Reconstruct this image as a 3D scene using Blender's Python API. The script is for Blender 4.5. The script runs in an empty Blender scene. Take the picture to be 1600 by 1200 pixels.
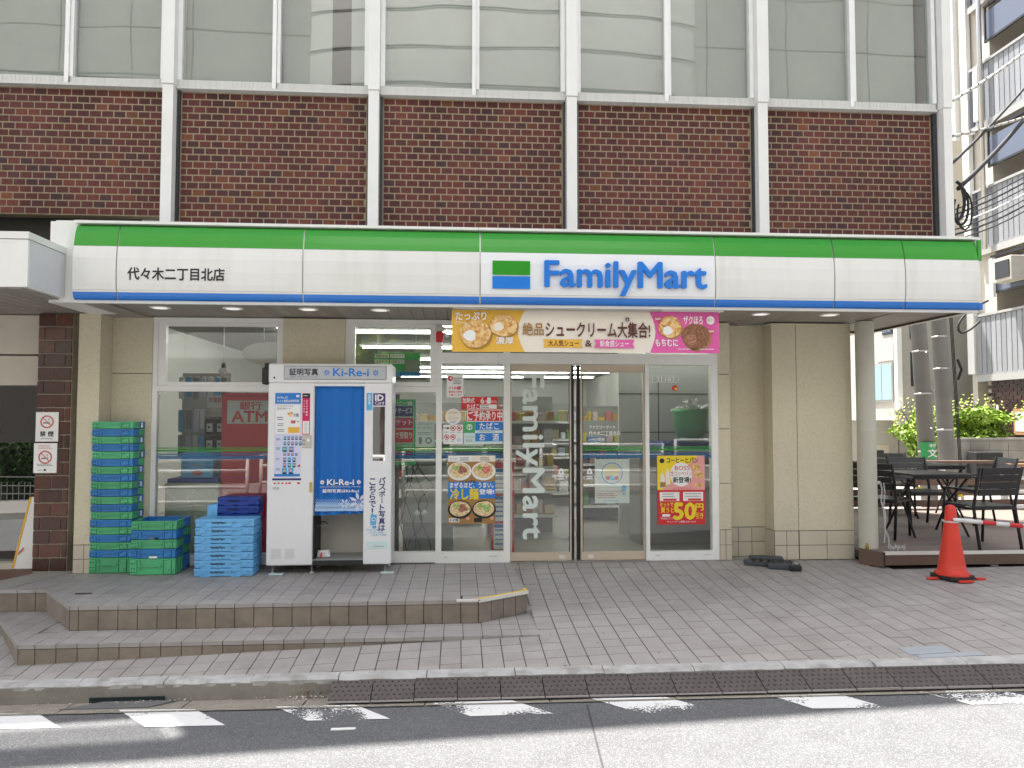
import bpy, math, random
from mathutils import Vector, Matrix, Euler

random.seed(11)
scene = bpy.context.scene
col = scene.collection

# ------------------------------------------------------------------ camera
cam_data = bpy.data.cameras.new("camera")
cam_data.sensor_width = 36.0
cam_data.lens = 26.62
cam_data.clip_start = 0.05
cam_data.clip_end = 600.0
cam = bpy.data.objects.new("camera", cam_data)
col.objects.link(cam)
YAW, PITCH, ROLL = 0.0723, 0.0462, 0.0005
fwd = Vector((math.sin(YAW) * math.cos(PITCH), math.cos(YAW) * math.cos(PITCH), math.sin(PITCH)))
right0 = Vector((math.cos(YAW), -math.sin(YAW), 0.0))
up0 = right0.cross(fwd)
right = math.cos(ROLL) * right0 + math.sin(ROLL) * up0
up = -math.sin(ROLL) * right0 + math.cos(ROLL) * up0
rot = Matrix((right, up, -fwd)).transposed().to_4x4()
cam.matrix_world = Matrix.Translation((0.0, -7.8432, 1.4756)) @ rot
scene.camera = cam

# ------------------------------------------------------------------ light
SUN_AZ, SUN_EL = math.radians(-35.0), math.radians(70.0)
to_sun = Vector((math.sin(SUN_AZ) * math.cos(SUN_EL), math.cos(SUN_AZ) * math.cos(SUN_EL), math.sin(SUN_EL)))
sun_data = bpy.data.lights.new("sun", 'SUN')
sun_data.energy = 4.5
sun_data.angle = math.radians(0.53)
sun_data.color = (1.0, 0.955, 0.89)
sun = bpy.data.objects.new("sun", sun_data)
sun.rotation_euler = to_sun.to_track_quat('Z', 'Y').to_euler()
sun.location = (-20, 30, 60)
col.objects.link(sun)

world = bpy.data.worlds.new("World")
scene.world = world
world.use_nodes = True
wn = world.node_tree.nodes
sky = wn.new('ShaderNodeTexSky')
sky.sky_type = 'NISHITA'
sky.sun_disc = False
sky.sun_elevation = SUN_EL
sky.sun_rotation = SUN_AZ
sky.air_density = 1.0
sky.dust_density = 4.0
sky.ozone_density = 1.0
bg = wn['Background']
bg.inputs['Strength'].default_value = 0.09
haze = wn.new('ShaderNodeHueSaturation')          # a bright, slightly hazy sky
haze.inputs['Saturation'].default_value = 0.55
world.node_tree.links.new(sky.outputs[0], haze.inputs['Color'])
world.node_tree.links.new(haze.outputs[0], bg.inputs['Color'])

vs = scene.view_settings
vs.view_transform = 'Standard'
vs.look = 'None'
vs.gamma = 1.0
vs.use_curve_mapping = False
vs.exposure = 1.95
scene.display_settings.display_device = 'sRGB'
cy = scene.cycles
cy.max_bounces = 10
cy.diffuse_bounces = 5
cy.glossy_bounces = 4
cy.transparent_max_bounces = 24
cy.transmission_bounces = 6
cy.sample_clamp_indirect = 6.0
cy.caustics_reflective = False
cy.caustics_refractive = False
cy.use_denoising = True

# ------------------------------------------------------------------ materials
def sr(r, g, b):
    f = lambda c: (c / 255.0 / 12.92) if c / 255.0 <= 0.04045 else ((c / 255.0 + 0.055) / 1.055) ** 2.4
    return (f(r), f(g), f(b))

def mat(name, c, rough=0.6, var=0.0, scale=8.0, bump=0.0, bscale=60.0, metal=0.0, spec=0.5, rnd=0.0, isl=0.0,
        dirt=0.0, dscale=1.5, dcol=(0.05, 0.045, 0.04), coat=0.0, stretch=None):
    """Procedural surface: base colour, mottling, per-piece variation, dirt patches and fine relief."""
    m = bpy.data.materials.new(name)
    m.use_nodes = True
    nt = m.node_tree
    n, l = nt.nodes, nt.links
    p = n['Principled BSDF']
    p.inputs['Roughness'].default_value = rough
    p.inputs['Metallic'].default_value = metal
    p.inputs['Specular IOR Level'].default_value = spec
    if coat:
        p.inputs['Coat Weight'].default_value = coat
        p.inputs['Coat Roughness'].default_value = 0.05
    out = n.new('ShaderNodeRGB')
    out.outputs[0].default_value = (*c, 1)
    sock = out.outputs[0]
    geo = n.new('ShaderNodeNewGeometry')
    vec = geo.outputs['Position']
    if stretch:
        mp = n.new('ShaderNodeMapping')
        mp.inputs['Scale'].default_value = stretch
        l.new(vec, mp.inputs['Vector'])
        vec = mp.outputs[0]
    def hsv_by(fac_sock, amt, sock):
        mr = n.new('ShaderNodeMapRange')
        mr.inputs['To Min'].default_value = 1.0 - amt
        mr.inputs['To Max'].default_value = 1.0 + amt
        l.new(fac_sock, mr.inputs['Value'])
        h = n.new('ShaderNodeHueSaturation')
        l.new(mr.outputs[0], h.inputs['Value'])
        l.new(sock, h.inputs['Color'])
        return h.outputs[0]
    if var:
        t = n.new('ShaderNodeTexNoise')
        t.inputs['Scale'].default_value = scale
        t.inputs['Detail'].default_value = 5
        l.new(vec, t.inputs['Vector'])
        sock = hsv_by(t.outputs['Fac'], var * 2.2, sock)
    if rnd:
        oi = n.new('ShaderNodeObjectInfo')
        sock = hsv_by(oi.outputs['Random'], rnd, sock)
    if isl:
        sock = hsv_by(geo.outputs['Random Per Island'], isl, sock)
    if dirt:
        t = n.new('ShaderNodeTexNoise')
        t.inputs['Scale'].default_value = dscale
        t.inputs['Detail'].default_value = 7
        t.inputs['Roughness'].default_value = 0.65
        l.new(vec, t.inputs['Vector'])
        mr = n.new('ShaderNodeMapRange')
        mr.inputs['From Min'].default_value = 0.48
        mr.inputs['From Max'].default_value = 0.75
        mr.inputs['To Max'].default_value = dirt
        l.new(t.outputs['Fac'], mr.inputs['Value'])
        mx = n.new('ShaderNodeMixRGB')
        mx.inputs[2].default_value = (*dcol, 1)
        l.new(mr.outputs[0], mx.inputs[0])
        l.new(sock, mx.inputs[1])
        sock = mx.outputs[0]
    l.new(sock, p.inputs['Base Color'])
    if bump:
        t = n.new('ShaderNodeTexNoise')
        t.inputs['Scale'].default_value = bscale
        t.inputs['Detail'].default_value = 4
        l.new(vec, t.inputs['Vector'])
        b = n.new('ShaderNodeBump')
        b.inputs['Strength'].default_value = bump
        b.inputs['Distance'].default_value = 0.01
        l.new(t.outputs['Fac'], b.inputs['Height'])
        l.new(b.outputs[0], p.inputs['Normal'])
    return m

def speckle(m, amount, scale, dark):
    """Fine aggregate specks over a material's colour."""
    nt = m.node_tree
    n, l = nt.nodes, nt.links
    p = n['Principled BSDF']
    src = p.inputs['Base Color'].links[0].from_socket
    geo = n.new('ShaderNodeNewGeometry')
    v = n.new('ShaderNodeTexVoronoi')
    v.inputs['Scale'].default_value = scale
    l.new(geo.outputs['Position'], v.inputs['Vector'])
    sp = n.new('ShaderNodeSeparateColor')
    l.new(v.outputs['Color'], sp.inputs[0])
    mr = n.new('ShaderNodeMapRange')
    mr.inputs['From Min'].default_value = 0.62
    mr.inputs['From Max'].default_value = 1.0
    mr.inputs['To Max'].default_value = amount
    l.new(sp.outputs[0], mr.inputs['Value'])
    mx = n.new('ShaderNodeMixRGB')
    mx.inputs[2].default_value = (*dark, 1)
    l.new(mr.outputs[0], mx.inputs[0])
    l.new(src, mx.inputs[1])
    l.new(mx.outputs[0], p.inputs['Base Color'])
    return m

def brick_mat(name, cols, rough=0.7, spec=0.35, stain=0.0):
    m = bpy.data.materials.new(name)
    m.use_nodes = True
    n, l = m.node_tree.nodes, m.node_tree.links
    p = n['Principled BSDF']
    p.inputs['Roughness'].default_value = rough
    p.inputs['Specular IOR Level'].default_value = spec
    geo = n.new('ShaderNodeNewGeometry')
    oi = n.new('ShaderNodeObjectInfo')
    ad = n.new('ShaderNodeMath')
    ad.operation = 'ADD'
    l.new(geo.outputs['Random Per Island'], ad.inputs[0])
    l.new(oi.outputs['Random'], ad.inputs[1])
    fr = n.new('ShaderNodeMath')
    fr.operation = 'FRACT'
    l.new(ad.outputs[0], fr.inputs[0])
    cr = n.new('ShaderNodeValToRGB')
    e = cr.color_ramp.elements
    e[0].position, e[0].color = cols[0][0], (*cols[0][1], 1)
    e[1].position, e[1].color = cols[1][0], (*cols[1][1], 1)
    for pos, c in cols[2:]:
        k = e.new(pos)
        k.color = (*c, 1)
    l.new(fr.outputs[0], cr.inputs[0])
    t = n.new('ShaderNodeTexNoise')
    t.inputs['Scale'].default_value = 28
    t.inputs['Detail'].default_value = 6
    l.new(geo.outputs['Position'], t.inputs['Vector'])
    mr = n.new('ShaderNodeMapRange')
    mr.inputs['To Min'].default_value = 0.6
    mr.inputs['To Max'].default_value = 1.4
    l.new(t.outputs['Fac'], mr.inputs['Value'])
    h = n.new('ShaderNodeHueSaturation')
    l.new(mr.outputs[0], h.inputs['Value'])
    l.new(cr.outputs[0], h.inputs['Color'])
    l.new(h.outputs[0], p.inputs['Base Color'])
    st = n.new('ShaderNodeTexNoise')            # soot and rain stains drawn down the wall
    st.inputs['Scale'].default_value = 1.0
    st.inputs['Detail'].default_value = 6
    mp = n.new('ShaderNodeMapping')
    mp.inputs['Scale'].default_value = (2.2, 2.2, 0.9)
    l.new(geo.outputs['Position'], mp.inputs['Vector'])
    l.new(mp.outputs[0], st.inputs['Vector'])
    sm = n.new('ShaderNodeMapRange')
    sm.inputs['From Min'].default_value = 0.35
    sm.inputs['From Max'].default_value = 0.65
    sm.inputs['To Min'].default_value = 1.0 - stain
    sm.inputs['To Max'].default_value = 1.0 + stain * 0.6
    l.new(st.outputs['Fac'], sm.inputs['Value'])
    h2 = n.new('ShaderNodeHueSaturation')
    l.new(sm.outputs[0], h2.inputs['Value'])
    l.new(h.outputs[0], h2.inputs['Color'])
    l.new(h2.outputs[0], p.inputs['Base Color'])
    b = n.new('ShaderNodeBump')
    b.inputs['Strength'].default_value = 0.25
    b.inputs['Distance'].default_value = 0.004
    l.new(t.outputs['Fac'], b.inputs['Height'])
    l.new(b.outputs[0], p.inputs['Normal'])
    return m

def glass_mat(name, tint, ior=1.6, wave=0.0, dust=0.0):
    """Window glass: clear body plus mirror reflection by Fresnel on the outer face, gently uneven."""
    m = bpy.data.materials.new(name)
    m.use_nodes = True
    n, l = m.node_tree.nodes, m.node_tree.links
    n.remove(n['Principled BSDF'])
    tr = n.new('ShaderNodeBsdfTransparent')
    tr.inputs[0].default_value = (*tint, 1)
    gl = n.new('ShaderNodeBsdfGlossy')
    gl.inputs['Roughness'].default_value = 0.0
    fr = n.new('ShaderNodeFresnel')
    fr.inputs['IOR'].default_value = ior
    geo = n.new('ShaderNodeNewGeometry')
    inv = n.new('ShaderNodeMath')
    inv.operation = 'SUBTRACT'
    inv.inputs[0].default_value = 1.0
    l.new(geo.outputs['Backfacing'], inv.inputs[1])
    mul = n.new('ShaderNodeMath')
    mul.operation = 'MULTIPLY'
    l.new(fr.outputs[0], mul.inputs[0])
    l.new(inv.outputs[0], mul.inputs[1])
    if wave:
        t = n.new('ShaderNodeTexNoise')
        t.inputs['Scale'].default_value = 0.9
        t.inputs['Detail'].default_value = 1
        l.new(geo.outputs['Position'], t.inputs['Vector'])
        b = n.new('ShaderNodeBump')
        b.inputs['Strength'].default_value = wave
        b.inputs['Distance'].default_value = 0.02
        l.new(t.outputs['Fac'], b.inputs['Height'])
        l.new(b.outputs[0], gl.inputs['Normal'])
    mx = n.new('ShaderNodeMixShader')
    l.new(mul.outputs[0], mx.inputs[0])
    l.new(tr.outputs[0], mx.inputs[1])
    l.new(gl.outputs[0], mx.inputs[2])
    last = mx.outputs[0]
    if dust:
        df = n.new('ShaderNodeBsdfDiffuse')
        df.inputs[0].default_value = (0.5, 0.5, 0.48, 1)
        m2 = n.new('ShaderNodeMixShader')
        m2.inputs[0].default_value = dust
        l.new(last, m2.inputs[1])
        l.new(df.outputs[0], m2.inputs[2])
        last = m2.outputs[0]
    l.new(last, n['Material Output'].inputs[0])
    return m

def emit_mat(name, c, s):
    m = bpy.data.materials.new(name)
    m.use_nodes = True
    p = m.node_tree.nodes['Principled BSDF']
    p.inputs['Base Color'].default_value = (0.9, 0.9, 0.9, 1)
    p.inputs['Emission Color'].default_value = (*c, 1)
    p.inputs['Emission Strength'].default_value = s
    return m

def paint_mat(name, wear):
    """Worn white road paint: patches gone where the noise is high."""
    m = bpy.data.materials.new(name)
    m.use_nodes = True
    n, l = m.node_tree.nodes, m.node_tree.links
    p = n['Principled BSDF']
    p.inputs['Base Color'].default_value = (0.72, 0.72, 0.71, 1)
    p.inputs['Roughness'].default_value = 0.75
    geo = n.new('ShaderNodeNewGeometry')
    a = n.new('ShaderNodeTexNoise')
    a.inputs['Scale'].default_value = 2.6
    a.inputs['Detail'].default_value = 2
    b = n.new('ShaderNodeTexNoise')
    b.inputs['Scale'].default_value = 70
    b.inputs['Detail'].default_value = 4
    l.new(geo.outputs['Position'], a.inputs['Vector'])
    l.new(geo.outputs['Position'], b.inputs['Vector'])
    s = n.new('ShaderNodeMath')
    s.operation = 'MULTIPLY_ADD'
    s.inputs[1].default_value = 0.55
    l.new(b.outputs['Fac'], s.inputs[0])
    l.new(a.outputs['Fac'], s.inputs[2])
    th = n.new('ShaderNodeMapRange')
    th.inputs['From Min'].default_value = wear
    th.inputs['From Max'].default_value = wear + 0.05
    l.new(s.outputs[0], th.inputs['Value'])
    tr = n.new('ShaderNodeBsdfTransparent')
    mx = n.new('ShaderNodeMixShader')
    l.new(th.outputs[0], mx.inputs[0])
    l.new(p.outputs[0], mx.inputs[1])
    l.new(tr.outputs[0], mx.inputs[2])
    l.new(mx.outputs[0], n['Material Output'].inputs[0])
    return m

def food_mat(name, cols, scale):
    """Printed food picture: blotches of a few colours."""
    m = bpy.data.materials.new(name)
    m.use_nodes = True
    n, l = m.node_tree.nodes, m.node_tree.links
    p = n['Principled BSDF']
    p.inputs['Roughness'].default_value = 0.5
    geo = n.new('ShaderNodeNewGeometry')
    t = n.new('ShaderNodeTexNoise')
    t.inputs['Scale'].default_value = scale
    t.inputs['Detail'].default_value = 5
    t.inputs['Distortion'].default_value = 1.2
    l.new(geo.outputs['Position'], t.inputs['Vector'])
    cr = n.new('ShaderNodeValToRGB')
    e = cr.color_ramp.elements
    e[0].position, e[0].color = 0.32, (*cols[0], 1)
    e[1].position, e[1].color = 0.68, (*cols[-1], 1)
    for i, c in enumerate(cols[1:-1]):
        k = e.new(0.32 + 0.36 * (i + 1) / (len(cols) - 1))
        k.color = (*c, 1)
    l.new(t.outputs['Fac'], cr.inputs[0])
    l.new(cr.outputs[0], p.inputs['Base Color'])
    return m

M = {}
M['brick'] = brick_mat('red_brown_brick', [(0.0, (0.060, 0.027, 0.029)), (0.10, (0.082, 0.027, 0.026)), (0.4, (0.100, 0.029, 0.026)),
                                           (0.8, (0.118, 0.032, 0.026)), (0.95, (0.140, 0.040, 0.027)), (0.99, (0.17, 0.060, 0.030))], stain=0.30)
M['dark_brick'] = brick_mat('glazed_dark_brick', [(0.0, (0.05, 0.021, 0.015)), (0.5, (0.085, 0.029, 0.019)), (1.0, (0.12, 0.042, 0.024))], rough=0.24, spec=0.6)
M['black_brick'] = brick_mat('black_brown_brick', [(0.0, (0.02, 0.012, 0.011)), (1.0, (0.05, 0.024, 0.02))], rough=0.35)
M['mortar'] = mat('pale_mortar', (0.36, 0.295, 0.20), 0.95, var=0.15, scale=20, bump=0.3, bscale=90, dirt=0.25, dscale=2)
M['mortar_grey'] = mat('grey_mortar', (0.36, 0.32, 0.26), 0.95, var=0.15, scale=20)
M['white_metal'] = mat('white_painted_metal', (0.80, 0.80, 0.77), 0.45, var=0.03, scale=3, dirt=0.10, dscale=2.5, dcol=(0.35, 0.33, 0.28))
M['alu'] = mat('white_aluminium', (0.84, 0.84, 0.82), 0.38, var=0.03, scale=6, dirt=0.08, dscale=4, dcol=(0.4, 0.38, 0.34))
M['sill'] = mat('sill_metal', (0.62, 0.62, 0.59), 0.5, var=0.06, scale=10, dirt=0.3, dscale=5, dcol=(0.25, 0.24, 0.21), stretch=(6, 1, 0.5))
M['beige_metal'] = mat('beige_aluminium', (0.58, 0.49, 0.38), 0.35, var=0.03, scale=5)
M['black_rubber'] = mat('black_rubber', (0.02, 0.02, 0.022), 0.6)
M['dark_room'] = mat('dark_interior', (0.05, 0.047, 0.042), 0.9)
M['blind'] = speckle(mat('grey_woven_blind', (0.40, 0.41, 0.385), 0.9, var=0.05, scale=3), 0.35, 240, (0.36, 0.37, 0.355))
M['curtain_brown'] = mat('brown_panel', (0.16, 0.13, 0.10), 0.8)
M['cream'] = speckle(mat('cream_stucco', (0.65, 0.595, 0.45), 0.9, var=0.06, scale=2.2, bump=0.5, bscale=70, dirt=0.28, dscale=1.1, dcol=(0.40, 0.345, 0.24)), 0.30, 75, (0.42, 0.36, 0.24))
M['cream_tile'] = mat('cream_skirting_tile', (0.56, 0.505, 0.40), 0.55, var=0.05, scale=6, rnd=0.05, dirt=0.3, dscale=3, dcol=(0.3, 0.26, 0.2))
M['joint_dark'] = mat('dark_joint', (0.11, 0.085, 0.06), 0.9)
M['tile'] = mat('grey_paving_tile', (0.345, 0.322, 0.305), 0.62, var=0.06, scale=2.0, bump=0.12, bscale=120, rnd=0.05, isl=0.05, dirt=0.45, dscale=2.1, dcol=(0.15, 0.135, 0.12))
M['riser'] = mat('brown_riser_tile', (0.235, 0.195, 0.155), 0.75, var=0.13, scale=9, rnd=0.09, bump=0.2, bscale=50, dirt=0.4, dscale=3, dcol=(0.10, 0.085, 0.07))
M['grout'] = mat('dark_grout', (0.055, 0.046, 0.04), 0.95)
M['slab'] = mat('worn_concrete_slab', (0.34, 0.325, 0.29), 0.85, var=0.1, scale=5, dirt=0.3, dscale=2.5, dcol=(0.16, 0.15, 0.13))
M['brown_floor'] = mat('brown_entrance_floor', (0.15, 0.085, 0.06), 0.7, var=0.1, scale=4)
M['kerb'] = mat('painted_kerb_concrete', (0.43, 0.425, 0.415), 0.85, var=0.16, scale=9, bump=0.4, bscale=40, dirt=0.9, dscale=6.0, dcol=(0.20, 0.185, 0.16))
M['kerb_side'] = mat('old_concrete', (0.26, 0.24, 0.205), 0.95, var=0.2, scale=7, bump=0.6, bscale=30, dirt=0.7, dscale=3.5, dcol=(0.09, 0.08, 0.07))
M['gutter'] = speckle(mat('gutter_concrete', (0.25, 0.225, 0.185), 0.95, var=0.2, scale=9, bump=0.6, bscale=60, dirt=0.5, dscale=3, dcol=(0.11, 0.10, 0.085)), 0.5, 120, (0.42, 0.40, 0.34))
M['asphalt'] = speckle(mat('worn_asphalt', (0.105, 0.108, 0.115), 0.9, var=0.09, scale=4, bump=0.8, bscale=150, dirt=0.25, dscale=1.2, dcol=(0.07, 0.07, 0.075)), 0.5, 190, (0.34, 0.34, 0.33))
M['ramp'] = mat('brown_checker_rubber', (0.078, 0.064, 0.061), 0.7, var=0.10, scale=5, rnd=0.10, dirt=0.25, dscale=4, dcol=(0.16, 0.15, 0.13))
M['ramp_stud'] = mat('dark_stud', (0.035, 0.025, 0.023), 0.6)
M['green_sign'] = mat('green_sign_acrylic', (0.030, 0.310, 0.020), 0.16, spec=0.4, coat=0.08, var=0.01, scale=1.5, dirt=0.04, dscale=2)
M['blue_sign'] = mat('blue_sign_acrylic', (0.010, 0.165, 0.60), 0.16, spec=0.4, coat=0.08)
M['white_sign'] = mat('white_sign_acrylic', (0.79, 0.785, 0.755), 0.16, spec=0.4, coat=0.1, var=0.012, scale=1.6, dirt=0.30, dscale=1.4, dcol=(0.50, 0.48, 0.42), stretch=(5, 1, 0.7))
M['white_sign_bright'] = mat('white_sign_acrylic_clean', (0.85, 0.86, 0.87), 0.16, spec=0.4, coat=0.1)
M['letter_blue'] = mat('letter_blue', (0.012, 0.20, 0.70), 0.3)
M['black_print'] = mat('black_print', (0.012, 0.012, 0.014), 0.5)
M['grey_print'] = mat('grey_print', (0.28, 0.28, 0.29), 0.6)
M['white_print'] = mat('white_print', (0.85, 0.85, 0.84), 0.5)
M['red_print'] = mat('red_print', (0.62, 0.022, 0.03), 0.45)
M['red_soft'] = mat('rose_print', (0.58, 0.12, 0.13), 0.5)
M['yellow_print'] = mat('yellow_print', (0.86, 0.66, 0.02), 0.5)
M['mustard'] = mat('mustard_print', (0.80, 0.46, 0.055), 0.6)
M['pink'] = mat('pink_print', (0.74, 0.115, 0.38), 0.6)
M['pale_pink'] = mat('pale_pink_print', (0.80, 0.36, 0.33), 0.5)
M['cream_print'] = mat('cream_print', (0.83, 0.76, 0.66), 0.6)
M['brown_print'] = mat('brown_print', (0.10, 0.025, 0.022), 0.6)
M['gold_print'] = mat('gold_print', (0.36, 0.20, 0.06), 0.6)
M['blue_print'] = mat('blue_print', (0.02, 0.20, 0.62), 0.5)
M['sky_print'] = mat('light_blue_print', (0.10, 0.42, 0.72), 0.5)
M['navy_print'] = mat('navy_print', (0.025, 0.03, 0.16), 0.5)
M['green_print'] = mat('green_print', (0.05, 0.40, 0.13), 0.5)
M['purple_print'] = mat('purple_print', (0.07, 0.02, 0.16), 0.5)
M['crimson'] = mat('crimson_print', (0.60, 0.015, 0.11), 0.5)
M['mint'] = mat('mint_print', (0.62, 0.78, 0.76), 0.6)
M['lavender'] = mat('lavender_print', (0.66, 0.68, 0.84), 0.6)
M['frost'] = mat('frosted_lettering', (0.66, 0.74, 0.70), 0.7)
M['skin'] = mat('printed_portrait', (0.65, 0.42, 0.30), 0.6)
M['noodle'] = food_mat('printed_noodles', [(0.40, 0.22, 0.08), (0.70, 0.48, 0.22), (0.82, 0.66, 0.40), (0.86, 0.78, 0.60)], 55)
M['meat'] = food_mat('printed_meat', [(0.16, 0.05, 0.03), (0.38, 0.14, 0.09), (0.55, 0.30, 0.2)], 60)
M['leafy'] = food_mat('printed_greens', [(0.12, 0.26, 0.05), (0.32, 0.50, 0.12), (0.66, 0.74, 0.40)], 50)
M['tomato'] = food_mat('printed_tomato', [(0.60, 0.08, 0.06), (0.72, 0.22, 0.18), (0.8, 0.45, 0.38)], 50)
M['bun'] = food_mat('printed_choux', [(0.42, 0.17, 0.03), (0.66, 0.34, 0.09), (0.80, 0.52, 0.21), (0.84, 0.62, 0.32)], 16)
M['choc'] = food_mat('printed_chocolate_choux', [(0.12, 0.04, 0.02), (0.25, 0.10, 0.045), (0.40, 0.19, 0.09)], 55)
M['crust'] = food_mat('printed_bread', [(0.55, 0.25, 0.06), (0.75, 0.45, 0.16), (0.85, 0.68, 0.42)], 30)
M['bluedot'] = mat('curtain_pattern', (0.40, 0.60, 0.86), 0.8)
M['booth'] = mat('booth_white_enamel', (0.80, 0.80, 0.815), 0.32, var=0.008, scale=2)
M['booth_in'] = mat('booth_interior', (0.55, 0.52, 0.475), 0.6, var=0.04, scale=5)
M['silver'] = mat('silver_print_panel', (0.52, 0.53, 0.58), 0.35, metal=0.2)
M['steel'] = mat('brushed_steel', (0.55, 0.53, 0.50), 0.35, metal=0.8)
M['brass'] = mat('brass_latch', (0.55, 0.40, 0.10), 0.4, metal=0.6)
M['curtain'] = mat('blue_curtain', (0.014, 0.155, 0.52), 0.85, var=0.04, scale=7, bump=0.1, bscale=200)
M['crate_green'] = mat('green_crate_plastic', (0.085, 0.44, 0.20), 0.45, rnd=0.12, var=0.06, scale=12, dirt=0.32, dscale=8, dcol=(0.1, 0.16, 0.1))
M['crate_blue'] = mat('blue_crate_plastic', (0.030, 0.205, 0.52), 0.45, rnd=0.12, var=0.06, scale=12, dirt=0.30, dscale=8, dcol=(0.06, 0.09, 0.16))
M['crate_sky'] = mat('light_blue_crate_plastic', (0.16, 0.46, 0.80), 0.45, rnd=0.06, var=0.04, scale=10, dirt=0.12, dscale=8, dcol=(0.15, 0.25, 0.35))
M['crate_navy'] = mat('deep_blue_crate_plastic', (0.008, 0.045, 0.30), 0.4, rnd=0.08)
M['hole'] = mat('dark_hole', (0.008, 0.02, 0.02), 0.9)
M['soffit'] = mat('brown_grey_slat', (0.30, 0.275, 0.24), 0.55, var=0.06, scale=3, rnd=0.08, isl=0.08)
M['atm_red'] = mat('red_machine_panel', (0.66, 0.025, 0.045), 0.35)
M['chest'] = mat('chest_white', (0.60, 0.62, 0.57), 0.5, var=0.03)
M['shop_floor'] = mat('shop_floor', (0.42, 0.40, 0.37), 0.35, var=0.05)
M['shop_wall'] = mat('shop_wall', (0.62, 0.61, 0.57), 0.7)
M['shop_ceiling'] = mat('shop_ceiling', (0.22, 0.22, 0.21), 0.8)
M['cabinet'] = mat('grey_cabinet', (0.29, 0.295, 0.28), 0.5)
M['copier'] = mat('copier_plastic', (0.50, 0.50, 0.48), 0.5)
M['tub_green'] = mat('green_tub_plastic', (0.22, 0.62, 0.28), 0.45)
M['bag'] = mat('white_bag', (0.7, 0.7, 0.7), 0.4)
M['goods'] = brick_mat('packaged_goods', [(0.0, (0.42, 0.20, 0.06)), (0.2, (0.62, 0.45, 0.22)), (0.35, (0.7, 0.68, 0.62)), (0.5, (0.50, 0.05, 0.04)), (0.62, (0.66, 0.5, 0.08)), (0.78, (0.30, 0.15, 0.07)), (0.9, (0.6, 0.6, 0.62))], 0.4)
M['goods_cool'] = brick_mat('boxed_goods', [(0.0, (0.10, 0.22, 0.45)), (0.2, (0.62, 0.62, 0.64)), (0.4, (0.45, 0.06, 0.05)), (0.55, (0.10, 0.30, 0.12)), (0.7, (0.65, 0.52, 0.1)), (0.85, (0.15, 0.15, 0.18))], 0.4)
M['cone'] = mat('red_cone_plastic', (0.74, 0.045, 0.022), 0.5, var=0.05, scale=14, dirt=0.35, dscale=7, dcol=(0.30, 0.06, 0.04))
M['deck'] = mat('brown_deck_board', (0.135, 0.085, 0.062), 0.6, var=0.12, scale=5, rnd=0.10, isl=0.1, stretch=(1, 6, 6))
M['deck_top'] = mat('grey_brown_deck_board', (0.19, 0.15, 0.13), 0.6, var=0.08, scale=5, rnd=0.08, isl=0.08)
M['trim'] = mat('aluminium_trim', (0.72, 0.70, 0.64), 0.35)
M['black_metal'] = mat('black_furniture_metal', (0.013, 0.013, 0.015), 0.5)
M['black_slat'] = mat('black_resin_slat', (0.034, 0.035, 0.038), 0.34, rnd=0.15)
M['chain'] = mat('galvanised_chain', (0.62, 0.62, 0.62), 0.4, metal=0.4)
M['chock'] = mat('dark_grey_plastic', (0.062, 0.07, 0.08), 0.5, var=0.06)
M['pole'] = mat('concrete_pole', (0.22, 0.22, 0.215), 0.85, var=0.12, scale=3, bump=0.2, bscale=40, dirt=0.35, dscale=2, dcol=(0.2, 0.19, 0.18))
M['cable'] = mat('black_cable', (0.012, 0.012, 0.013), 0.6)
M['cable_white'] = mat('pale_cable_sheath', (0.55, 0.54, 0.50), 0.6, var=0.25, scale=16)
M['house'] = mat('house_cream_render', (0.45, 0.425, 0.37), 0.85, var=0.05)
M['house_grey'] = mat('house_grey_render', (0.42, 0.405, 0.37), 0.9, var=0.05)  # house render again, greyer tone stands in for shade on the front
M['siding'] = mat('lit_siding', (0.55, 0.545, 0.54), 0.75, var=0.03)  # sunlit side: the brighter tone of one siding
M['siding_shaded'] = mat('shaded_siding', (0.47, 0.44, 0.38), 0.8, var=0.03)  # shaded front: same siding, the shade put into its colour
M['far_panel'] = mat('far_blue_grey_panel', (0.52, 0.54, 0.60), 0.5, var=0.03)
M['flat_wall'] = mat('apartment_cream_wall', (0.56, 0.52, 0.45), 0.85, var=0.06, dirt=0.2, dscale=0.8, dcol=(0.35, 0.32, 0.27))
M['balcony_trim'] = mat('grey_balcony_trim', (0.36, 0.36, 0.35), 0.5)
M['seam'] = mat('tar_seam', (0.05, 0.05, 0.052), 0.9)
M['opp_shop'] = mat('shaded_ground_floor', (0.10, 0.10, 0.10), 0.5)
M['corr'] = mat('grey_corrugated_panel', (0.26, 0.27, 0.285), 0.5, var=0.05, rnd=0.12)
M['dark_frame'] = mat('dark_window_frame', (0.03, 0.032, 0.036), 0.4)
M['win_blue'] = mat('blue_window_glass', (0.06, 0.11, 0.20), 0.05, spec=0.8)
M['win_pale'] = mat('frosted_pale_window', (0.27, 0.40, 0.48), 0.3)
M['leaf'] = mat('leaf_light', (0.20, 0.32, 0.028), 0.55, isl=0.4)
M['leaf_dark'] = mat('leaf_dark', (0.035, 0.085, 0.018), 0.55, isl=0.45)
M['bark'] = mat('bark', (0.09, 0.065, 0.045), 0.9)
M['conc_wall'] = mat('grey_block_wall', (0.30, 0.29, 0.265), 0.9, var=0.15, scale=3, dirt=0.3, dscale=2)
M['rail_white'] = mat('white_rail_paint', (0.75, 0.75, 0.74), 0.45)
M['opp_tile'] = mat('pale_opposite_paving', (0.24, 0.235, 0.22), 0.8, var=0.08)
M['opp_wall'] = mat('pale_grey_office_panel', (0.50, 0.505, 0.495), 0.7, var=0.04, scale=0.6)
M['opp_line'] = mat('panel_joint', (0.10, 0.10, 0.10), 0.8)
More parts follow.
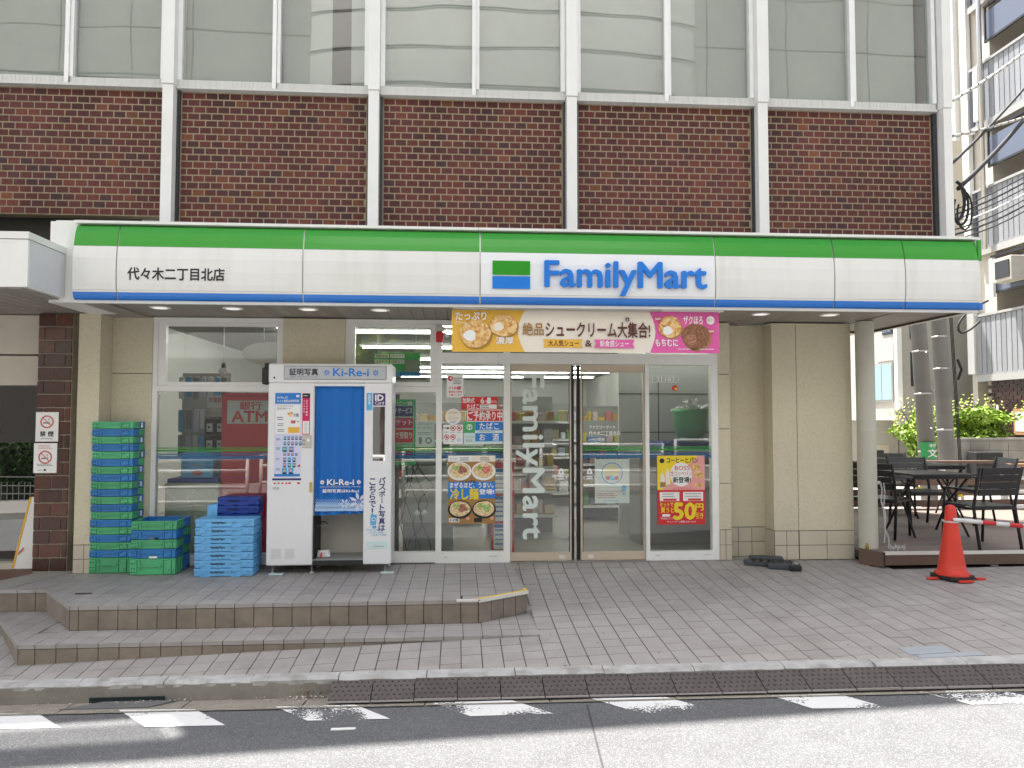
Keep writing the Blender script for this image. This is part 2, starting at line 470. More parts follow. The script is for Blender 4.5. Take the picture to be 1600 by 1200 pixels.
M['shade_beige'] = mat('beige_shutter_box', (0.60, 0.56, 0.48), 0.6, var=0.04)
M['wood'] = mat('wooden_frame', (0.36, 0.20, 0.09), 0.6)
M['yellow'] = mat('yellow_plastic', (0.80, 0.55, 0.02), 0.5)
M['grey_sheet'] = mat('grey_fence_panel', (0.40, 0.40, 0.39), 0.7)
M['lamp_white'] = mat('downlight_white', (0.85, 0.85, 0.83), 0.4)
def film_mat(name, c):
    m = bpy.data.materials.new(name)
    m.use_nodes = True
    n, l = m.node_tree.nodes, m.node_tree.links
    p = n['Principled BSDF']
    p.inputs['Base Color'].default_value = (*c, 1)
    t = n.new('ShaderNodeBsdfTransparent')
    x = n.new('ShaderNodeMixShader')
    x.inputs[0].default_value = 0.42
    l.new(p.outputs[0], x.inputs[1])
    l.new(t.outputs[0], x.inputs[2])
    l.new(x.outputs[0], n['Material Output'].inputs[0])
    return m
M['stripe_green'] = film_mat('green_film_stripe', (0.06, 0.38, 0.06))
M['stripe_blue'] = film_mat('blue_film_stripe', (0.03, 0.16, 0.36))
M['lamp_lens'] = emit_mat('dim_lamp_lens', (1.0, 0.97, 0.92), 0.16)
M['tube'] = emit_mat('lit_tube', (1.0, 0.98, 0.94), 9.0)
M['glass'] = glass_mat('shop_glass', (0.87, 0.91, 0.885), 2.0, wave=0.06, dust=0.008)
M['office_glass'] = glass_mat('office_glass', (0.90, 0.92, 0.90), 2.0, wave=0.16)
M['dark_glass'] = glass_mat('tinted_entrance_glass', (0.45, 0.46, 0.44), 3.2, wave=0.03)

# ------------------------------------------------------------------ mesh helpers
class MB:
    """Collects shapes and links them as one mesh object."""
    def __init__(self):
        self.v, self.f, self.sm = [], [], []
    def add(self, vs, fs, smooth=False):
        o = len(self.v)
        self.v += [tuple(p) for p in vs]
        self.f += [tuple(i + o for i in f) for f in fs]
        self.sm += [smooth] * len(fs)
        return self
    def box(self, x0, x1, y0, y1, z0, z1, R=None):
        vs = [(x0, y0, z0), (x1, y0, z0), (x1, y1, z0), (x0, y1, z0), (x0, y0, z1), (x1, y0, z1), (x1, y1, z1), (x0, y1, z1)]
        if R is not None:
            vs = [R @ Vector(p) for p in vs]
        return self.add(vs, [(3, 2, 1, 0), (4, 5, 6, 7), (0, 1, 5, 4), (1, 2, 6, 5), (2, 3, 7, 6), (3, 0, 4, 7)])
    def cbox(self, x0, x1, y0, y1, z0, z1, c=0.01):
        """Box with chamfered edges: every face inset, joined by bevels."""
        vs, X, Y, Z = [], (x0, x1), (y0, y1), (z0, z1)
        idx = {}
        for i in (0, 1):
            for j in (0, 1):
                for k in (0, 1):
                    for ax in range(3):
                        p = [X[i], Y[j], Z[k]]
                        s = [1 if i == 0 else -1, 1 if j == 0 else -1, 1 if k == 0 else -1]
                        for b in range(3):
                            if b != ax:
                                p[b] += s[b] * c
                        idx[(i, j, k, ax)] = len(vs)
                        vs.append(tuple(p))
        g = lambda i, j, k, ax: idx[(i, j, k, ax)]
        fs = []
        fs.append((g(0,0,0,0), g(0,0,1,0), g(0,1,1,0), g(0,1,0,0))); fs.append((g(1,0,0,0), g(1,1,0,0), g(1,1,1,0), g(1,0,1,0)))
        fs.append((g(0,0,0,1), g(1,0,0,1), g(1,0,1,1), g(0,0,1,1))); fs.append((g(0,1,0,1), g(0,1,1,1), g(1,1,1,1), g(1,1,0,1)))
        fs.append((g(0,0,0,2), g(0,1,0,2), g(1,1,0,2), g(1,0,0,2))); fs.append((g(0,0,1,2), g(1,0,1,2), g(1,1,1,2), g(0,1,1,2)))
        for i in (0, 1):
            for j in (0, 1):
                q = (g(i,j,0,0), g(i,j,0,1), g(i,j,1,1), g(i,j,1,0)); fs.append(q if i != j else q[::-1])
        for i in (0, 1):
            for k in (0, 1):
                q = (g(i,0,k,0), g(i,1,k,0), g(i,1,k,2), g(i,0,k,2)); fs.append(q if i == k else q[::-1])
        for j in (0, 1):
            for k in (0, 1):
                q = (g(0,j,k,1), g(1,j,k,1), g(1,j,k,2), g(0,j,k,2)); fs.append(q if j != k else q[::-1])
        for i in (0, 1):
            for j in (0, 1):
                for k in (0, 1):
                    q = (g(i,j,k,0), g(i,j,k,1), g(i,j,k,2)); fs.append(q if (i + j + k) % 2 else q[::-1])
        return self.add(vs, fs)
    def quad(self, a, b, c, d):
        return self.add([a, b, c, d], [(0, 1, 2, 3)])
    def poly(self, pts):
        return self.add(pts, [tuple(range(len(pts)))])
    def prism(self, pts, dvec):
        """Closed solid: polygon pts pushed along dvec."""
        n = len(pts)
        d = Vector(dvec)
        vs = [Vector(p) for p in pts] + [Vector(p) + d for p in pts]
        fs = [tuple(range(n))[::-1], tuple(range(n, 2 * n))] + [(i, (i + 1) % n, n + (i + 1) % n, n + i) for i in range(n)]
        return self.add(vs, fs)
    def plate(self, x0, x1, z0, z1, y, t=0.002):
        return self.box(x0, x1, y, y + t, z0, z1)
    def ell(self, cx, cz, rx, rz, y, n=20, wob=0.0, t=0.0008, rot=0.0):
        pts = []
        for i in range(n):
            a = 2 * math.pi * i / n
            k = 1 + wob * math.sin(3 * a + cx * 40) + wob * 0.6 * math.sin(5 * a + cz * 50)
            px, pz = rx * k * math.cos(a), rz * k * math.sin(a)
            pts.append((cx + px * math.cos(rot) - pz * math.sin(rot), y, cz + px * math.sin(rot) + pz * math.cos(rot)))
        return self.prism(pts[::-1], (0, t, 0))
    def ring(self, cx, cz, r0, r1, y, n=24, t=0.0008):
        vs, fs = [], []
        for i in range(n):
            a = 2 * math.pi * i / n
            for r in (r0, r1):
                vs.append((cx + r * math.cos(a), y, cz + r * math.sin(a)))
        for i in range(n):
            j = (i + 1) % n
            fs.append((2 * i, 2 * i + 1, 2 * j + 1, 2 * j))
        return self.add(vs, fs)
    def tube(self, pts, r, n=8, cap=True, r1=None):
        pts = [Vector(p) for p in pts]
        rings = []
        up_ = None
        vs, fs = [], []
        m = len(pts)
        for i, p in enumerate(pts):
            d = (pts[min(i + 1, m - 1)] - pts[max(i - 1, 0)]).normalized()
            if up_ is None:
                up_ = Vector((0, 0, 1)) if abs(d.z) < 0.9 else Vector((1, 0, 0))
            a = d.cross(up_)
            if a.length < 1e-5:
                a = d.orthogonal()
            a.normalize()
            b = a.cross(d).normalized()
            up_ = b
            rr = r if r1 is None else r + (r1 - r) * i / max(m - 1, 1)
            for k in range(n):
                t = 2 * math.pi * k / n
                vs.append(p + rr * (math.cos(t) * a + math.sin(t) * b))
        for i in range(m - 1):
            for k in range(n):
                fs.append((i * n + k, i * n + (k + 1) % n, (i + 1) * n + (k + 1) % n, (i + 1) * n + k))
        if cap:
            fs.append(tuple(range(n))[::-1])
            fs.append(tuple((m - 1) * n + k for k in range(n)))
        o = len(self.v)
        self.v += [tuple(p) for p in vs]
        self.f += [tuple(i + o for i in f) for f in fs]
        self.sm += [n > 4] * len(fs)
        return self
    def lathe(self, prof, cx, cy, n=24):
        vs, fs = [], []
        for r, z in prof:
            for k in range(n):
                t = 2 * math.pi * k / n
                vs.append((cx + r * math.cos(t), cy + r * math.sin(t), z))
        for i in range(len(prof) - 1):
            for k in range(n):
                fs.append((i * n + k, i * n + (k + 1) % n, (i + 1) * n + (k + 1) % n, (i + 1) * n + k))
        return self.add(vs, fs, True)
    def text(self, s, x0, x1, z0, z1, y, bold=0.0, depth=0.0, rot=0.0, keep=False, slant=0.0):
        """Lettering on a plane facing the street, fitted into the given box."""
        vs, fs = glyphs(s, depth, slant)
        if not vs:
            return self
        if rot:
            c, sn = math.cos(rot), math.sin(rot)
            vs = [(x * c - z * sn, x * sn + z * c, h) for x, z, h in vs]
        a0, a1 = min(p[0] for p in vs), max(p[0] for p in vs)
        b0, b1 = min(p[1] for p in vs), max(p[1] for p in vs)
        sx, sz = (x1 - x0) / max(a1 - a0, 1e-6), (z1 - z0) / max(b1 - b0, 1e-6)
        ox, oz = x0, z0
        if keep:
            k = min(sx, sz)
            ox += ((x1 - x0) - k * (a1 - a0)) / 2
            oz += ((z1 - z0) - k * (b1 - b0)) / 2
            sx = sz = k
        e = bold * 0.8
        for i, (dx, dz) in enumerate(((0, 0), (-e, 0), (e, 0), (0, e), (0, -e)) if bold else ((0, 0),)):
            self.add([(ox + (p[0] - a0 + dx) * sx, y + i * 0.00008 - p[2], oz + (p[1] - b0 + dz) * sz) for p in vs], fs)
        return self
    def btext(self, s, x0, x1, z0, z1, y, b, depth=0.0, rot=0.0, slant=0.0):
        """Bold lettering: the strokes thickened by overlaid copies, each a hair behind the last."""
        for i, (dx, dz) in enumerate(((0, 0), (-b, 0), (b, 0), (0, b * .7), (0, -b * .7))):
            self.text(s, x0 + b + dx, x1 - b + dx, z0 + b * .7 + dz, z1 - b * .7 + dz, y + i * 0.00025, 0.0, depth, rot, False, slant)
        return self
    def vtext(self, s, xc, w, ztop, zbot, y, bold=0.0):
        n = len(s)
        h = (ztop - zbot) / n
        for i, ch in enumerate(s):
            z1 = ztop - i * h
            if ch == 'ー':
                self.box(xc - 0.05 * w, xc + 0.05 * w, y, y + 0.0004, z1 - h * 0.9, z1 - h * 0.1)
            elif ch not in ' 　':
                k = 0.5 if ch in '!！、。ッ' else 1.0
                self.text(ch, xc - w / 2 * k, xc + w / 2 * k, z1 - h * 0.94, z1 - h * 0.06, y, bold, keep=True)
        return self
    def lines(self, x0, x1, z0, z1, n, y, th=0.35, ragged=True):
        """Rows of print too small to read."""
        h = (z1 - z0) / n
        for i in range(n):
            zz = z1 - (i + 0.5) * h
            x = x0
            e = x1 - (random.uniform(0, 0.25) * (x1 - x0) if ragged else 0)
            while x < e:
                w = random.uniform(0.04, 0.14) * (x1 - x0)
                self.box(x, min(x + w, e), y, y + 0.0004, zz - h * th / 2, zz + h * th / 2)
                x += w + 0.012 * (x1 - x0)
        return self
    def build(self, name, m, parent=None, kind=None, label=None):
        me = bpy.data.meshes.new(name)
        me.from_pydata(self.v, [], self.f)
        if any(self.sm):
            me.polygons.foreach_set('use_smooth', self.sm)
        me.materials.append(M[m] if isinstance(m, str) else m)
        me.update()
        o = bpy.data.objects.new(name, me)
        col.objects.link(o)
        if parent is not None:
            hang(o, parent)
        if kind:
            o['kind'] = kind
        if label:
            o['label'] = label
        return o

_gl = {}
def glyphs(s, depth=0.0, slant=0.0):
    key = (s, depth, slant)
    if key in _gl:
        return _gl[key]
    c = bpy.data.curves.new('lettering', 'FONT')
    c.body = s
    c.resolution_u = 2
    c.shear = slant
    o = bpy.data.objects.new('lettering', c)
    col.objects.link(o)
    me = bpy.data.meshes.new_from_object(o.evaluated_get(bpy.context.evaluated_depsgraph_get()))
    vs = [tuple(v.co) for v in me.vertices]
    fs = [tuple(p.vertices) for p in me.polygons]
    bpy.data.objects.remove(o)
    bpy.data.curves.remove(c)
    bpy.data.meshes.remove(me)
    if depth and vs:
        n = len(vs)
        from collections import Counter
        edges = Counter()
        for f in fs:
            for i in range(len(f)):
                edges[(f[i], f[(i + 1) % len(f)])] += 1
        side = [(a, b) for (a, b) in edges if (b, a) not in edges]
        vs = [(x, y, depth) for x, y, _ in vs] + [(x, y, 0.0) for x, y, _ in vs]
        fs = fs + [(b, a, a + n, b + n) for a, b in side]
    _gl[key] = (vs, fs)
    return _gl[key]

ROOT = {}
def thing(name, label, cat, loc=(0, 0, 0), group=None):
    """An Empty at a thing's base; its parts are written in world metres when loc is given."""
    o = bpy.data.objects.new(name, None)
    o.empty_display_size = 0.2
    o.location = loc
    col.objects.link(o)
    ROOT[o.name] = Vector(loc)
    return tag(o, label, cat, group)

def tag(o, label=None, cat=None, group=None, kind=None):
    for k, v in (('label', label), ('category', cat), ('group', group), ('kind', kind)):
        if v:
            o[k] = v
    return o

def hang(o, parent):
    o.parent = parent
    if parent.name in ROOT:
        o.matrix_parent_inverse = Matrix.Translation(-ROOT[parent.name])
    else:
        o.matrix_parent_inverse = Matrix.Identity(4)

def copy_tree(o, parent=None):
    c = o.copy()
    col.objects.link(c)
    if parent is not None:
        c.parent = parent
        c.matrix_parent_inverse = o.matrix_parent_inverse.copy()
    elif o.name in ROOT:
        ROOT[c.name] = ROOT[o.name]
    for ch in list(o.children):
        copy_tree(ch, c)
    return c

def share(name, mesh, parent, loc, rot=None, label=None):
    """One more piece that shares its mesh with the pieces like it."""
    o = bpy.data.objects.new(name, mesh)
    col.objects.link(o)
    hang(o, parent)
    o.location = loc
    if rot is not None:
        o.rotation_mode = 'QUATERNION'
        o.rotation_quaternion = rot
    return o

def mesh_of(mb, name, m):
    me = bpy.data.meshes.new(name)
    me.from_pydata(mb.v, [], mb.f)
    if any(mb.sm):
        me.polygons.foreach_set('use_smooth', mb.sm)
    me.materials.append(M[m])
    me.update()
    return me

def clip(poly, a, b):
    """Part of a 2-D polygon to the left of the line a -> b."""
    out = []
    n = len(poly)
    side = lambda p: (b[0] - a[0]) * (p[1] - a[1]) - (b[1] - a[1]) * (p[0] - a[0])
    for i in range(n):
        p, q = poly[i], poly[(i + 1) % n]
        sp, sq = side(p), side(q)
        if sp >= 0:
            out.append(p)
        if (sp > 0 and sq < 0) or (sp < 0 and sq > 0):
            t = sp / (sp - sq)
            out.append((p[0] + t * (q[0] - p[0]), p[1] + t * (q[1] - p[1])))
    return out

def clip_to(poly, region):
    for i in range(len(region)):
        if len(poly) < 3:
            return []
        poly = clip(poly, region[i], region[(i + 1) % len(region)])
    return poly

def area(p):
    return 0.5 * abs(sum(p[i][0] * p[(i + 1) % len(p)][1] - p[(i + 1) % len(p)][0] * p[i][1] for i in range(len(p)))) if len(p) > 2 else 0

# ================================================================== THE SETTING
def zr(x):
    """Height of the road, which climbs gently to the right."""
    return -0.35 + 0.034 * (max(-14.0, min(14.0, x)) - 0.2)
def zk(x):
    return zr(x) + 0.10
def yk(x):
    """Inner line of the kerb, not quite parallel to the shop front."""
    return -2.52 - 0.10 * (x - 0.2)
def gz(x, y):
    """Paved forecourt: level at the doors, falling to the kerb."""
    if y >= 0:
        return 0.0
    return zk(x) * min(1.3, (-y) / (-yk(x))) ** 0.62

g = MB()
xs = [-250, -60, -14, -9, 9, 14, 60, 250]
ys = [-250, -12, -4, -0.3, 0.3, 20, 260]
idx = {}
for j, y in enumerate(ys):
    for i, x in enumerate(xs):
        idx[i, j] = len(g.v)
        g.v.append((x, y, zr(x) - 0.07 if y < 0 else -0.03))
for j in range(len(ys) - 1):
    for i in range(len(xs) - 1):
        g.f.append((idx[i, j], idx[i + 1, j], idx[i + 1, j + 1], idx[i, j + 1]))
g.sm = [False] * len(g.f)
g.build('ground', 'gutter', kind='structure')

g = MB()
RXS = [-60, -14, -10, -6, -3, 0, 3, 6, 10, 14, 60]
for a, b in zip(RXS, RXS[1:]):
    ya, yb = yk(max(-14, min(14, a))) - 0.372, yk(max(-14, min(14, b))) - 0.372
    g.quad((a, -9.0, zr(a)), (b, -9.0, zr(b)), (b, yb, zr(b)), (a, ya, zr(a)))
road = g.build('road', 'asphalt', kind='structure')

# worn white dashes along the kerb, each skewed
PAINT = [paint_mat('road_paint_fresh', 0.90), paint_mat('road_paint_scuffed', 0.83), paint_mat('road_paint_worn', 0.78)]
for q, k in (([(-3.19, -2.53), (-2.716, -2.60), (-2.441, -2.869), (-2.90, -2.816)], 0),
             ([(-2.205, -2.618), (-1.691, -2.69), (-1.411, -2.992), (-1.905, -2.943)], 0),
             ([(-1.172, -2.73), (-0.652, -2.782), (-0.402, -3.053), (-0.915, -3.001)], 1),
             ([(-0.163, -2.829), (0.361, -2.87), (0.599, -3.132), (0.089, -3.091)], 1),
             ([(0.863, -2.919), (1.343, -2.976), (1.599, -3.262), (1.12, -3.205)], 2),
             ([(2.003, -3.063), (2.427, -3.10), (2.60, -3.36), (2.161, -3.302)], 2),
             ([(2.93, -3.149), (3.433, -3.189), (3.60, -3.45), (3.111, -3.39)], 2)):
    m = MB()
    m.poly([(x, y, zr(x) + 0.004) for x, y in q][::-1])
    m.build('white_dash', PAINT[k], road)
m = MB()   # seam in the asphalt
m.poly([(0.82, -3.02, zr(0.8) + 0.003), (0.832, -3.02, zr(0.8) + 0.003), (0.590, -6.2, zr(0.6) + 0.003), (0.58, -6.2, zr(0.6) + 0.003)][::-1])
m.build('asphalt_seam', 'seam', road)
m = MB()
m.box(-0.745, -0.60, -3.175, -3.145, zr(-0.7), zr(-0.7) + 0.005)
m.build('white_stub', PAINT[0], road)

# concrete gutter and kerb
gut = MB()
for i in range(30):
    a, b = -9 + i * 0.8, -9 + (i + 1) * 0.8
    gut.quad((a + 0.004, yk(a) - 0.40, zr(a) + 0.008), (b - 0.004, yk(b) - 0.40, zr(b) + 0.008), (b - 0.004, yk(b) - 0.10, zr(b) - 0.030), (a + 0.004, yk(a) - 0.10, zr(a) - 0.030))
gut_o = gut.build('gutter', 'gutter', kind='structure')
m = MB()      # drain under the kerb: a black slot and a smooth slab before it
m.prism([(a, yk(a) - 0.128, zr(a) - 0.035) for a in (-2.50, -1.98)] + [(a, yk(a) - 0.128, zr(a) + 0.012) for a in (-1.98, -2.20, -2.50)], (0, -0.004, 0))
m.build('drain_slot', 'hole', gut_o)
m = MB()
m.prism([(-2.62, yk(-2.62) - 0.30, zr(-2.6) - 0.022), (-2.02, yk(-2.02) - 0.29, zr(-2.0) - 0.022), (-1.90, yk(-1.90) - 0.14, zr(-1.9) - 0.034), (-2.40, yk(-2.4) - 0.14, zr(-2.4) - 0.034)], (0, 0, 0.022))
m.build('drain_slab', mat('smooth_drain_slab', (0.13, 0.13, 0.13), 0.85, var=0.12, scale=6), gut_o)
kerb = MB()
for i in range(24):
    a, b = -9 + i, -8 + i
    kerb.box(a, b, 0, 0.01, 0, 0.01) if False else None
    p = [(a, yk(a) - 0.125, zr(a) - 0.1), (b, yk(b) - 0.125, zr(b) - 0.1), (b, yk(b) - 0.11, zk(b) - 0.022), (a, yk(a) - 0.11, zk(a) - 0.022)]
    kerb.quad(*p)
kerb_o = kerb.build('kerb', 'kerb_side', kind='structure')
x = -8.6
while x < 12:
    L = 0.6
    t = MB()
    a0_, b0_ = x + 0.003, x + L - 0.003
    n_ = 12
    d = random.uniform(-0.003, 0.003)
    P = lambda xx, off, z: (xx, yk(xx) - off, zk(xx) + z)
    chip = [random.choice([0, 0, 0.002, 0.004, random.uniform(0.004, 0.03)]) for _ in range(n_ + 1)]
    for k in range(n_ + 1):
        xx, c_ = a0_ + (b0_ - a0_) * k / n_, chip[k]
        t.v += [P(xx, 0.112, -0.05), P(xx, 0.110 - c_ * .3, -0.012 - c_ * .5 + d), P(xx, 0.088 - c_, 0.002 + d), P(xx, 0.0, 0.003), P(xx, 0.0, -0.04)]
    for k in range(n_):
        for j in range(4):
            q = 5 * k + j
            t.f.append((q, q + 5, q + 6, q + 1))
    t.f += [(0, 1, 2, 3, 4), tuple(5 * n_ + j for j in (4, 3, 2, 1, 0))]
    t.sm = [False] * len(t.f)
    t.build('kerb_stone', 'kerb', kerb_o)
    x += L

# paved forecourt: the grout bed, then tiles one by one
bed = MB()
bx = [-9 + 0.75 * i for i in range(33)]
tt = [0, 0.01, 0.03, 0.05, 0.08, 0.12, 0.16, 0.26, 0.4, 0.55, 0.7, 0.85, 1.0]
bx = sorted(bx + [0.645])
for a, b in zip(bx, bx[1:]):
    if b < 0.65:
        bed.quad(*[(xx, yy, gz(xx, yy) - 0.007) for xx, yy in ((a, yk(a)), (b, yk(b)), (b, -1.90), (a, -1.90))])
        if b > 0.5:
            bed.quad(*[(xx, yy, gz(xx, yy) - 0.05) for xx, yy in ((0.60, -1.26), (0.645, -1.26), (0.645, -0.6), (0.60, -0.6))])
            bed.quad(*[(xx, yy, gz(xx, yy) - 0.07) for xx, yy in ((0.54, -0.6), (0.645, -0.6), (0.645, 0.0), (0.54, 0.0))])
        continue
    for t0, t1 in zip(tt, tt[1:]):
        q = []
        for xx, t in ((a, t1), (b, t1), (b, t0), (a, t0)):
            yy = yk(xx) * t
            q.append((xx, yy, gz(xx, yy) - 0.010 - (0.02 if 0 < t < 0.05 else 0)))
        bed.quad(*q)
pave = bed.build('pavement', 'grout', kind='structure')

PX0, PITCH_T = -2.9647, 0.15
STEP2 = [(-3.215, -1.93), (0.645, -1.93), (0.645, -1.28), (0.545, 0.03), (-6.5, 0.03), (-6.5, -0.93), (-3.98, -0.93), (-3.784, -1.164)]
cand = []
for i in range(-13, 66):
    for j in range(0, 21):
        x0, y0 = PX0 + i * PITCH_T + 0.0035, -(j + 1) * PITCH_T + 0.0017
        x1, y1 = x0 + PITCH_T - 0.007, y0 + PITCH_T - 0.0034
        cx, cyy = (x0 + x1) / 2, (y0 + y1) / 2
        if x1 < (0.48 if y0 > -1.4 else 0.66) and y0 > -1.93 and x0 > -3.25:
            continue                                    # under the steps
        if x0 < -3.25 and y0 > -0.95:
            continue
        if x0 > 4.15 and y1 > -0.20 + 0 and x0 < 4.3:
            continue
        if x0 > 4.3 and y1 > -0.40:
            continue                                    # under the deck
        if x0 > 6.9 or x0 < -4.9:
            continue
        p = clip([(x0, y0), (x1, y0), (x1, y1), (x0, y1)], (-10, yk(-10) + 0.004), (20, yk(20) + 0.004))
        if 0.48 < x1 < 0.66 and y0 > -1.4:
            p = clip(clip(p, (0.549, 0.03), (0.609, -1.28)), (0.0, -1.26), (1.0, -1.26))
        if area(p) < 0.0008:
            continue
        cand.append((((cx) ** 2 + (cyy + 7.84) ** 2) / (0.3 if abs(cx) < 4.6 - 0.0 * cyy else 0.01), p, cx, cyy, area(p) > 0.0206))
cand.sort(key=lambda c: c[0])
flat = MB().box(-0.0715, 0.0715, -0.0733, 0.0733, -0.012, 0.0)
tile_mesh = mesh_of(flat, 'tile', 'tile')
rest = MB()
for k, (d, p, cx, cyy, whole) in enumerate(cand):
    e = 0.01
    nrm = Vector((-(gz(cx + e, cyy) - gz(cx - e, cyy)) / (2 * e), -(gz(cx, cyy + e) - gz(cx, cyy - e)) / (2 * e), 1)).normalized()
    jit = random.uniform(-0.0012, 0.0012)
    if k < 290 and whole:
        share('tile', tile_mesh, pave, (cx, cyy, gz(cx, cyy) + jit), Vector((0, 0, 1)).rotation_difference(nrm))
    else:
        top = [(a, b, gz(a, b) + jit) for a, b in p]
        m = rest if k >= 290 else MB()
        m.prism([(a, b, c - 0.012) for a, b, c in top], (0, 0, 0.012))
        if k < 290:
            m.build('tile', 'tile', pave)
rest.build('far_paving', 'tile', pave, kind='stuff')
m = MB()      # two bluish replacement tiles by the kerb at the right
m.prism([(a, b, gz(a, b) - 0.004) for a, b in ((3.12, -2.62), (3.44, -2.62), (3.44, -2.76), (3.12, -2.76))][::-1], (0, 0, 0.009))
m.prism([(a, b, gz(a, b) - 0.004) for a, b in ((3.15, -2.77), (3.60, -2.77), (3.60, -2.85), (3.15, -2.83))][::-1], (0, 0, 0.009))
m.build('repair_tile', mat('bluish_tile', (0.34, 0.37, 0.41), 0.6, var=0.05), pave)

random.seed(44)
m = MB()      # old chewing-gum spots
for _ in range(70):
    xx, yy = random.uniform(0.7, 5.8), random.uniform(-2.6, -0.45)
    r_ = random.uniform(0.005, 0.014)
    m.poly([(xx + r_ * math.cos(a) * random.uniform(.7, 1.2), yy + r_ * math.sin(a), gz(xx, yy) + 0.0035) for a in (0, .8, 1.6, 2.4, 3.2, 4.0, 4.8, 5.6)])
m.build('gum_spots', mat('old_gum', (0.13, 0.12, 0.115), 0.8), pave, kind='stuff')

# steps: the upper platform and the tread below it
def riser(parent, p, q, ztop, zbot, pitch=0.15, first=0.0, tmat='riser', nose=0.030):
    p, q = Vector((*p, 0)), Vector((*q, 0))
    d = (q - p)
    L = d.length
    d.normalize()
    nrm = Vector((d.y, -d.x, 0))
    s = -first
    while s < L - 0.002:
        a, b = max(0, s) + 0.003, min(L, s + pitch) - 0.003
        if b - a > 0.012:
            A, B = p + d * a, p + d * b
            for z0, z1, o in ((zbot, ztop - nose - 0.005, 0.008), (ztop - nose, ztop, 0.012)):
                t = MB()
                vs = [A + Vector((0, 0, z0)) - nrm * 0.01, B + Vector((0, 0, z0)) - nrm * 0.01, B + Vector((0, 0, z0)) + nrm * o, A + Vector((0, 0, z0)) + nrm * o]
                t.prism([tuple(v) for v in vs][::-1] if False else [tuple(v) for v in vs], (0, 0, z1 - z0))
                t.build('riser_tile' if o < 0.01 else 'nosing_tile', tmat if o < 0.01 else 'tile', parent)
        s += pitch

PLAT = [(-3.03, -1.57), (0.178, -1.57), (0.605, -1.28), (0.545, 0.03), (-6.5, 0.03), (-6.5, -0.93), (-3.535, -0.93)]
c = MB()
c.prism([(x, y, -0.7) for x, y in PLAT], (0, 0, 0.694))
plat = c.build('platform', 'grout', kind='structure')
c = MB()
c.prism([(x, y, -0.8) for x, y in STEP2], (0, 0, 0.8 - 0.1947))
step = c.build('step', 'grout', kind='structure')

def lay(parent, regions, z, x_off, y_off, xr, yr, name='tile', lim=290):
    cs = []
    for i in range(xr[0], xr[1]):
        for j in range(yr[0], yr[1]):
            x0, y0 = x_off + i * 0.15 + 0.0025, y_off + j * 0.15 + 0.0025
            sq = [(x0, y0), (x0 + 0.145, y0), (x0 + 0.145, y0 + 0.145), (x0, y0 + 0.145)]
            for reg in regions:
                p = clip_to(sq, reg)
                if area(p) > 0.0006:
                    cx, cyy = sum(a for a, b in p) / len(p), sum(b for a, b in p) / len(p)
                    cs.append((cx * cx + (cyy + 7.84) ** 2, p, cx, cyy))
    cs.sort(key=lambda c: c[0])
    far = MB()
    full = mesh_of(MB().box(-0.0725, 0.0725, -0.0725, 0.0725, -0.012, 0.0), 'tile', 'tile')
    for k, (d, p, cx, cyy) in enumerate(cs):
        jit = random.uniform(-0.001, 0.0006)
        if k < lim and area(p) > 0.0209:
            share(name, full, parent, (cx, cyy, z + jit))
        else:
            m = far if k >= lim else MB()
            m.prism([(a, b, z - 0.012 + jit) for a, b in p], (0, 0, 0.012))
            if k < lim:
                m.build(name, 'tile', parent)
    if far.v:
        far.build('far_paving', 'tile', parent, kind='stuff')

R1 = [(-3.03, -1.57), (0.178, -1.57), (0.605, -1.28), (0.545, 0.03), (-3.535, 0.03), (-3.535, -0.93)]
R2 = [(-4.9, -0.93), (-3.537, -0.93), (-3.537, 0.03), (-4.9, 0.03)]
lay(plat, [R1, R2], 0.0, PX0, -1.57, (-14, 25), (0, 11))
riser(plat, (-3.03, -1.57), (0.178, -1.57), 0.0, -0.186, first=0.15 - (PX0 + 3.03))
riser(plat, (0.178, -1.57), (0.605, -1.28), 0.0, -0.186, pitch=0.128)
riser(plat, (-3.535, -0.93), (-3.03, -1.57), 0.0, -0.186, pitch=0.6)
riser(plat, (-4.9, -0.93), (-3.535, -0.93), 0.0, -0.186, first=0.08)
T1 = [(-3.215, -1.93), (0.645, -1.93), (0.645, -1.575), (-3.03, -1.575)]
T2 = [(-3.215, -1.93), (-3.03, -1.575), (-3.535, -0.935), (-3.95, -0.935), (-3.784, -1.164)]
T3 = [(0.16, -1.575), (0.645, -1.575), (0.645, -1.25), (0.61, -1.26)]
lay(step, [T1, T2, T3], -0.1887, -3.0971, -1.93, (-7, 26), (0, 7))
riser(step, (-3.215, -1.93), (0.645, -1.93), -0.1887, -0.42, first=0.15 - (-3.0971 + 3.215))
riser(step, (-3.784, -1.164), (-3.215, -1.93), -0.1887, -0.45, pitch=0.7)
m = MB()
m.prism([(-3.06, -1.15, 0.0), (-3.20, -1.15, 0.0), (-3.22, -1.11, 0.0), (-3.08, -1.11, 0.0)], (0, 0, 0.003))
m.build('drain_cover', 'ramp_stud', plat)
